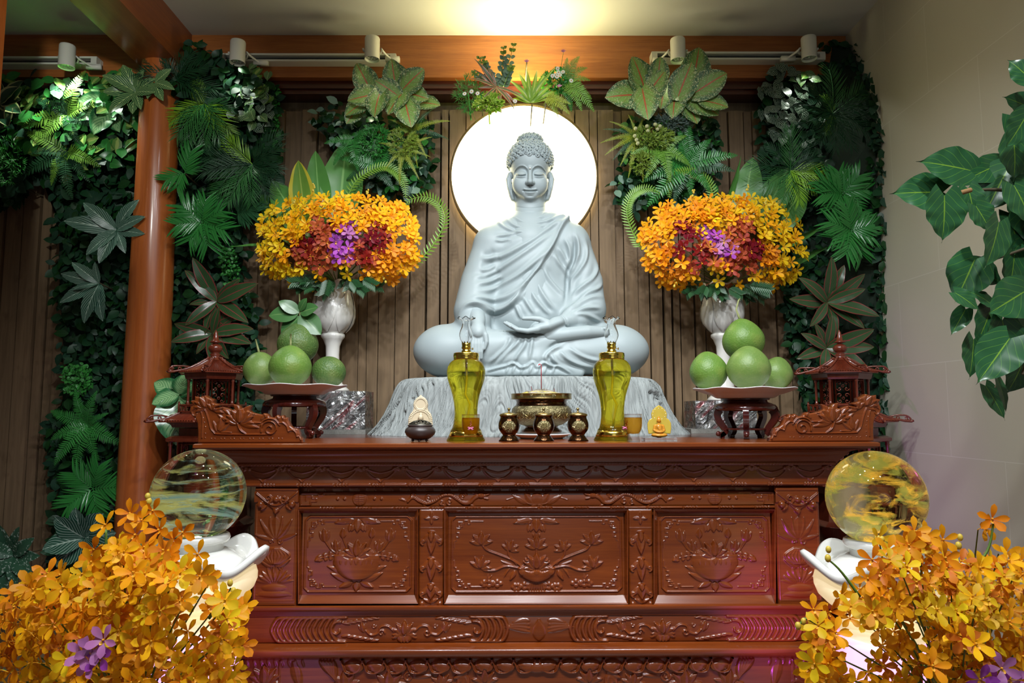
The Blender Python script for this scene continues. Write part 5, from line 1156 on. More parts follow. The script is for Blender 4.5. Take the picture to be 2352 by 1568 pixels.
def leafmat(name, base, vein=None, n=8, slant=.5, vw=.18, mid=None, rough=.38, edge=None, speck=None, var=.35, centre=None, spec=.5, mw=1):
    """green leaf: optional veins (stripes slanting off the midrib), midrib, edge colour, speckles, centre patch"""
    t = NT(name); u, v_ = t.uv(); au = t.math('ABSOLUTE', t.math('SUBTRACT', u, .5)); oi = t.n('ShaderNodeObjectInfo'); f = t.noise(9, t.obj(), 3); 
    c = t.mix(t.math('MULTIPLY', f, 1.0), tuple(x*(1-var) for x in base), tuple(min(1, x*(1+var)) for x in base))
    if centre: c = t.mix(t.ramp(t.math('ADD', t.math('MULTIPLY', au, 2), t.math('MULTIPLY', t.math('SUBTRACT', f, .5), .5)), [(centre[1]*.75, (1,)), (min(1, centre[1]*1.25), (0,))]), c, centre[0])
    if vein:
        ph = t.math('SUBTRACT', t.math('MULTIPLY', v_, n), t.math('MULTIPLY', au, n*slant)); s1 = t.math('ABSOLUTE', t.math('SUBTRACT', t.math('FRACT', ph), .5))
        c = t.mix(t.ramp(s1, [(vw*.6, (1,)), (vw*1.2, (0,))]), c, vein)
    if speck: vo = t.noise(speck[1], t.obj(), 1, 0, .9); c = t.mix(t.ramp(t.math('ADD', vo, t.math('MULTIPLY', au, .25)), [(.66, (0,)), (.69, (1,))]), c, speck[0])
    if edge: c = t.mix(t.ramp(au, [(edge[1]-.03, (0,)), (edge[1], (1,))]), c, edge[0])
    if mid: c = t.mix(t.ramp(au, [(.015*mw, (1,)), (.035*mw, (0,))]), c, mid)
    t.set(color=c, rough=rough, spec=spec)
    return t.m
LM = {}
LM['pomelo'] = leafmat('pomelo_leaf', (.045, .13, .035), mid=(.12, .22, .07), rough=.3)
zf1 = zt1
pomelo(598, 848, 3.00, 38, pm[1], 'pale green pomelo at the left of the left plate, with a short upright stalk', .1, -6, 1.0, [(-2, 8), (-6, 30)])
pomelo(755, 854, 3.00, 38, pm[2], 'rough dark green pomelo at the right of the left plate', .02, 8, .93)
T, zt_, k = pomelo(684, 790, 3.04, 45, pm[2], 'topmost pomelo of the left plate, with a leafy stalk', .16, 4, 1.02, [(0, 8), (-3, 30), (-8, 66)])
lf = [((-3, 20), (-60, -6), 56, 36), ((-2, 22), (-34, 18), 44, 24), ((0, 18), (46, -34), 58, 38), ((0, 22), (26, 10), 40, 26), ((0, 14), (-30, -38), 50, 30), ((-2, 26), (12, 22), 30, 16)]
for (ox, oz), (dx, dz), L_, W_2 in lf:
    a = leaf(L_*k*1.2, W_2*k*1.3, 'ell', .35, .12, .0, 6, 10); MB().addm(a, orient((ox*k, -.01, zt_+oz*k), (dx, -12, dz), (0, -1, .4))).obj('leaf', LM['pomelo'], T)
pomelo(666, 842, 2.87, 48, pm[0], 'large bright green pomelo at the front of the left plate', .12, 0, .96, [(0, 6), (0, 26)])
pomelo(1627, 853, 2.86, 43, pm[0], 'green pomelo at the left of the right plate', .14, -6, 1.0)
pomelo(1783, 858, 2.92, 37, pm[1], 'pale green pomelo at the right of the right plate, partly hidden', .16, 14, .98)
pomelo(1707, 782, 2.93, 48, pm[0], 'topmost pomelo of the right plate, with a curved stalk', .16, -6, .98, [(-3, 8), (-6, 22), (2, 42), (6, 46)])
pomelo(1719, 846, 2.76, 50, pm[1], 'large green pomelo at the front of the right plate', .14, 0, .97)

# ---------------------------------------------------------------- wrapped boxes, stone slabs and lotus vases
t = NT('foil_wrap'); v = t.obj((1, 1, 1)); mr = t.n('ShaderNodeMapping'); mr.inputs['Rotation'].default_value = (0, R(42), 0); t.l(v, mr.inputs[0]); mp = t.n('ShaderNodeMapping'); mp.inputs['Scale'].default_value = (1.3, 5, 11); t.l(mr.outputs[0], mp.inputs[0])
f = t.noise(3.2, mp.outputs[0], 4, .4); g = t.noise(16, v, 6, 1.5)
t.set(color=t.ramp(f, [(.35, (.55, .56, .56)), (.47, (.10, .10, .10)), (.52, (.45, .46, .46)), (.60, (.30, .06, .07)), (.68, (.62, .63, .62))]), rough=.16, metal=.75); t.bump(g, 1.0, .03); M['foil'] = t.m
M['granite'] = simple('grey_granite', (.20, .20, .18), .6, var=.5, sc=180)
def slab_box(x0, x1, ytop, Y, lab, lab2):
    a = at(x0, 950, Y); b_ = at(x1, 950, Y); zt_ = at((x0+x1)/2, ytop, Y).z
    o = MB().box(a.x, b_.x, Y-.02, 3.68, ZT+.0004, ZT+.022).obj('granite_slab', M['granite'], None, False); tag(o, lab2, 'stone slab', 'granite slabs under the boxes')
    m2 = MB(); X0, X1, Z0, Z1 = a.x+.03, b_.x-.01, ZT+.0225, zt_; n_ = 14
    for face in range(5):
        u = np.linspace(0, 1, n_)[:, None]; w = np.linspace(0, 1, n_)[None]; o1 = np.ones((n_, n_)); nz = .0025*rng.random((n_, n_)); nz[0] = nz[-1] = 0; nz[:, 0] = nz[:, -1] = 0; y0, y1 = Y+.01, 3.665
        if face == 0: v = np.stack([X0+(X1-X0)*u*o1, y0-nz, Z0+(Z1-Z0)*w*o1], -1)
        elif face == 1: v = np.stack([X1+nz, y0+(y1-y0)*u*o1, Z0+(Z1-Z0)*w*o1], -1)
        elif face == 2: v = np.stack([X1-(X1-X0)*u*o1, y1*o1, Z0+(Z1-Z0)*w*o1], -1)
        elif face == 3: v = np.stack([X0-nz, y1-(y1-y0)*u*o1, Z0+(Z1-Z0)*w*o1], -1)
        else: v = np.stack([X0+(X1-X0)*u*o1, y0+(y1-y0)*w*o1, Z1*o1], -1)
        m2.grid(v)
    o = m2.obj('foil_box', M['foil'], None, 'a'); tag(o, lab, 'box', 'foil wrapped boxes under the vases'); return zt_
za = slab_box(688, 842, 898, 3.44, 'box wrapped in crumpled silver and red foil under the left vase', 'grey granite slab under the left foil box')
zb_ = slab_box(1584, 1745, 920, 3.44, 'box wrapped in crumpled silver foil under the right vase, behind the fruit stand', 'grey granite slab under the right foil box')
t = NT('ivory_ceramic'); f = t.noise(12, t.obj(), 4); t.set(color=t.mix(f, (.66, .65, .60), (.78, .77, .73)), rough=.2, coat=.4); M['ceramic'] = t.m
def vase(cx, ztop_px, zbase, label, Y=3.54, rust=False):
    k = pxm(Y); q = at(cx, 800, Y); base = zbase+.0005; zt_ = at(cx, 652, Y).z-base; y2 = lambda y: at(cx, y, Y).z-base
    T = thing('lotus_vase', label, 'vase', (q.x, Y, base), 0, 'white lotus vases'); h = zt_
    pr_ = [(0, 0), (38*k, 0), (40*k, .006), (36*k, .016), (24*k, .04), (17*k, y2(850) if y2(850) > .05 else .07), (15*k, y2(815)), (16*k, y2(795)), (22*k, y2(780)), (27*k, y2(774)), (27*k, y2(768)), (22*k, y2(765))]
    MB().lathe(pr_, n=48).obj('stem_foot', M['ceramic'], T)
    pb = [(22*k, y2(767)), (32*k, y2(758)), (42*k, y2(744)), (46.5*k, y2(726)), (46*k, y2(708)), (42*k, y2(690)), (37.5*k, y2(676)), (37*k, y2(664)), (42*k, y2(652)), (40*k, y2(652)), (35*k, y2(664)), (35*k, y2(676)), (40*k, y2(692)), (40*k, y2(720)), (0, y2(750))]
    def wob(a, r, z_):
        f = np.clip((z_-y2(765))/(y2(690)-y2(765)), 0, 1); ph = a*4+f*1.6; return r*(1+.035*f*np.abs(np.sin(ph/1.0))**.5), z_+.012*np.clip((z_-y2(668))/(y2(652)-y2(668)), 0, 1)*np.cos(a*6)
    MB().lathe(pb, n=96, wob=wob).obj('bowl', M['ceramic'], T)
    for i in range(6):
        a0 = i*PI/3+.25; mb = MB(); n1, n2 = 9, 14; U = np.linspace(-1, 1, n1)[:, None]; V_ = np.linspace(0, 1, n2)[None]; wd = .50*np.sin(PI*V_**.8*.98+.03)**.7; zz_ = y2(764)+(y2(668+6*(i % 2))-y2(764))*V_
        R_ = np.interp(zz_, [y2(767), y2(758), y2(744), y2(726), y2(708), y2(690), y2(676), y2(664)], [23*k, 33*k, 43*k, 47.5*k, 47*k, 43*k, 39*k, 39*k])+.0035+.004*(1-U**2)+.003*V_**3; aa = a0+U*wd+.25*V_
        v = np.stack([R_*np.cos(aa), R_*np.sin(aa), zz_*np.ones_like(aa)], -1); mb.grid(v).obj('petal_relief', M['ceramic'], T)
    if rust:
        w = MB(); n1 = 40; aa = np.linspace(R(-105), R(-20), n1)[:, None]; zz_ = np.stack([np.full(n1, y2(656)), y2(672)+.006*np.sign(np.sin(np.arange(n1)*.9))], 1); R_ = 41.5*k
        w.grid(np.stack([R_*np.cos(aa)*np.ones((1, 2)), R_*np.sin(aa)*np.ones((1, 2)), zz_], -1)); aa = np.linspace(R(-160), R(-125), n1)[:, None]; zz_ = np.stack([np.full(n1, y2(654)), np.full(n1, y2(684))], 1); w.grid(np.stack([R_*1.02*np.cos(aa)*np.ones((1, 2)), R_*1.02*np.sin(aa)*np.ones((1, 2)), zz_], -1))
        w.obj('rust_tape', simple('rust_brown_tape', (.30, .09, .02), .5), T)
    return T
V1 = vase(764, 650, za, 'white lotus-shaped vase on a tall foot, left of the statue')
V2 = vase(1661, 650, zb_, 'white lotus-shaped vase with rust brown marks at its rim, right of the statue', rust=True)
# ---------------------------------------------------------------- pagoda lanterns behind the altar ends
def pagoda(cx, label):
    Y = 3.25; k = pxm(Y)*1.01; X = at(cx, 900, Y).x; T = thing('pagoda_lantern', label, 'lantern', (X, Y, 0), 0, 'carved wooden pagoda lanterns'); z = lambda y: P(cx, y, Y).z; m = M['lantern']
    V6 = [R(-90+8+60*i) for i in range(6)]
    def hexloft(prof, name, mat=m, ribs=0, parent=T):
        mb = MB(); rings = []
        for r, y in prof: rings.append([(r*k*math.cos(a), r*k*math.sin(a), z(y)) for a in V6])
        v = np.array(rings); n = len(prof)
        for i in range(6): mb.grid(np.stack([v[:, i], v[:, (i+1) % 6]], 0))
        for e, rv in ((0, 1), (n-1, 0)):
            q = [tuple(x) for x in v[e]]; f = [(0, 1, 2, 3), (0, 3, 4, 5)]; mb.add(q, [w[::-1] for w in f] if rv else f)
        return mb.obj(name, mat, parent, False)
    def roof(ya, ye, ra, re, tip, name='roof'):
        mb = MB(); n = 10; tt = np.linspace(0, 1, n); rr_ = ra+(re-ra)*tt; yy = ya+(ye-ya)*(1-(1-tt)**1.5)
        for i in range(6):
            a0, a1 = V6[i], V6[(i+1) % 6]; c = 15; 
            for j in range(c):   # tile ribs
                u0, u1 = j/c, (j+1)/c; um = (u0+u1)/2; L = []
                for t2, r2, y2 in zip(tt, rr_, yy):
                    p0 = np.array([r2*k*math.cos(a0), r2*k*math.sin(a0), z(y2)]); p1 = np.array([r2*k*math.cos(a1), r2*k*math.sin(a1), z(y2)]); L.append([p0+(p1-p0)*u0, p0+(p1-p0)*um+np.array([0, 0, .0055*t2**.3]), p0+(p1-p0)*u1])
                mb.grid(np.array(L))
        o = mb.obj(name, m, T, False)
        hexloft([(re-1, ye+2.5), (re, ye+2), (re, ye-.5), (re-1, ye-1)], 'eave', parent=o)
        for a in V6:   # hip ridge with curling scrolls
            ca, sa = math.cos(a), math.sin(a); mk = lambda pts: [(r*k*ca, r*k*sa, z(y)) for r, y in pts]; s2 = MB(); R_ = lambda t2: ra+(re-ra)*t2; Yt = lambda t2: ya+(ye-ya)*(1-(1-t2)**1.5)
            s2.tube(mk([(R_(t2), Yt(t2)-3) for t2 in np.linspace(0, 1, 8)]+[(re+tip*.5, ye-0), (re+tip, ye+1), (re+tip+4, ye-1.5)]), .0058, 6)
            s2.tube(mk(smooth([(R_(.62), Yt(.62)-4), (R_(.8), Yt(.8)-10), (re-2, ye-13), (re+tip*.6, ye-12), (re+tip*.95, ye-4), (re+tip*.7, ye-2)], 16)), .0042, 6)
            for (c1, c2, rr2, d) in ((re-1, ye-7, 5.5, 1), (re+tip*.55, ye-6.5, 4.4, -1), (R_(.72), Yt(.72)-6, 4, 1)):
                s2.tube(mk([(c1+rr2*(1-.13*q)*math.cos(d*q*.8+2), c2+rr2*(1-.13*q)*math.sin(d*q*.8+2)) for q in range(8)]), .0032, 5)
            for q in range(7): t2 = .05+q*.1; s2.sph((R_(t2)*k*ca, R_(t2)*k*sa, z(Yt(t2)-4.5)), .0058-.0004*q, 7, 5)
            s2.obj('hip_scroll', m, o)
        return o
    def body(y0, y1, rp, rl, slim=1.):
        for i, a in enumerate(V6):
            h0, h1 = z(y1), z(y0); p_ = [(.007, 0), (.0085, .03), (.006, .05), (.009, .09), (.006, .12), (.0055, .2), (.0058, .55), (.0058, .88), (.009, .92), (.007, .95), (.0085, 1)]
            MB().lathe([(r*slim, h0+(h1-h0)*t2) for r, t2 in p_], (rp*k*math.cos(a), rp*k*math.sin(a), 0), 10).obj('post', m, T)
            a1 = V6[(i+1) % 6]; A_ = np.array([rl*k*math.cos(a), rl*k*math.sin(a)]); B_ = np.array([rl*k*math.cos(a1), rl*k*math.sin(a1)]); d = B_-A_; w = np.linalg.norm(d); d /= w; lt = MB(); H = h1-h0
            pt = lambda u, v_: (A_[0]+d[0]*u, A_[1]+d[1]*u, h0+v_)
            fr = .006
            lt.tube([pt(0, 0), pt(0, H)], fr, 4); lt.tube([pt(w*.16, 0), pt(w*.16, H)], .0035, 4); lt.tube([pt(w*.84, 0), pt(w*.84, H)], .0035, 4); lt.tube([pt(0, H*.05), pt(w, H*.05)], .004, 4); lt.tube([pt(0, H*.95), pt(w, H*.95)], .004, 4)
            for vy in (.27, .73):
                for su in (-1, 1):
                    for sv in (-1, 1):
                        cx_, cy_ = w*(.5+su*.17), H*(vy+sv*.105); lt.tube([pt(cx_+su*w*.12*(1-.1*q)*math.cos(q*.75), cy_+sv*w*.12*(1-.1*q)*math.sin(q*.75)) for q in range(9)], .0022, 4)
                lt.tube([pt(w*.5+w*.06*math.cos(q), H*vy+w*.06*math.sin(q)) for q in np.linspace(0, 6.28, 9)], .002, 4)
            lt.obj('lattice', m, T)
    MB().lathe([(r*k, z(y)) for r, y in [(16, 827), (12, 822), (9, 818), (12, 814), (8, 811), (12, 808), (15, 802), (15, 798), (12, 793), (6, 790), (6, 788), (13, 786.5), (13, 784.5), (7.5, 782), (5.5, 772), (3, 762), (0, 757)]], n=32).obj('finial', m, T)
    roof(824, 856, 12, 76, 20)
    hexloft([(60, 872), (62, 868), (64, 860), (64, 858)], 'eave_board'); body(871, 931, 54, 44)
    hexloft([(58, 936), (66, 934), (66, 931), (58, 930)], 'floor_ring')
    rl = MB()
    for i, a in enumerate(V6):
        a1 = V6[(i+1) % 6]; A_ = np.array([72*k*math.cos(a), 72*k*math.sin(a)]); B_ = np.array([72*k*math.cos(a1), 72*k*math.sin(a1)])
        MB().tube([(*A_, z(948)), (*A_, z(926)), (*A_, z(924)), (*A_, z(922))], [.005, .005, .003, .0055], 7).obj('rail_post', m, T)
        for yy in (930, 945): rl.tube([(*A_, z(yy)), (*B_, z(yy))], .0032, 5)
        for q in range(1, 9): c = A_+(B_-A_)*q/9; rl.tube([(*c, z(945)), (*(c+(B_-A_)*.05*(-1)**q), z(930))], .0018, 4)
    rl.obj('railing', m, T, False)
    roof(945, 966, 60, 112, 24); hexloft([(84, 980), (86, 976), (90, 968), (90, 966)], 'eave_board')
    hexloft([(70, 1003), (70, 982)], 'upper_box'); hexloft([(92, 1012), (96, 1010), (96, 1004), (88, 1000), (80, 998)], 'platform', M['lantern'])
    body(1012, 1100, 86, 70, 1.2); hexloft([(96, 1112), (104, 1110), (104, 1102), (92, 1098)], 'platform')
    hexloft([(100, 1200), (84, 1190), (78, 1130), (90, 1112)], 'base_drum'); zb0 = z(1200)
    mb = MB(); mb.lathe([(0, 0), (115*k, 0), (118*k, .03), (100*k, .06), (60*k, .10), (55*k, zb0-.1), (100*k, zb0), (0, zb0)], n=12); mb.obj('base_stem', m, T, 'a')
    return T
pagoda(491, 'dark red carved pagoda lantern at the left end, before the round column'); pagoda(1934, 'dark red carved pagoda lantern at the right end, by the cream wall')

# ---------------------------------------------------------------- lotus bowl lamps with crystal balls
def glowmat(name, c, em, es, rough=.2):
    t = NT(name); f = t.noise(5, t.obj(), 3, .5); t.set(color=c, rough=rough, emit=t.mix(f, tuple(x*.8 for x in em), em), es=es, coat=.3); return t.m
M['glowbowl'] = glowmat('lit_alabaster', (.80, .72, .56), (1, .78, .42), .78); M['glowdrum'] = glowmat('pink_lit_alabaster', (.8, .6, .8), (.95, .42, .95), .95)
M['rimstone'] = simple('polished_white_stone', (.74, .74, .70), .15, var=.02, coat=.4)
def wisp(name, c1, c2, sc, th):
    t = NT(name); f = t.noise(1.0, t.obj(sc), 6, .9, .6); f2 = t.noise(1.6, t.obj(sc), 5, .6); out = [q for q in t.t.nodes if q.type == 'OUTPUT_MATERIAL'][0]
    tr = t.n('ShaderNodeBsdfTransparent'); tr.inputs[0].default_value = (.97, .97, .9, 1); df = t.n('ShaderNodeBsdfTranslucent'); d2 = t.n('ShaderNodeBsdfDiffuse'); ad = t.n('ShaderNodeAddShader')
    c = t.mix(t.ramp(f2, [(.42, (0,)), (.58, (1,))]), c1, c2); t.l(c, df.inputs[0]); t.l(c, d2.inputs[0]); t.l(df.outputs[0], ad.inputs[0]); t.l(d2.outputs[0], ad.inputs[1])
    mx = t.n('ShaderNodeMixShader'); t.l(t.ramp(f, [(th, (0,)), (th+.10, (.75,))]), mx.inputs[0]); t.l(tr.outputs[0], mx.inputs[1]); t.l(ad.outputs[0], mx.inputs[2]); t.l(mx.outputs[0], out.inputs[0]); return t.m
def lotus_lamp(cx, cy, rb, label, blabel, wm, tint, ph, gl):
    Y = 2.02; k = pxm(Y)*.985; q = at(cx, cy, Y); z = lambda y: at(cx, y, Y).z; T = thing('lotus_bowl_lamp', label, 'lamp', (q.x, Y, 0), 0, 'glowing lotus bowl lamps'); s2 = rb/102.5
    yc = lambda y: cy+(y-1135)*s2
    MB().lathe([(r*k*s2, z(yc(y))) for r, y in [(0, 1262), (58, 1262), (58, 1247), (63, 1246), (69, 1242), (71, 1235), (69, 1228), (62, 1224), (55, 1225), (48, 1231), (30, 1239), (0, 1243)]], n=64).obj('collar', M['rimstone'], T)
    def wob(a, r, z_):
        f = np.clip((r/(k*s2)-70)/70, 0, 1)**1.4*np.clip((z_-z(yc(1345)))/(z(yc(1290))-z(yc(1345))), 0, 1); w_ = np.cos(5*a+ph)
        return r*(1+.07*f*w_), z_+f*(.024*w_+.004)
    MB().lathe([(r*k*s2, z(yc(y))) for r, y in [(0, 1262), (60, 1262), (80, 1268), (98, 1284), (112, 1292), (124, 1287), (136, 1278), (146, 1273), (153, 1277), (152, 1287), (144, 1296), (134, 1302), (128, 1308)]], n=120, wob=wob).obj('wavy_rim', M['rimstone'], T)
    MB().lathe([(r*k*s2, z(yc(y))) for r, y in [(58, 1412), (60, 1400), (66, 1392), (84, 1384), (108, 1370), (126, 1352), (133, 1334), (133, 1320), (128, 1307)]], n=96, wob=wob).obj('bowl', M['glowbowl'], T)
    MB().lathe([(r*k*s2, z(yc(y))) for r, y in [(84, 1436), (86, 1424), (80, 1414), (64, 1404), (58, 1400)]], n=64).obj('stem_ring', M['glowbowl'], T)
    zb0 = z(yc(1436)); MB().lathe([(0, 0), (120*k*s2, 0), (122*k*s2, .05), (104*k*s2, .08), (98*k*s2, .12), (98*k*s2, zb0-.02), (94*k*s2, zb0-.005), (84*k*s2, zb0)], n=64).obj('drum', M['glowdrum'], T)
    c = at(cx, cy, Y); B_ = thing('crystal_ball', blabel, 'crystal ball', tuple(c), 0, 'crystal balls on the lotus bowl lamps'); r = rb*k*1.0
    t = NT('crystal'); t.set(color=tint, rough=.0, trans=1, ior=1.38); MB().sph((0, 0, 0), r, 96, 64).obj('glass_ball', t.m, B_)
    MB().sph((0, 0, 0), r*.86, 64, 40, (1, 1, .9)).obj('colour_wisps', wm, B_)
    l = bpy.data.lights.new('ball_lamp', 'POINT'); l.energy = gl[0]; l.color = gl[1]; l.shadow_soft_size = .015; o = bpy.data.objects.new('ball_lamp', l); COL.objects.link(o); o.location = (c.x, c.y, c.z-r*.80)
    return c
lotus_lamp(457, 1135, 102.5, 'glowing white lotus bowl lamp with a wavy rim on a pink drum, at the left', 'crystal ball with blue green streaks on the left lotus bowl lamp', wisp('blue_wisps', (.16, .27, .38), (.36, .36, .17), (8, 5, 52), .51), (.93, .96, .74), .3, (1.3, (1, .96, .70)))
lotus_lamp(2011, 1143, 107, 'glowing white lotus bowl lamp with a wavy rim on a pink drum, at the right', 'crystal ball with golden wisps on the right lotus bowl lamp', wisp('gold_wisps', (.70, .46, .12), (.30, .34, .14), (14, 10, 30), .49), (.97, .95, .62), PI+.5, (1.5, (1, .86, .45)))
spot('purple_fill_spot', (.62, 2.05, .42), (1.06, 2.62, .72), 22, (.80, .10, 1.0), 52, 1.0, .05)  # added unseen spot, casts extra purple on the altar beside the right drum
spot('purple_fill_spot', (-.62, 2.05, .42), (-.97, 2.62, .62), 7, (.80, .10, 1.0), 44, 1.0, .05)  # weaker added spot for the left end of the altar, no fitting

# ---------------------------------------------------------------- orchids
def petal_mat(name, c, base, rough=.5):
    t = NT(name); u, v_ = t.uv(); f = t.noise(60, t.obj(), 2); oi = t.n('ShaderNodeObjectInfo'); r2 = t.math('MULTIPLY', t.math('SUBTRACT', oi.outputs['Random'], .5), .5)
    cc = t.mix(t.ramp(v_, [(.05, (1,)), (.5, (0,))]), c, base); hs = t.n('ShaderNodeHueSaturation'); t.l(cc, hs.inputs['Color']); t.l(t.math('ADD', 1.0, r2), hs.inputs['Value']); t.l(t.math('ADD', .5, t.math('MULTIPLY', r2, .05)), hs.inputs['Hue'])
    out = [q for q in t.t.nodes if q.type == 'OUTPUT_MATERIAL'][0]; t.set(color=hs.outputs[0], rough=rough, spec=.25); tr = t.n('ShaderNodeBsdfTranslucent'); t.l(hs.outputs[0], tr.inputs[0]); mx = t.n('ShaderNodeMixShader'); mx.inputs[0].default_value = .3
    t.l(t.b.outputs[0], mx.inputs[1]); t.l(tr.outputs[0], mx.inputs[2]); t.l(mx.outputs[0], out.inputs[0]); return t.m
FC = {'yellow': ((.90, .60, .015), (.85, .50, .01)), 'gold': ((.95, .46, .008), (.90, .34, .005)), 'orange': ((.92, .33, .006), (.80, .20, .004)), 'amber': ((.72, .24, .012), (.6, .14, .01)),
      'coral': ((.50, .085, .035), (.62, .16, .05)), 'crimson': ((.27, .010, .012), (.20, .006, .008)), 'purple': ((.42, .07, .50), (.50, .16, .50)), 'lilac': ((.55, .20, .50), (.6, .3, .5))}
FM = {n_: petal_mat('petal_'+n_, *c) for n_, c in FC.items()}; FN = list(FC)
M['bud'] = simple('orchid_bud', (.62, .46, .05), .5); M['lip'] = simple('orchid_lip', (.80, .36, .01), .5)
def flower_arrays(seed):
    r = random.Random(seed); b = MB()
    for i, (a, L, W) in enumerate(((90, 1.0, .44), (20, .98, .46), (160, .98, .46), (-48, .98, .54), (-132, .98, .54))):
        lf_ = leaf(L, W*(.9+.2*r.random()), 'spoon', .25+.35*r.random()-.15, .12, 0, 4, 6, curl=-.12+.22*r.random()); Mx = Matrix.Rotation(R(a+r.uniform(-9, 9)), 4, 'Z') @ Matrix.Rotation(R(-12-16*r.random()), 4, 'Y') @ Matrix.Translation((.05, 0, 0)) @ Matrix.Rotation(R(r.uniform(-14, 14)), 4, 'X'); b.addm(lf_, Mx)
    b.cur = 1; b.addm(leaf(.32, .22, 'ell', -1.2, .5, 0, 2, 4), Matrix.Rotation(R(-90), 4, 'Z') @ Matrix.Translation((.02, 0, .03))); b.sph((0, .03, .09), .075, 6, 5, (1, 1, 1.4))
    b.tube([(0, 0, .02), (.02, -.05, -.25), (.05, -.25, -.55)], .028, 4, caps=False); return b
FA = [flower_arrays(i) for i in range(4)]; FMESH = {}
def fmesh(v, c):
    if (v, c) not in FMESH: FMESH[(v, c)] = FA[v].mesh('orchid_flower', [FM[c], M['lip']])
    return FMESH[(v, c)]
M['stem'] = simple('orchid_stem', (.10, .20, .03), .5)
def bouquet(root, pts, anchor, nspray=26, npart=96):
    """pts: (pos, dir, radius, colour)"""
    pts = sorted(pts, key=lambda p: p[0][1]-p[2]*2); org = Vector(root['_w'])
    rest = MB(); mats = []
    for i, (pos, d, r, c) in enumerate(pts):
        Mx = Matrix.Translation(Vector(pos)-org) @ Vector(d).to_track_quat('Z', 'Y').to_matrix().to_4x4() @ Matrix.Rotation(random.uniform(-.6, .6), 4, 'Z') @ Matrix.Scale(r, 4); v = random.randrange(4)
        if i < npart:
            o = bpy.data.objects.new('orchid_flower', fmesh(v, c)); COL.objects.link(o); o.parent = root; o.matrix_local = Mx
            if c in ('purple', 'lilac', 'crimson', 'coral'): o['label'] = c+' orchid flower'
        else:
            a = FA[v]; va, fa, ua = a.arrays(); Ma = np.array(Mx); mi = np.concatenate(a.mi); base = rest.n; ci = FN.index(c)
            rest.v.append((va@Ma[:3, :3].T+Ma[:3, 3]).astype(np.float32)); rest.uv.append(ua); rest.f.append(fa+base); rest.mi.append(np.where(mi == 1, len(FN), ci)); rest.n += len(va)
    if rest.n: o = rest.obj('orchid_flowers', [FM[n_] for n_ in FN]+[M['lip']], root); o['kind'] = 'stuff'
    st = MB(); an = Vector(anchor)-org
    for i in range(nspray):
        p = Vector(pts[int(i*len(pts)/nspray)][0])-org; mid = an.lerp(p, .55)+Vector((0, .01, .02)); st.tube([tuple(an), tuple(mid), tuple(p+Vector((0, .02, -.005)))], [.0022, .002, .0012], 5)
    st.obj('stems', M['stem'], root)
def bud_cluster(mb, pos, d, n, s):
    p = Vector(pos); d = Vector(d).normalized()
    for i in range(n): q = p+d*(i*s*1.5); mb.sph(tuple(q+Vector((random.uniform(-1, 1), 0, random.uniform(-1, 1)))*s), s*(1-.09*i), 8, 6, (1, 1, 1.3))
LM['broad'] = leafmat('broad_leaf', (.075, .24, .045), mid=(.20, .42, .12), rough=.35, var=.25); LM['broad_y'] = leafmat('yellowing_leaf', (.13, .27, .035), mid=(.3, .42, .08), edge=((.55, .48, .04), .36), rough=.35)
LM['podo'] = leafmat('needle_leaf', (.018, .075, .025), mid=(.04, .12, .04), rough=.4); LM['coil'] = leafmat('young_palm', (.16, .33, .03), mid=(.3, .45, .06), rough=.4)
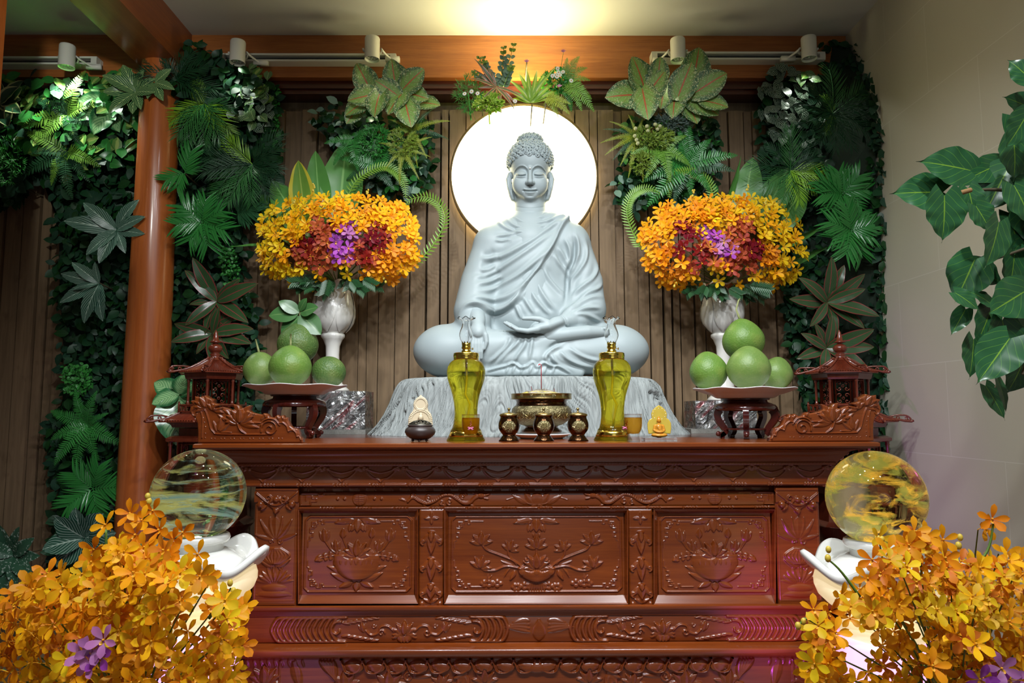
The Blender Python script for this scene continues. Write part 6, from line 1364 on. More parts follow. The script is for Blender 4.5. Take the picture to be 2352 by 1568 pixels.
def vase_bouquet(cx, cy, rx, ry, vase_o, label, mir, leaves, arcs):
    Yc = 3.42; a0 = at(cx, 660, 3.54); T = thing('orchid_bouquet', label, 'bouquet', (a0.x, 3.54, a0.z)); pts = []; k = pxm(Yc); n = 0; sg = -1 if mir else 1
    while len(pts) < 420:
        u, w = random.uniform(-1, 1), random.uniform(-1, 1); rho = math.hypot(u, w)
        if abs(u)**2.6+abs(w)**2.6 > 1: continue
        sx = cx+u*rx; sy = cy+w*ry+(10*(abs(u)**2) if w > 0 else -0)
        if w > .55 and abs(u) < .42: 
            if random.random() < .8: continue
        dep = .17*math.sqrt(max(0, 1-min(1, rho**2)))+random.uniform(-.05, .0); q = at(sx, sy, Yc-dep)
        X_ = sg*(sx-cx); c = None
        rd = lambda a, b, s2: math.hypot(X_-a, sy-cy-b) < s2
        if rd(5, 18, 26) or rd(28, -18, 18): c = 'purple' if random.random() < .7 else 'lilac'
        elif rd(88, -8, 34) or rd(-70, 8, 24) or rd(60, 28, 20): c = 'crimson'
        elif rd(-38, -22, 32) or rd(-62, 30, 30) or rd(50, 36, 34) or rd(-25, 44, 22): c = 'coral'
        elif rd(110, 34, 40) or rd(-95, 26, 30): c = random.choice(('amber', 'orange'))
        elif X_ < -60: c = random.choice(('yellow', 'yellow', 'gold'))
        elif X_ > 60: c = random.choice(('gold', 'orange', 'gold'))
        else: c = random.choice(('yellow', 'gold', 'orange'))
        d = Vector((u*.8, -1.0, -w*.55))+Vector((random.uniform(-.5, .5), random.uniform(-.1, .3), random.uniform(-.4, .5)))
        pts.append((q, d, random.uniform(15, 20)*k, c))
    bouquet(T, pts, tuple(at(cx, 655, 3.54)), 34)
    org = Vector(T['_w'])
    for (bx, by, tx, ty, w_, kind, yy) in leaves:
        b_ = at(bx, by, 3.54); e = at(tx, ty, 3.54+yy); d = e-b_; L = d.length*1.1; cu = kind == 'twist'
        a = leaf(L, w_*pxm(3.55), 'lance' if cu else 'ell', .18, .55 if cu else .14, .04, 6, 14); MB().addm(a, orient(tuple(b_-org), d, (0.15*sg, -1, .1), 1, .9 if cu else random.uniform(-.25, .25))).obj('broad_leaf', LM['broad_y' if kind == 'y' else 'broad'], T)
    for arc_ in arcs:
        p2 = smooth([tuple(at(x, y, 3.50)-org) for x, y in arc_], 40); mb = MB(); mb.tube(p2, np.linspace(.0034, .0014, 40), 6)
        tang = np.gradient(p2, axis=0)
        for i in range(2, 39, 1):
            L = (17 if i < 28 else 17-(i-28)*1.0)*pxm(3.5); t_ = Vector(tang[i]).normalized()
            for s2 in (1, -1):
                nrm = Vector((0, -1, 0)); side = t_.cross(nrm)*s2; d = (t_*.55+side+Vector((0, -.5*(s2 > 0), 0)) ); mb.addm(leaf(L, L*.22, 'strap', .3, .3, 0, 2, 3), orient(tuple(p2[i]), d, nrm))
        mb.obj('curled_palm_frond', LM['coil'], T)
    mb = MB()
    for i in range(26):
        bx = cx+random.uniform(-75, 75); b_ = at(bx, cy+ry*.88+random.uniform(-6, 12), random.uniform(3.32, 3.48)); dr = Vector(((bx-cx)/75+random.uniform(-.6, .6), -.5, -.75+random.uniform(-.2, .6)))
        n = 9; L = 38*pxm(3.4)*random.uniform(.7, 1.2); dn = dr.normalized(); mb.tube([tuple(b_-org), tuple(b_-org+dn*L)], .0015, 4)
        for j in range(n):
            for s2 in (1, -1):
                sd_ = dn.cross(Vector((0, -1, 0)))*s2+dn*.8+Vector((0, -.3, 0)); mb.addm(leaf(20*pxm(3.4), 5*pxm(3.4), 'lance', .3, .2, 0, 2, 3), orient(tuple(b_-org+dn*L*j/n), sd_, (0, -1, 0)))
    mb.obj('needle_greenery', LM['podo'], T)
    for (x, y) in [(cx+sg*(-55), cy-ry-14), (cx+sg*70, cy-ry-4), (cx-sg*100, cy-ry+16), (cx+sg*110, cy+ry*.9)]: mb = MB(); bud_cluster(mb, tuple(at(x, y, 3.36)-org), (random.uniform(-.4, .4), 0, 1), 4, .006); mb.obj('buds', M['bud'], T)
vase_bouquet(775, 553, 186, 103, V1, 'bouquet of yellow orchids with coral, crimson and purple ones in the left vase', False,
    [(690, 560, 602, 452, 66, 'n', .03), (710, 550, 632, 420, 80, 'n', .02), (705, 520, 683, 378, 62, 'y', -.01), (740, 530, 722, 357, 62, 'n', .0), (778, 520, 792, 335, 100, 'n', .04), (640, 570, 538, 561, 22, 'twist', -.04)],
    [[(790, 470), (815, 420), (850, 393), (885, 383), (912, 397), (928, 422), (932, 455)], [(938, 612), (965, 595), (995, 562), (1018, 520), (1019, 488), (1003, 464), (975, 452), (940, 460), (925, 480)]])
vase_bouquet(1660, 560, 186, 108, V2, 'bouquet of yellow orchids with coral, crimson and purple ones in the right vase', True,
    [(1700, 520, 1727, 370, 72, 'n', .0), (1745, 520, 1806, 390, 74, 'n', .03), (1770, 540, 1848, 432, 70, 'n', .0), (1660, 480, 1706, 368, 24, 'twist', .0), (1780, 570, 1896, 521, 24, 'twist', -.04), (1780, 610, 1898, 573, 30, 'twist', -.02)],
    [[(1640, 470), (1632, 430), (1610, 405), (1580, 396), (1552, 402), (1538, 425), (1537, 455)], [(1475, 575), (1460, 548), (1444, 510), (1440, 478), (1450, 452), (1468, 438), (1495, 433), (1525, 448)]])
def inpoly(x, y, p):
    c = False; j = len(p)-1
    for i in range(len(p)):
        if (p[i][1] > y) != (p[j][1] > y) and x < (p[j][0]-p[i][0])*(y-p[i][1])/(p[j][1]-p[i][1])+p[i][0]: c = not c
        j = i
    return c
def front_bouquet(poly, extra, anchor, label, n, Yr, sparse=None, purp=(), fc=(250, 1500)):
    a0 = at(*anchor, 1.45); T = thing('orchid_arrangement', label, 'bouquet', (a0.x, 1.45, max(.4, a0.z))); pts = []
    xs = [q[0] for q in poly]; ys = [q[1] for q in poly]
    while len(pts) < n:
        x, y = random.uniform(min(xs), max(xs)), random.uniform(min(ys), max(ys))
        if not inpoly(x, y, poly): continue
        if sparse and math.hypot(x-sparse[0], y-sparse[1]) < sparse[2] and random.random() < .75: continue
        Y = random.uniform(*Yr); d = Vector(((x-fc[0])/420+random.uniform(-.7, .7), -1, (fc[1]-y)/420+random.uniform(-.4, .7)))
        pts.append((at(x, y, Y), d, random.uniform(.022, .030), random.choice(('gold', 'orange', 'gold', 'orange', 'yellow', 'amber') if x % 90 < 60 else ('yellow', 'gold', 'gold'))))
    for x, y, Y, c in extra: pts.append((at(x, y, Y), Vector((random.uniform(-.4, .4), -1, random.uniform(-.1, .5))), .029, c))
    for x, y in purp: pts.append((at(x, y, Yr[0]-.01), Vector((random.uniform(-.6, .6), -1, .2)), .027, random.choice(('purple', 'lilac'))))
    bouquet(T, pts, tuple(at(*anchor, 1.45)), 70, 96); return T
TL = front_bouquet([(-40, 1420), (30, 1360), (80, 1325), (110, 1300), (160, 1330), (200, 1310), (215, 1265), (290, 1240), (400, 1270), (470, 1300), (500, 1370), (560, 1400), (570, 1480), (548, 1568), (540, 1660), (-40, 1660)],
    [(243, 1206, 1.32, 'gold'), (312, 1228, 1.30, 'orange'), (300, 1180, 1.34, 'orange'), (326, 1196, 1.33, 'gold'), (366, 1218, 1.30, 'orange'), (352, 1172, 1.36, 'orange'), (216, 1262, 1.34, 'orange'), (240, 1290, 1.33, 'orange'), (277, 1270, 1.29, 'yellow'), (383, 1275, 1.3, 'orange'), (398, 1240, 1.34, 'orange'), (420, 1222, 1.38, 'orange'), (430, 1305, 1.3, 'gold'), (455, 1272, 1.33, 'gold'), (470, 1320, 1.36, 'gold'), (110, 1318, 1.3, 'orange'), (560, 1392, 1.34, 'gold'), (545, 1440, 1.33, 'gold')],
    (300, 1700), 'large arrangement of yellow orange orchids in the left foreground', 520, (1.16, 1.5), (440, 1440, 60), [(190, 1500), (215, 1490), (238, 1470), (232, 1508), (206, 1520)])
TR = front_bouquet([(2400, 1290), (2340, 1270), (2250, 1290), (2160, 1270), (2120, 1235), (2030, 1260), (2000, 1320), (1920, 1400), (1860, 1440), (1860, 1490), (1850, 1568), (1850, 1660), (2400, 1660)],
    [(2278, 1192, 1.36, 'orange'), (2262, 1212, 1.38, 'gold'), (2100, 1222, 1.3, 'gold'), (2125, 1232, 1.32, 'gold'), (2090, 1248, 1.3, 'orange'), (2018, 1236, 1.36, 'yellow'), (2040, 1262, 1.31, 'gold'), (2003, 1285, 1.3, 'orange'), (2165, 1240, 1.33, 'gold'), (2345, 1290, 1.3, 'gold'), (2310, 1270, 1.34, 'gold'), (1868, 1400, 1.36, 'gold'), (1905, 1405, 1.35, 'orange'), (1930, 1370, 1.36, 'gold'), (1868, 1480, 1.3, 'yellow'), (1855, 1530, 1.3, 'gold'), (1890, 1550, 1.3, 'gold'), (2140, 1530, 1.12, 'orange'), (2240, 1480, 1.13, 'gold'), (2150, 1400, 1.15, 'yellow')],
    (2200, 1700), 'large arrangement of yellow orange orchids in the right foreground', 480, (1.16, 1.5), (1990, 1490, 75), [(2250, 1560), (2285, 1568), (2300, 1535), (2320, 1560)], (2150, 1500))
for T, L in ((TL, [((245, 1290), (243, 1215), (243, 1330)), ((330, 1200), (342, 1160), (344, 1153)), ((330, 1290), (318, 1240), (315, 1330)), ((480, 1420), (512, 1380), (530, 1350))]), (TR, [((2235, 1310), (2270, 1260), (2282, 1200)), ((2130, 1400), (2150, 1330), (2204, 1250)), ((1975, 1370), (1930, 1310), (1897, 1280)), ((1890, 1440), (1850, 1420), (1838, 1432)), ((2040, 1350), (2030, 1300), (2020, 1245)), ((2118, 1330), (2115, 1290), (2112, 1240))])):
    org = Vector(T['_w'])
    for j, pts3 in enumerate(L):
        MB().tube([tuple(at(x, y, 1.36)-org) for x, y in smooth(pts3, 10)], np.linspace(.0030, .0016, 10), 6).obj('tall_stem', M['stem'], T)
        if j: mb = MB(); bud_cluster(mb, tuple(at(*pts3[-1], 1.36)-org), (.1, 0, 1), 2, .006); mb.obj('buds', M['bud'], T)
    q = T['_w']; pot = MB().lathe([(0, 0), (.14, 0), (.15, .02), (.12, .06), (.10, .3), (.16, q[2]+.02), (.15, q[2]+.02), (.09, .3), (0, .28)], (q[0], 1.45, 0), 40)
    tag(pot.obj('floor_vase', M['ceramic']), 'tall white floor vase under the %s foreground orchids' % ('left' if T is TL else 'right'), 'vase')
# ---------------------------------------------------------------- plants on the slat wall
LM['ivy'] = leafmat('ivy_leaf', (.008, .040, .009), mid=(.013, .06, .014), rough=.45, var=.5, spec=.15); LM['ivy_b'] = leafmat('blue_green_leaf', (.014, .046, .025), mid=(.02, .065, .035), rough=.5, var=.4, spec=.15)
LM['fern_lime'] = leafmat('lime_fern', (.13, .30, .03), mid=(.2, .38, .06), rough=.4); LM['fern'] = leafmat('glossy_fern', (.03, .20, .035), mid=(.05, .25, .05), rough=.3); LM['fern_dark'] = leafmat('dark_fern', (.018, .085, .030), mid=(.03, .12, .05), rough=.4)
LM['fern_yel'] = leafmat('yellow_fern', (.24, .30, .02), mid=(.3, .34, .03), rough=.45)
LM['palm'] = leafmat('palm_leaf', (.030, .145, .034), rough=.3, var=.3); LM['palm_dark'] = leafmat('dark_palm_leaf', (.010, .050, .018), rough=.4, spec=.3); LM['palm_lime'] = leafmat('lime_palm_leaf', (.20, .42, .02), rough=.35)
LM['fan'] = leafmat('fan_leaf', (.022, .17, .030), mid=(.05, .24, .05), rough=.22, var=.3)
LM['zebra'] = leafmat('zebra_leaf', (.018, .085, .035), vein=(.40, .58, .20), n=7, slant=1.0, vw=.15, mid=(.45, .58, .25), rough=.3, var=.2)
LM['zebra_pale'] = leafmat('pale_zebra_leaf', (.018, .075, .045), vein=(.30, .42, .34), n=8, slant=1.0, vw=.11, mid=(.34, .46, .36), rough=.35, var=.2)
LM['dieff'] = leafmat('pale_centred_leaf', (.03, .15, .05), centre=((.28, .50, .22), .62), vein=(.05, .22, .07), n=9, slant=.8, vw=.12, rough=.22)
LM['variegated'] = leafmat('white_edged_leaf', (.02, .075, .035), edge=((.55, .60, .28), .40), rough=.3)
LM['calad'] = leafmat('red_veined_leaf', (.045, .125, .04), centre=((.20, .36, .07), .62), mid=(.50, .09, .03), vein=(.24, .17, .05), n=5, slant=.9, vw=.045, speck=((.45, .52, .26), 140), rough=.5, var=.15)
LM['ruddy'] = leafmat('red_edged_leaf', (.022, .065, .020), mid=(.22, .04, .04), edge=((.16, .03, .025), .44), vein=(.05, .06, .03), n=9, slant=.9, vw=.1, rough=.24, var=.4)
LM['pepero'] = leafmat('watermelon_leaf', (.012, .045, .022), vein=(.40, .48, .38), n=2.6, slant=2.4, vw=.16, rough=.3, var=.2)
LM['pothos'] = leafmat('pothos_leaf', (.09, .22, .04), centre=((.30, .42, .10), .35), rough=.3); LM['moss'] = leafmat('moss', (.03, .22, .03), rough=.5, var=.5); LM['moss_yel'] = leafmat('yellow_moss', (.17, .26, .03), rough=.5, var=.4); LM['moss_grey'] = leafmat('grey_sprig', (.07, .11, .09), rough=.6, var=.4)
LM['euca'] = leafmat('eucalyptus_leaf', (.12, .21, .16), rough=.5, var=.25); LM['spider'] = leafmat('spider_leaf', (.20, .38, .03), centre=((.42, .52, .08), .3), rough=.35); LM['drac'] = leafmat('striped_drac_leaf', (.10, .10, .04), centre=((.10, .14, .05), .35), edge=((.50, .20, .13), .30), rough=.35)
LM['frost'] = leafmat('frosted_leaf', (.025, .085, .045), speck=((.28, .36, .30), 90), rough=.4); LM['heart'] = leafmat('heart_leaf', (.020, .085, .030), vein=(.07, .19, .03), n=5, slant=1.0, vw=.035, mid=(.16, .30, .03), rough=.3, var=.35, mw=.55)
M['brown_stem'] = simple('brown_stem', (.06, .045, .02), .7)
XM = XR-.012
def wp(px, py, Y):   # point kept inside the side wall
    p = P(px, py, Y)
    if p.x > XM: k = (XM-CAM.x)/(p.x-CAM.x); p = CAM+(p-CAM)*k
    return p
def pdir(a, out=.35): return Vector((math.sin(R(a)), -out, math.cos(R(a))))
def frond_arr(L, n, lw, ll, ang, droop, lprof='lance', taper='fern', lift=.12, leafdroop=.25):
    b = MB(); th = droop*np.linspace(0, 1, 13)**1.3; x = np.concatenate([[0], np.cumsum(np.cos(th[1:]))])*L/12; z_ = -np.concatenate([[0], np.cumsum(np.sin(th[1:]))])*L/12
    b.tube(np.stack([x, 0*x, z_], 1), np.linspace(.0028, .0008, 13)*(L/.2)**.5, 4, caps=False)
    for i in range(n):
        t = (i+.8)/n*.97+.02; px_ = np.interp(t*12, np.arange(13), x); pz_ = np.interp(t*12, np.arange(13), z_); td = np.interp(t*12, np.arange(13), th)
        f = ((1-t)**.75*min(1, .55+t*3)*1.1+.06 if taper == 'fern' else (.55+.45*math.sin(PI*min(1, t+.12))) if taper == 'palm' else .8+.2*math.sin(PI*t)); f *= random.uniform(.88, 1.08)
        for s2 in (1, -1):
            A = R(ang*(1-.35*t)+random.uniform(-5, 5))*s2
            lf_ = leaf(ll*f, lw*(.7+.3*f), lprof, leafdroop, .3, 0, 2, 4); Mx = Matrix.Translation((px_, 0, pz_)) @ Matrix.Rotation(td, 4, 'Y') @ Matrix.Rotation(A, 4, 'Z') @ Matrix.Rotation(-lift+random.uniform(-.1, .1), 4, 'Y'); b.addm(lf_, Mx)
    return b.arrays()
def plant(name, label, cat, px, py, Y, group=None):
    p = wp(px, py, Y); T = thing(name, label, cat, tuple(p), 0, group)
    yb = 3.655 if p.z > bt else 3.74
    MB().tube([(0, .004, 0), (0, (yb-p.y)*.5, -.012), (0, yb-p.y, -.006)], .0035, 6).obj('stem', M['brown_stem'], T); return T
def put(T, arr, px, py, Y, a, out, mat, name, roll=0, sc=1):
    o = wp(px, py, Y)-Vector(T['_w']); return MB().addm(arr, orient(tuple(o), pdir(a, out), (0, -1, .12), sc, roll)).obj(name, mat, T)
def fronds(name, label, cat, px, py, Y, specs, kind, mats, part='frond'):
    """specs: (angle clockwise from up, length px, material index)"""
    T = plant(name, label, cat, px, py, Y); k = pxm(Y)
    for a, L, mi in specs:
        L *= k
        if kind == 'fern': arr = frond_arr(L, 22, L*.034, L*.23, 80, random.uniform(.7, 1.1), 'strap', 'fern', .1, .2)
        elif kind == 'finefern': arr = frond_arr(L, 30, L*.020, L*.10, 85, random.uniform(.7, 1.2), 'strap', 'fern', .1, .2)
        elif kind == 'palm': arr = frond_arr(L, 20, L*.023, L*.52, 44, random.uniform(.5, .9), 'lance', 'palm', .1, .35)
        else: arr = frond_arr(L*.62, 9, L*.060, L*.58, 50, random.uniform(.3, .6), 'strap', 'fan', .05, .3)
        put(T, arr, px, py, Y, a, random.uniform(.32, .62), mats[mi], part)
    return T
def ring(n, L, a0=0, jit=14, mis=(0,), span=360, lj=.18): return [(a0+span*i/n+random.uniform(-jit, jit), L*random.uniform(1-lj, 1+lj), random.choice(mis)) for i in range(n)]
def rosette(name, label, cat, px, py, Y, specs, W, prof, mats, out=.45, wave=.03, fold=.16, droop=.5, part='leaf'):
    T = plant(name, label, cat, px, py, Y); k = pxm(Y)
    for sp in specs:
        a, L, mi = sp[:3]; ox, oy = (sp[3], sp[4]) if len(sp) > 3 else (0, 0); arr = leaf(L*k, L*k*W, prof, droop*random.uniform(.6, 1.3), fold, wave, 8, 14)
        put(T, arr, px+ox, py+oy, Y-random.uniform(0, .03), a, out*random.uniform(.7, 1.3), mats[mi], part, random.uniform(-.35, .35))
    return T
def mat_of_leaves(name, label, polys, n, size, mats, Y0=3.60, Y1=3.70, prof='ell', backing=True, W=.62, cat='foliage', down=True):
    """uncountable small leaves on a plastic backing mat"""
    b = MB(); c = 0; ref = None
    for poly, wgt in polys:
        xs = [q[0] for q in poly]; ys = [q[1] for q in poly]; m = 0
        while m < n*wgt:
            x, y = random.uniform(min(xs), max(xs)), random.uniform(min(ys), max(ys))
            if not inpoly(x, y, poly): continue
            m += 1; Y = random.uniform(Y0, Y1); p = wp(x, y, Y); L = random.uniform(*size)*pxm(Y); a = random.gauss(180, 60) if down else random.uniform(0, 360)
            b.cur = random.randrange(len(mats)); b.addm(leaf(L, L*W*random.uniform(.8, 1.2), prof, random.uniform(.1, .7), .15, 0, 2, 4), orient(tuple(p), pdir(a, random.uniform(-.1, .9)), (random.uniform(-.5, .5), -1, random.uniform(-.2, .6)), 1, random.uniform(-.5, .5)))
    o = b.obj(name, mats); tag(o, label, cat, kind='stuff')
    if backing:
        k2 = MB()
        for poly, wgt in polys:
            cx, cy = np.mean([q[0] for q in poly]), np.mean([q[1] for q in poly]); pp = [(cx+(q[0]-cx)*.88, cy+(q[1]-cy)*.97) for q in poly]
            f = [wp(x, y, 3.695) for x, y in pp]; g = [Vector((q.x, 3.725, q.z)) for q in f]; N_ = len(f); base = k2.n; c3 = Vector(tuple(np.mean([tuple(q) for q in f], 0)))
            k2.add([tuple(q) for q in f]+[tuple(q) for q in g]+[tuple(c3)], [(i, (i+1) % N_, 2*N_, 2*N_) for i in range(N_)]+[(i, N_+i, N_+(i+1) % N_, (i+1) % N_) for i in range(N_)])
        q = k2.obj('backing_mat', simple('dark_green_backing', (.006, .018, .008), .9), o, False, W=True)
    return o
def tuft(name, label, cat, px, py, Y, rx, ry, n, L, mat, group=None, kindm=True, sc=4, prof='lance', W=.3):
    b = MB(); k = pxm(Y); 
    for i in range(n):
        a = random.uniform(0, 6.28); r = math.sqrt(random.random()); x = px+rx*r*math.cos(a); y = py+ry*r*math.sin(a); Yp = Y-.05*(1-r*r)-random.uniform(0, .02); p = wp(x, y, Yp)
        for j in range(sc): b.addm(leaf(L*k*random.uniform(.7, 1.2), L*k*W, prof, .2, .2, 0, 2, 2), orient(tuple(p), (math.cos(a)*r+random.uniform(-.9, .9), -1*random.uniform(.2, 1), -math.sin(a)*r+random.uniform(-.8, .9)), (random.uniform(-.6, .6), -1, random.uniform(-.3, .9))))
    c_ = wp(px, py, Y-.02); b.tube([tuple(c_), (c_.x, 3.655 if c_.z > bt else 3.74, c_.z-.01)], .004, 6); o = b.obj(name, mat); tag(o, label, cat, group); return o

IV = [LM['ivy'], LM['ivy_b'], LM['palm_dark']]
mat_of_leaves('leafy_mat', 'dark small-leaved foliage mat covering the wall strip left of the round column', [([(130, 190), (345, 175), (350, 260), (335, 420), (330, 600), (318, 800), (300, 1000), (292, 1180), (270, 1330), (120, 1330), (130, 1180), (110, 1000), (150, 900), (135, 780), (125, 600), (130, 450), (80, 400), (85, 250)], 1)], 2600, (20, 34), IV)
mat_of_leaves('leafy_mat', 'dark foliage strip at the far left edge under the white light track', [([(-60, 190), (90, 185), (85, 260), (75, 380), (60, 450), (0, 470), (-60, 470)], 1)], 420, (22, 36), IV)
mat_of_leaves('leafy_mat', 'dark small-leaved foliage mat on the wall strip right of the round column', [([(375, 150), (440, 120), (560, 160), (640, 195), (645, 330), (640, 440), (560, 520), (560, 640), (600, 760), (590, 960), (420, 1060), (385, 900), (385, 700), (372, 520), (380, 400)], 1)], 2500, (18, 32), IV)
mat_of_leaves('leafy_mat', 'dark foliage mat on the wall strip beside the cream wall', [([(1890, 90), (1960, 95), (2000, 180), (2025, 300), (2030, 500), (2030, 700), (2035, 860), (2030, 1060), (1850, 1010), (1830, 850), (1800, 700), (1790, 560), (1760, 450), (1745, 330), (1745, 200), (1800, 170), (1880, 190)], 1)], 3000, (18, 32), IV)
mat_of_leaves('leafy_mat', 'blue green leafy spray under the yellow fern left of the halo', [([(860, 330), (960, 330), (990, 400), (975, 440), (900, 455), (830, 400)], 1), ([(715, 265), (770, 230), (850, 300), (830, 340), (760, 330)], .5)], 190, (20, 32), [LM['ivy_b'], LM['euca'], LM['ivy']], 3.58, 3.68, backing=False)
mat_of_leaves('leafy_mat', 'blue green leafy spray under the yellow fern right of the halo', [([(1410, 400), (1480, 400), (1500, 470), (1460, 490), (1412, 440)], .7), ([(1560, 260), (1660, 280), (1650, 330), (1620, 460), (1560, 480), (1480, 400)], 1)], 170, (20, 32), [LM['ivy_b'], LM['euca'], LM['ivy']], 3.58, 3.68, backing=False)
mat_of_leaves('boxwood_mat', 'bright green tiny-leaved boxwood mat beside the top of the slat wall, left', [([(598, 190), (642, 200), (640, 330), (605, 340)], 1)], 420, (7, 11), [LM['moss']], 3.62, 3.67, backing=False)
mat_of_leaves('boxwood_mat', 'bright green tiny-leaved boxwood patch low in the strip left of the column', [([(145, 840), (200, 835), (215, 880), (190, 905), (150, 900)], 1)], 420, (7, 12), [LM['moss']], 3.56, 3.62, backing=False)
mat_of_leaves('boxwood_mat', 'bright green tiny-leaved boxwood patch above the red-edged rosettes, left', [([(500, 560), (545, 570), (548, 650), (515, 660)], 1)], 220, (7, 11), [LM['moss']], 3.58, 3.64, backing=False)
# --- left of the column
B = 3.56
fronds('fern', 'bright lime fern nearest the white light track at the far left', 'fern', 155, 265, B, [(20, 118, 0), (68, 92, 0), (-105, 130, 0), (-140, 110, 0), (-60, 95, 1), (150, 90, 1), (-20, 80, 1), (110, 80, 1)], 'fern', [LM['fern_lime'], LM['fern_dark']])
fronds('fern', 'lime fern hanging below the brightest fern, its fronds dropping over dark leaves', 'fern', 155, 348, B, [(-62, 112, 0), (112, 100, 0), (-160, 92, 0), (80, 80, 0), (170, 120, 1), (-120, 130, 1), (140, 100, 1), (-95, 80, 1), (200, 100, 1)], 'fern', [LM['fern_lime'], LM['fern_dark']])
rosette('zebra_plant', 'bright zebra-striped leaf cluster under the cross beam at the top left', 'plant', 312, 212, 3.50, [(-20, 72, 0), (20, 62, 0), (-62, 78, 0), (-100, 70, 0), (-138, 82, 0), (60, 60, 0), (100, 66, 0), (150, 60, 0), (170, 70, 0)], .42, 'ell', [LM['zebra']], out=.5)
rosette('dumb_cane', 'pale green broad-leaved plant behind the bright zebra-striped leaves', 'plant', 262, 240, 3.62, [(-90, 78, 0), (-130, 88, 0), (-165, 96, 0), (-60, 60, 0), (160, 90, 0), (120, 80, 1)], .62, 'ell', [LM['dieff'], LM['dieff']], wave=.05)
rosette('white_edged_plant', 'dark rosette with white-edged leaves at the left edge of the frame', 'plant', 2, 238, 3.46, [(48, 80, 0), (84, 60, 0), (112, 66, 0), (145, 84, 0), (165, 74, 0), (10, 50, 0), (65, 70, 0)], .56, 'ell', [LM['variegated']])
rosette('zebra_plant', 'large dark zebra-striped rosette beside the upper part of the column', 'plant', 268, 528, 3.50, [(-82, 112, 0), (-48, 96, 0), (-140, 88, 0), (38, 92, 0), (68, 80, 0), (100, 72, 0), (150, 66, 0), (-168, 92, 0)], .36, 'ell', [LM['zebra_pale']], out=.4)
rosette('zebra_plant', 'smaller dark zebra-striped rosette below the large one, left of the column', 'plant', 228, 650, 3.52, [(-78, 86, 0), (-50, 78, 0), (-120, 96, 0), (-10, 50, 0), (168, 96, 0), (-165, 100, 0), (-100, 60, 0)], .34, 'ell', [LM['zebra_pale']], out=.4)
fronds('fern', 'green fern low in the strip left of the column, above the fan palm', 'fern', 200, 975, B, [(18, 84, 0), (-20, 88, 0), (-68, 100, 0), (118, 100, 0), (-145, 112, 0), (-168, 108, 0), (160, 90, 0), (60, 60, 0), (-110, 90, 0)], 'fern', [LM['fern']])
fronds('fan_palm', 'green star-shaped fan palm low on the left, above the foreground orchids', 'palm', 214, 1122, 3.52, ring(5, 96, 20, 8, (0,), lj=.1), 'fan', [LM['fan']])
rosette('calathea', 'dark striped round-leaved plant behind the foreground orchids at the left', 'plant', 195, 1235, 3.50, [(-50, 80, 0), (-10, 76, 0), (40, 84, 0), (80, 80, 0), (120, 74, 0), (-100, 84, 0), (-140, 80, 0), (170, 80, 0)], .66, 'ell', [LM['zebra_pale']], wave=.03)
rosette('frosted_plant', 'frosted star-leaved plant low at the left edge', 'plant', 30, 1275, 3.40, ring(10, 84, 10, 10), .42, 'ell', [LM['frost']], wave=.03)
tuft('needle_bush', 'rounded bright green needle-leaved bush at the left edge under the white-edged leaves', 'plant', 12, 372, 3.52, 42, 50, 150, 13, LM['moss'], sc=6, W=.16)
rosette('leafy_twig', 'dark blue green twig of oval leaves below the bush at the left edge', 'plant', 40, 420, 3.54, ring(14, 38, 0, 20, lj=.3), .6, 'ell', [LM['ivy_b']])
# --- right of the column
fronds('palm', 'dark palm spray over the top of the column, under the cross beam', 'palm', 405, 185, 3.50, [(-80, 90, 1), (-50, 90, 1), (-20, 70, 1), (30, 80, 1), (70, 90, 1), (-110, 70, 1), (120, 90, 1), (100, 100, 1)], 'palm', [LM['palm'], LM['palm_dark']])
rosette('zebra_plant', 'pair of zebra-striped leaves at the top of the column', 'plant', 356, 190, 3.47, [(60, 55, 0), (110, 60, 0), (150, 62, 0), (-170, 50, 0)], .42, 'ell', [LM['zebra']])
fronds('palm', 'palm with lime tips hanging to the right of the column top', 'palm', 470, 238, 3.50, [(-118, 98, 0), (-150, 110, 1), (175, 118, 1), (152, 112, 1), (135, 100, 0), (-20, 60, 0), (-45, 40, 0), (100, 70, 1), (-165, 110, 1)], 'palm', [LM['palm_lime'], LM['palm']])
fronds('fan_palm', 'bright glossy fan palm leaf beside the column, above the big star', 'palm', 425, 398, 3.48, [(18, 84, 0), (-118, 72, 0), (-160, 66, 0), (60, 50, 0)], 'fan', [LM['fan']])
fronds('palm', 'wide dark palm above the left vase bouquet', 'palm', 580, 378, 3.50, [(-80, 128, 1), (-105, 112, 1), (-130, 118, 0), (-155, 112, 0), (178, 98, 0), (150, 96, 1), (125, 84, 1), (40, 100, 1), (65, 86, 1), (-45, 92, 2), (100, 76, 1)], 'palm', [LM['palm'], LM['palm_dark'], LM['palm_lime']])
fronds('fan_palm', 'large glossy star-shaped fan palm halfway down, right of the column', 'palm', 465, 510, 3.47, ring(7, 92, 10, 8, (0,), lj=.1), 'fan', [LM['fan']])
fronds('fan_palm', 'dark fan palm half hidden behind the large glossy star', 'palm', 545, 490, 3.55, [(60, 80, 0), (90, 84, 0), (20, 70, 0), (120, 60, 0)], 'fan', [LM['fern_dark']])
def vine(label, cx, cy, rx, ry, n, L, mat, mat2=None, prof='heart', W=.8):
    T = plant('trailing_vine', label, 'vine', cx, cy, 3.60); k = pxm(3.54)
    for i in range(n):
        a = random.uniform(0, 6.28); r = math.sqrt(random.random()); x = cx+rx*r*math.cos(a); y = cy+ry*r*math.sin(a); l_ = L*k*random.uniform(.8, 1.25)
        put(T, leaf(l_, l_*W, prof, .5, .1, 0, 6, 8), x, y, 3.61-.05*(1-r)-random.uniform(0, .03), random.gauss(170, 50), random.uniform(.2, .7), mat if not mat2 or random.random() < .6 else mat2, 'leaf', random.uniform(-.3, .3))
    return T
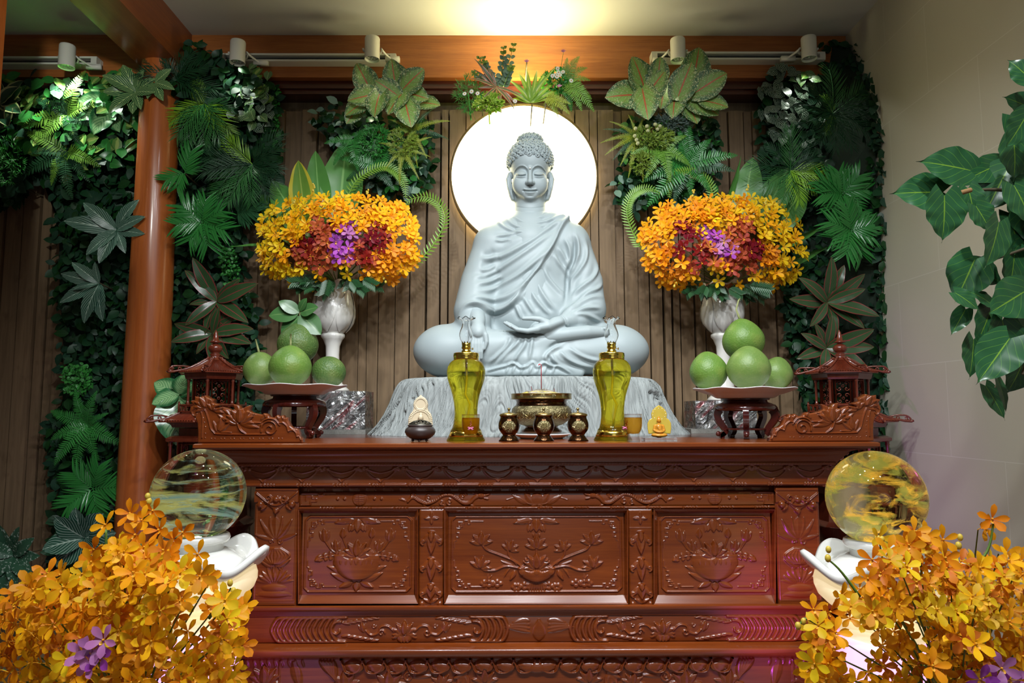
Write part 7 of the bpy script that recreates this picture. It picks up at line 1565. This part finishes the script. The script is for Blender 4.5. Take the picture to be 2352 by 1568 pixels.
vine('trailing vine of yellow green heart leaves at the left end of the left track', 585, 200, 42, 60, 22, 27, LM['pothos'], LM['zebra'])
vine('dark striped watermelon-leaved vine beside the boxwood mat, left', 590, 235, 34, 60, 20, 27, LM['pepero'], LM['zebra'])
vine('watermelon-leaved vine of round striped leaves below the right end of the right track', 1795, 230, 52, 90, 62, 27, LM['pepero'], None)
vine('small tuft of pointed striped leaves above the watermelon-leaved vine', 1850, 178, 32, 14, 8, 26, LM['zebra'], LM['pothos'])
RD = [LM['ruddy']]
rosette('red_edged_plant', 'upper red-edged dark rosette between the column and the left vase bouquet', 'plant', 498, 692, 3.47, [(-22, 112, 0), (-38, 100, 0), (70, 116, 0), (52, 80, 0), (118, 108, 0), (-135, 88, 0), (-165, 84, 0), (-95, 60, 0), (170, 84, 0), (148, 90, 0)], .30, 'ell', RD, out=.5)
rosette('red_edged_plant', 'lower red-edged dark rosette directly above the left pagoda lantern', 'plant', 488, 765, 3.45, [(-78, 86, 0), (-104, 90, 0), (82, 104, 0), (100, 116, 0), (140, 92, 0), (165, 84, 0), (20, 66, 0), (55, 72, 0), (-150, 60, 0)], .32, 'ell', RD, out=.5)
rosette('dumb_cane', 'pale-centred striped leaves behind the left pagoda lantern', 'plant', 412, 905, 3.44, [(-60, 62, 0), (-110, 60, 0), (-150, 66, 0), (20, 50, 0), (170, 120, 0), (60, 50, 0)], .8, 'ell', [LM['dieff']])
# --- above the vases
def caladium(label, leaves):
    T = plant('caladium', label, 'plant', leaves[0][0], leaves[0][1], 3.52); k = pxm(3.5)
    for i, (x, y, a, L) in enumerate(leaves):
        ca, sa = math.cos(R(a)), math.sin(R(a)); put(T, leaf(L*k, L*k*.84, 'calad', .35, .12, .03, 10, 14), x-sa*L*.42, y+ca*L*.42, 3.52-.02*(i % 3)-random.uniform(0, .02), a, .35, LM['calad'], 'leaf', random.uniform(-.25, .25))
    mb = MB(); org = Vector(T['_w']); c = P(np.mean([l[0] for l in leaves]), np.mean([l[1] for l in leaves])+20, 3.66)-org
    for x, y, a, L in leaves: q = P(x-math.sin(R(a))*L*.4, y+math.cos(R(a))*L*.4, 3.53)-org; mb.tube([tuple(c), tuple(q)], .002, 4)
    mb.obj('stems', M['stem'], T)
caladium('red-veined speckled caladium below the left track', [(838, 182, -28, 72), (905, 172, -8, 66), (948, 186, 50, 70), (918, 190, 0, 78), (838, 226, -108, 74), (868, 240, -170, 72), (955, 222, 110, 66), (910, 238, -150, 70), (938, 262, 165, 76), (985, 240, 100, 56), (820, 250, -130, 60), (890, 205, -60, 60), (812, 268, -150, 50)])
caladium('red-veined speckled caladium below the right track', [(1470, 178, -20, 92), (1512, 165, 5, 62), (1570, 188, 20, 84), (1500, 200, 35, 84), (1432, 224, -100, 88), (1478, 240, 175, 88), (1560, 214, 105, 84), (1596, 160, 10, 92), (1628, 195, 60, 84), (1612, 245, 130, 84), (1545, 245, 190, 70), (1640, 240, 110, 60), (1585, 258, 160, 70), (1520, 225, -170, 66)])
fronds('fern', 'yellow green fern with fine fronds left of the halo', 'fern', 945, 300, 3.50, [(72, 100, 0), (40, 92, 1), (100, 96, 1), (15, 80, 0), (170, 92, 0), (150, 84, 0), (-170, 80, 0), (-60, 66, 0), (-90, 60, 0), (-20, 50, 0)], 'finefern', [LM['fern_yel'], LM['fern_dark']])
fronds('fern', 'yellow green fern with long fine fronds right of the halo', 'fern', 1462, 312, 3.50, [(-122, 100, 0), (-98, 92, 0), (-75, 84, 1), (-60, 76, 0), (-168, 108, 0), (172, 118, 0), (-150, 90, 0), (20, 60, 0), (-20, 56, 0), (-135, 92, 1)], 'finefern', [LM['fern_yel'], LM['fern_dark']])
tuft('moss_bush', 'yellow green mossy bush under the left caladium', 'plant', 925, 330, 3.50, 32, 34, 130, 11, LM['moss_yel'], sc=6, W=.25); tuft('moss_bush', 'grey green tufted bush left of the yellow mossy one', 'plant', 862, 325, 3.54, 36, 34, 110, 12, LM['moss'], sc=5, W=.3)
tuft('moss_bush', 'yellow green curly bush with white berries under the right caladium', 'plant', 1500, 318, 3.50, 46, 24, 130, 12, LM['moss_yel'], sc=6, W=.3); tuft('moss_bush', 'dark grey sprigged bush tucked under the right caladium', 'plant', 1545, 280, 3.54, 40, 20, 90, 13, LM['moss_grey'], sc=5, W=.3); tuft('moss_bush', 'curly green bush below the berries, right of the halo', 'plant', 1478, 368, 3.52, 26, 34, 100, 12, LM['moss_yel'], sc=6, W=.3)
def berries(label, pts, r=.010, mat=None, cat='berries', Y=3.44):
    p0 = P(*pts[0], Y); T = thing('berry_sprig', label, cat, tuple(p0))
    for x, y in pts: MB().sph(tuple(P(x, y, Y)-p0), r, 10, 8).obj('berry', mat or simple('cream_berry', (.42, .44, .22), .6), T)
berries('cream berries on the curly bush right of the halo', [(1460, 295), (1486, 290), (1505, 286), (1516, 290), (1488, 301), (1458, 312), (1465, 329), (1510, 297), (1462, 321)])
fronds('fern', 'glossy dark green fern behind the left vase bouquet', 'fern', 862, 382, 3.54, [(-40, 80, 0), (10, 70, 0), (45, 92, 0), (85, 108, 0), (-75, 90, 0), (110, 92, 0), (140, 80, 1), (-110, 80, 1)], 'fern', [LM['fern'], LM['fern_dark']])
fronds('fern', 'big glossy green fern behind the right vase bouquet', 'fern', 1575, 378, 3.52, [(5, 108, 0), (-10, 92, 0), (42, 92, 0), (80, 122, 0), (100, 116, 1), (-75, 150, 0), (-108, 118, 0), (-135, 140, 0), (-45, 96, 0), (172, 84, 0), (140, 92, 0), (-160, 100, 1)], 'fern', [LM['fern'], LM['fern_dark']])
mat_of_leaves('leafy_mat', 'mixed green leaves filling in below the left caladium', [([(800, 262), (985, 268), (1000, 330), (985, 420), (900, 440), (820, 410), (790, 320)], 1)], 330, (18, 28), [LM['ivy'], LM['ivy_b'], LM['fern']], 3.58, 3.68, backing=False)
mat_of_leaves('leafy_mat', 'mixed green leaves filling in below the right caladium', [([(1425, 262), (1640, 262), (1660, 330), (1640, 440), (1540, 490), (1440, 440), (1420, 330)], 1)], 400, (18, 28), [LM['ivy'], LM['ivy_b'], LM['fern']], 3.58, 3.68, backing=False)
mat_of_leaves('leafy_mat', 'brighter mixed leaves under the far left spotlight', [([(-20, 175), (345, 165), (350, 250), (330, 330), (200, 420), (60, 330), (-20, 320)], 1)], 330, (26, 42), [LM['pothos'], LM['fern'], LM['fern'], LM['ivy_b']], 3.54, 3.62, backing=False)
mat_of_leaves('leafy_mat', 'dark leaves reaching up over the beam at the top of the column', [([(380, 110), (440, 95), (560, 150), (600, 180), (560, 260), (380, 240)], 1)], 300, (20, 34), IV, 3.50, 3.62, backing=False)
fronds('fern', 'second yellow green fern drooping beside the mossy bush, left of the halo', 'fern', 925, 345, 3.48, [(100, 70, 0), (60, 80, 0), (150, 88, 0), (-175, 90, 0), (-140, 70, 0), (30, 56, 0), (-70, 64, 0)], 'finefern', [LM['fern_yel']])
fronds('fern', 'lime fern half hidden behind the berries, right of the halo', 'fern', 1520, 340, 3.49, [(-100, 80, 0), (-60, 64, 0), (60, 70, 0), (120, 84, 0), (170, 92, 0), (-150, 88, 0)], 'fern', [LM['fern_lime']])
fronds('fern', 'dark glossy fern hanging under the left caladium', 'fern', 812, 320, 3.52, [(-100, 70, 0), (-140, 80, 0), (170, 84, 0), (120, 76, 0), (60, 60, 0)], 'fern', [LM['fern']])
# --- right strip
fronds('palm', 'tall dark palm with lime tips near the top of the right strip', 'palm', 1912, 262, 3.45, [(-2, 116, 0), (52, 112, 0), (75, 108, 1), (100, 104, 1), (125, 104, 1), (155, 98, 1), (180, 96, 1), (-150, 92, 1), (-110, 92, 1), (-75, 98, 1), (-40, 88, 1), (-165, 50, 2), (-20, 50, 2)], 'palm', [LM['palm'], LM['palm_dark'], LM['palm_lime']])
fronds('palm', 'lime-tipped palm right of the right vase bouquet', 'palm', 1815, 392, 3.44, [(-4, 100, 0), (-40, 80, 1), (-80, 100, 1), (-120, 92, 0), (-160, 92, 0), (170, 86, 2), (130, 80, 2), (98, 84, 2), (60, 80, 1), (30, 84, 1), (105, 110, 1)], 'palm', [LM['palm'], LM['palm_dark'], LM['palm_lime']])
fronds('fan_palm', 'upper glossy fan palm on the right strip', 'palm', 1935, 445, 3.42, [(-10, 84, 0), (40, 86, 0), (80, 88, 0), (-60, 96, 0), (-95, 92, 0), (140, 70, 0), (-140, 80, 0)], 'fan', [LM['fan']])
fronds('fan_palm', 'lower glossy fan palm on the right strip, above the red-edged rosettes', 'palm', 1955, 530, 3.40, [(-15, 86, 0), (30, 84, 0), (72, 78, 0), (110, 76, 0), (160, 96, 0), (-160, 100, 0), (-110, 84, 0), (-70, 96, 0)], 'fan', [LM['fan']])
rosette('red_edged_plant', 'upper red-edged dark rosette on the right strip below the fan palms', 'plant', 1900, 695, 3.42, [(0, 108, 0), (-52, 100, 0), (-88, 100, 0), (-140, 80, 0), (52, 104, 0), (105, 116, 0), (70, 88, 0), (170, 80, 0), (20, 96, 0), (130, 100, 0)], .30, 'ell', RD, out=.5)
rosette('red_edged_plant', 'lower red-edged dark rosette directly above the right pagoda lantern', 'plant', 1898, 800, 3.40, [(-60, 72, 0), (-105, 84, 0), (68, 112, 0), (88, 104, 0), (118, 100, 0), (-160, 76, 0), (165, 70, 0), (10, 80, 0), (-30, 70, 0)], .32, 'ell', RD, out=.5)
# --- arrangement over the halo
HYc = 3.40
T = fronds('spider_plant', 'bright lime spider plant standing over the top of the halo', 'plant', 1222, 240, HYc, [], 'fern', [])
for a, L in ((-38, 92), (-20, 100), (-5, 96), (8, 100), (22, 110), (34, 118), (44, 96), (60, 84), (75, 76), (-55, 70), (-70, 50), (50, 60), (15, 70), (-12, 60)):
    put(T, leaf(L*pxm(HYc), 13*pxm(HYc), 'lance', random.uniform(.5, 1.1), .4, 0, 4, 12), 1222+random.uniform(-8, 8), 236, HYc, a, .15, LM['spider'], 'leaf', 0)
T = rosette('striped_dracaena', 'dark striped long-leaved plant at the top left of the halo', 'plant', 1140, 200, HYc+.02, [(-55, 76, 0), (-38, 90, 0), (-70, 72, 0), (-140, 60, 0), (-165, 62, 0), (165, 60, 0), (130, 70, 0), (115, 78, 0), (140, 80, 0), (-100, 50, 0), (-20, 60, 0)], .13, 'lance', [LM['drac']], out=.4, droop=.8)
def sprig(label, base, tips, s=17):
    T = plant('eucalyptus_sprig', label, 'sprig', base[0], base[1], HYc+.04); org = Vector(T['_w']); mb = MB()
    for tx, ty in tips:
        a = P(*base, HYc+.05); e = P(tx, ty, HYc-.02); mb.tube([tuple(a-org), tuple((a+e)/2-org+Vector((0, -.02, 0))), tuple(e-org)], .0018, 4)
        for i in range(7):
            q = a.lerp(e, .25+.75*i/6.5)
            for s2 in (1, -1):
                L = s*(1.15-.10*i)*pxm(HYc); MB().addm(leaf(L, L*.9, 'ell', .2, .1, 0, 4, 6), orient(tuple(q-org), (s2*.9+random.uniform(-.4, .4), -.5, .35+random.uniform(-.5, .5)), (0, -1, .2))).obj('leaf', LM['euca' if i < 5 else 'moss_yel'], T)
    mb.obj('stems', M['stem'], T)
sprig('blue green eucalyptus sprigs left of the spider plant, reaching up over the beam', (1150, 215), [(1098, 130), (1158, 105), (1182, 98), (1178, 150)]); sprig('grey eucalyptus sprig at the upper left edge of the halo flowers', (1130, 200), [(1085, 165), (1110, 130)], 14)
tuft('asparagus_fern', 'feathery green asparagus fern at the left of the halo top', 'plant', 1075, 215, HYc+.06, 30, 42, 130, 14, LM['moss'], sc=6, W=.1)
tuft('lime_filler', 'lime filler leaves just above the halo edge, left', 'plant', 1122, 236, HYc+.02, 30, 20, 60, 12, LM['spider'], sc=5, W=.6, prof='ell')
tuft('dense_sprig', 'green tiny-leaved sprig behind the daisies', 'plant', 1280, 190, HYc+.06, 34, 28, 90, 12, LM['moss'], sc=5, W=.5)
fronds('leather_fern', 'leather fern arching at the right of the halo top', 'fern', 1295, 185, HYc+.02, [(30, 76, 0), (55, 72, 0), (85, 68, 0), (120, 84, 0), (150, 92, 0), (8, 60, 0), (165, 80, 1), (135, 110, 0)], 'fern', [LM['fern_lime'], LM['fern']])
fronds('leather_fern', 'lime leather fern drooping over the upper right edge of the halo', 'fern', 1255, 222, HYc-.06, [(110, 64, 0), (128, 76, 0), (148, 60, 0)], 'fern', [LM['fern_yel']])
M['daisy'] = simple('daisy_petal', (.72, .72, .66), .5); M['daisyc'] = simple('daisy_centre', (.55, .34, .04), .6)
dz = MB()
for i in range(14): dz.addm(leaf(1, .34, 'spoon', .2, .1, 0, 2, 3), Matrix.Rotation(i/14*2*PI, 4, 'Z') @ Matrix.Translation((.12, 0, 0)))
dz.cur = 1; dz.sph((0, 0, .03), .34, 8, 5, (1, 1, .5)); dz.cur = 2; dz.tube([(0, 0, -.05), (0, 0, -30)], .10, 5); DM = dz.mesh('daisy', [M['daisy'], M['daisyc'], M['stem']])
for side, L in (('daisies on the right of the halo top', [(1281, 157), (1283, 166), (1293, 165), (1276, 172), (1286, 172), (1269, 174), (1279, 176), (1312, 185)]), ('daisies on the left of the halo top', [(1067, 215), (1083, 210), (1097, 214), (1183, 232)])):
    for x, y in L:
        o = bpy.data.objects.new('daisy', DM); COL.objects.link(o); o.matrix_world = Matrix.Translation(P(x, y, HYc-.06)) @ Vector((random.uniform(-.2, .2), -1, random.uniform(-.1, .3))).to_track_quat('Z', 'Y').to_matrix().to_4x4() @ Matrix.Scale(.0105, 4)
        tag(o, 'small white daisy with a yellow centre, '+('right of the spider plant' if 'right' in side else 'left of the striped leaves'), 'daisy', side)
T = plant('pink_blossoms', 'tiny pink and white blossoms on thin stalks over the spider plant', 'blossom', 1210, 143, HYc); org = Vector(T['_w'])
for x, y in ((1210, 143), (1294, 120), (1285, 200)):
    mb = MB(); c = P(x, y, HYc-.03)-org
    for a in (-60, -25, 10, 50): mb.addm(leaf(.018, .006, 'ell', .3, .1, 0, 2, 4), orient(tuple(c), pdir(a, .3), (0, -1, .1)))
    mb.obj('blossom', simple('pink_white_petal', (.62, .22, .36), .5), T); mb = MB(); mb.tube([tuple(c), tuple(c+Vector((-.01, .02, -.06)))], .0012, 4); mb.obj('stalk', M['stem'], T)

# ---------------------------------------------------------------- heart-leaved branch hanging at the right
FY = 1.72; T = thing('heart_leaved_tree', 'dark green heart-leaved branch with yellow veins hanging before the cream wall', 'plant', tuple(P(2330, 560, FY))); org = Vector(T['_w']); k = pxm(FY)
FL = [(2172, 381, -80, 122, .66), (2109, 442, -91, 122, .66), (2169, 496, 180, 100, .84), (2253, 396, -115, 100, .6), (2288, 438, -152, 112, .8), (2229, 463, 170, 66, .8), (2257, 500, 150, 66, .9), (2276, 560, -160, 112, .62), (2330, 572, 176, 112, .75), (2214, 642, -152, 110, .78), (2250, 682, -60, 60, .5), (2306, 694, -118, 118, .72), (2198, 738, -145, 74, .5), (2252, 750, -150, 104, .7), (2229, 820, -170, 88, .62), (2278, 822, -138, 128, .62), (2283, 922, 152, 88, .44), (2300, 905, 165, 80, .3), (2329, 866, -150, 84, .7), (2330, 366, 178, 90, .85), (2338, 298, -150, 84, .75), (2333, 236, -72, 66, .7), (2346, 158, -40, 62, .8), (2345, 470, 160, 100, .8), (2322, 630, 190, 96, .7), (2345, 760, 200, 110, .8), (2310, 780, 170, 96, .7), (2262, 630, 120, 84, .7), (2215, 690, 130, 60, .6), (2240, 640, 100, 70, .7)]
for i in range(34): FL.append((random.uniform(2335, 2470), random.uniform(150, 890), random.uniform(110, 250), random.uniform(84, 118), .78))
for i, (x, y, a, L, w) in enumerate(FL):
    ca, sa = math.cos(R(a)), math.sin(R(a)); Yl = FY+random.uniform(-.06, .10)+(.08 if i > 28 else 0); o = P(x-sa*L*.47, y+ca*L*.47, Yl)-org
    MB().addm(leaf(L*k*1.08, L*k*w*1.22, 'heart', random.uniform(.15, .5), .14, .05, 12, 18), orient(tuple(o), pdir(a, random.uniform(-.1, .3)), (random.uniform(-.25, .25), -1, .15), 1, random.uniform(-.3, .3))).obj('heart_leaf', LM['heart'], T)
mb = MB(); bp = lambda L, r0, r1: mb.tube([tuple(P(x, y, FY+.05)-org) for x, y in smooth(L, 14)], np.linspace(r0, r1, 14), 6)
bp([(2420, -60), (2400, 300), (2390, 560), (2370, 780), (2350, 860)], .012, .005); bp([(2390, 480), (2320, 440), (2240, 437), (2185, 450)], .006, .0025); bp([(2385, 560), (2300, 590), (2240, 610)], .005, .002); bp([(2375, 700), (2300, 740), (2240, 790)], .005, .002); bp([(2365, 800), (2310, 840), (2285, 890)], .004, .0015); bp([(2400, 300), (2370, 250), (2350, 180)], .004, .002); bp([(2240, 437), (2215, 405), (2205, 400)], .002, .0015)
mb.obj('branches', M['brown_stem'], T); mb = MB(); mb.tube([tuple(P(2180, 450, FY)-org), tuple(P(2230, 436, FY)-org)], .006, 8); mb.obj('cut_twig', simple('tan_twig', (.28, .15, .05), .7), T)
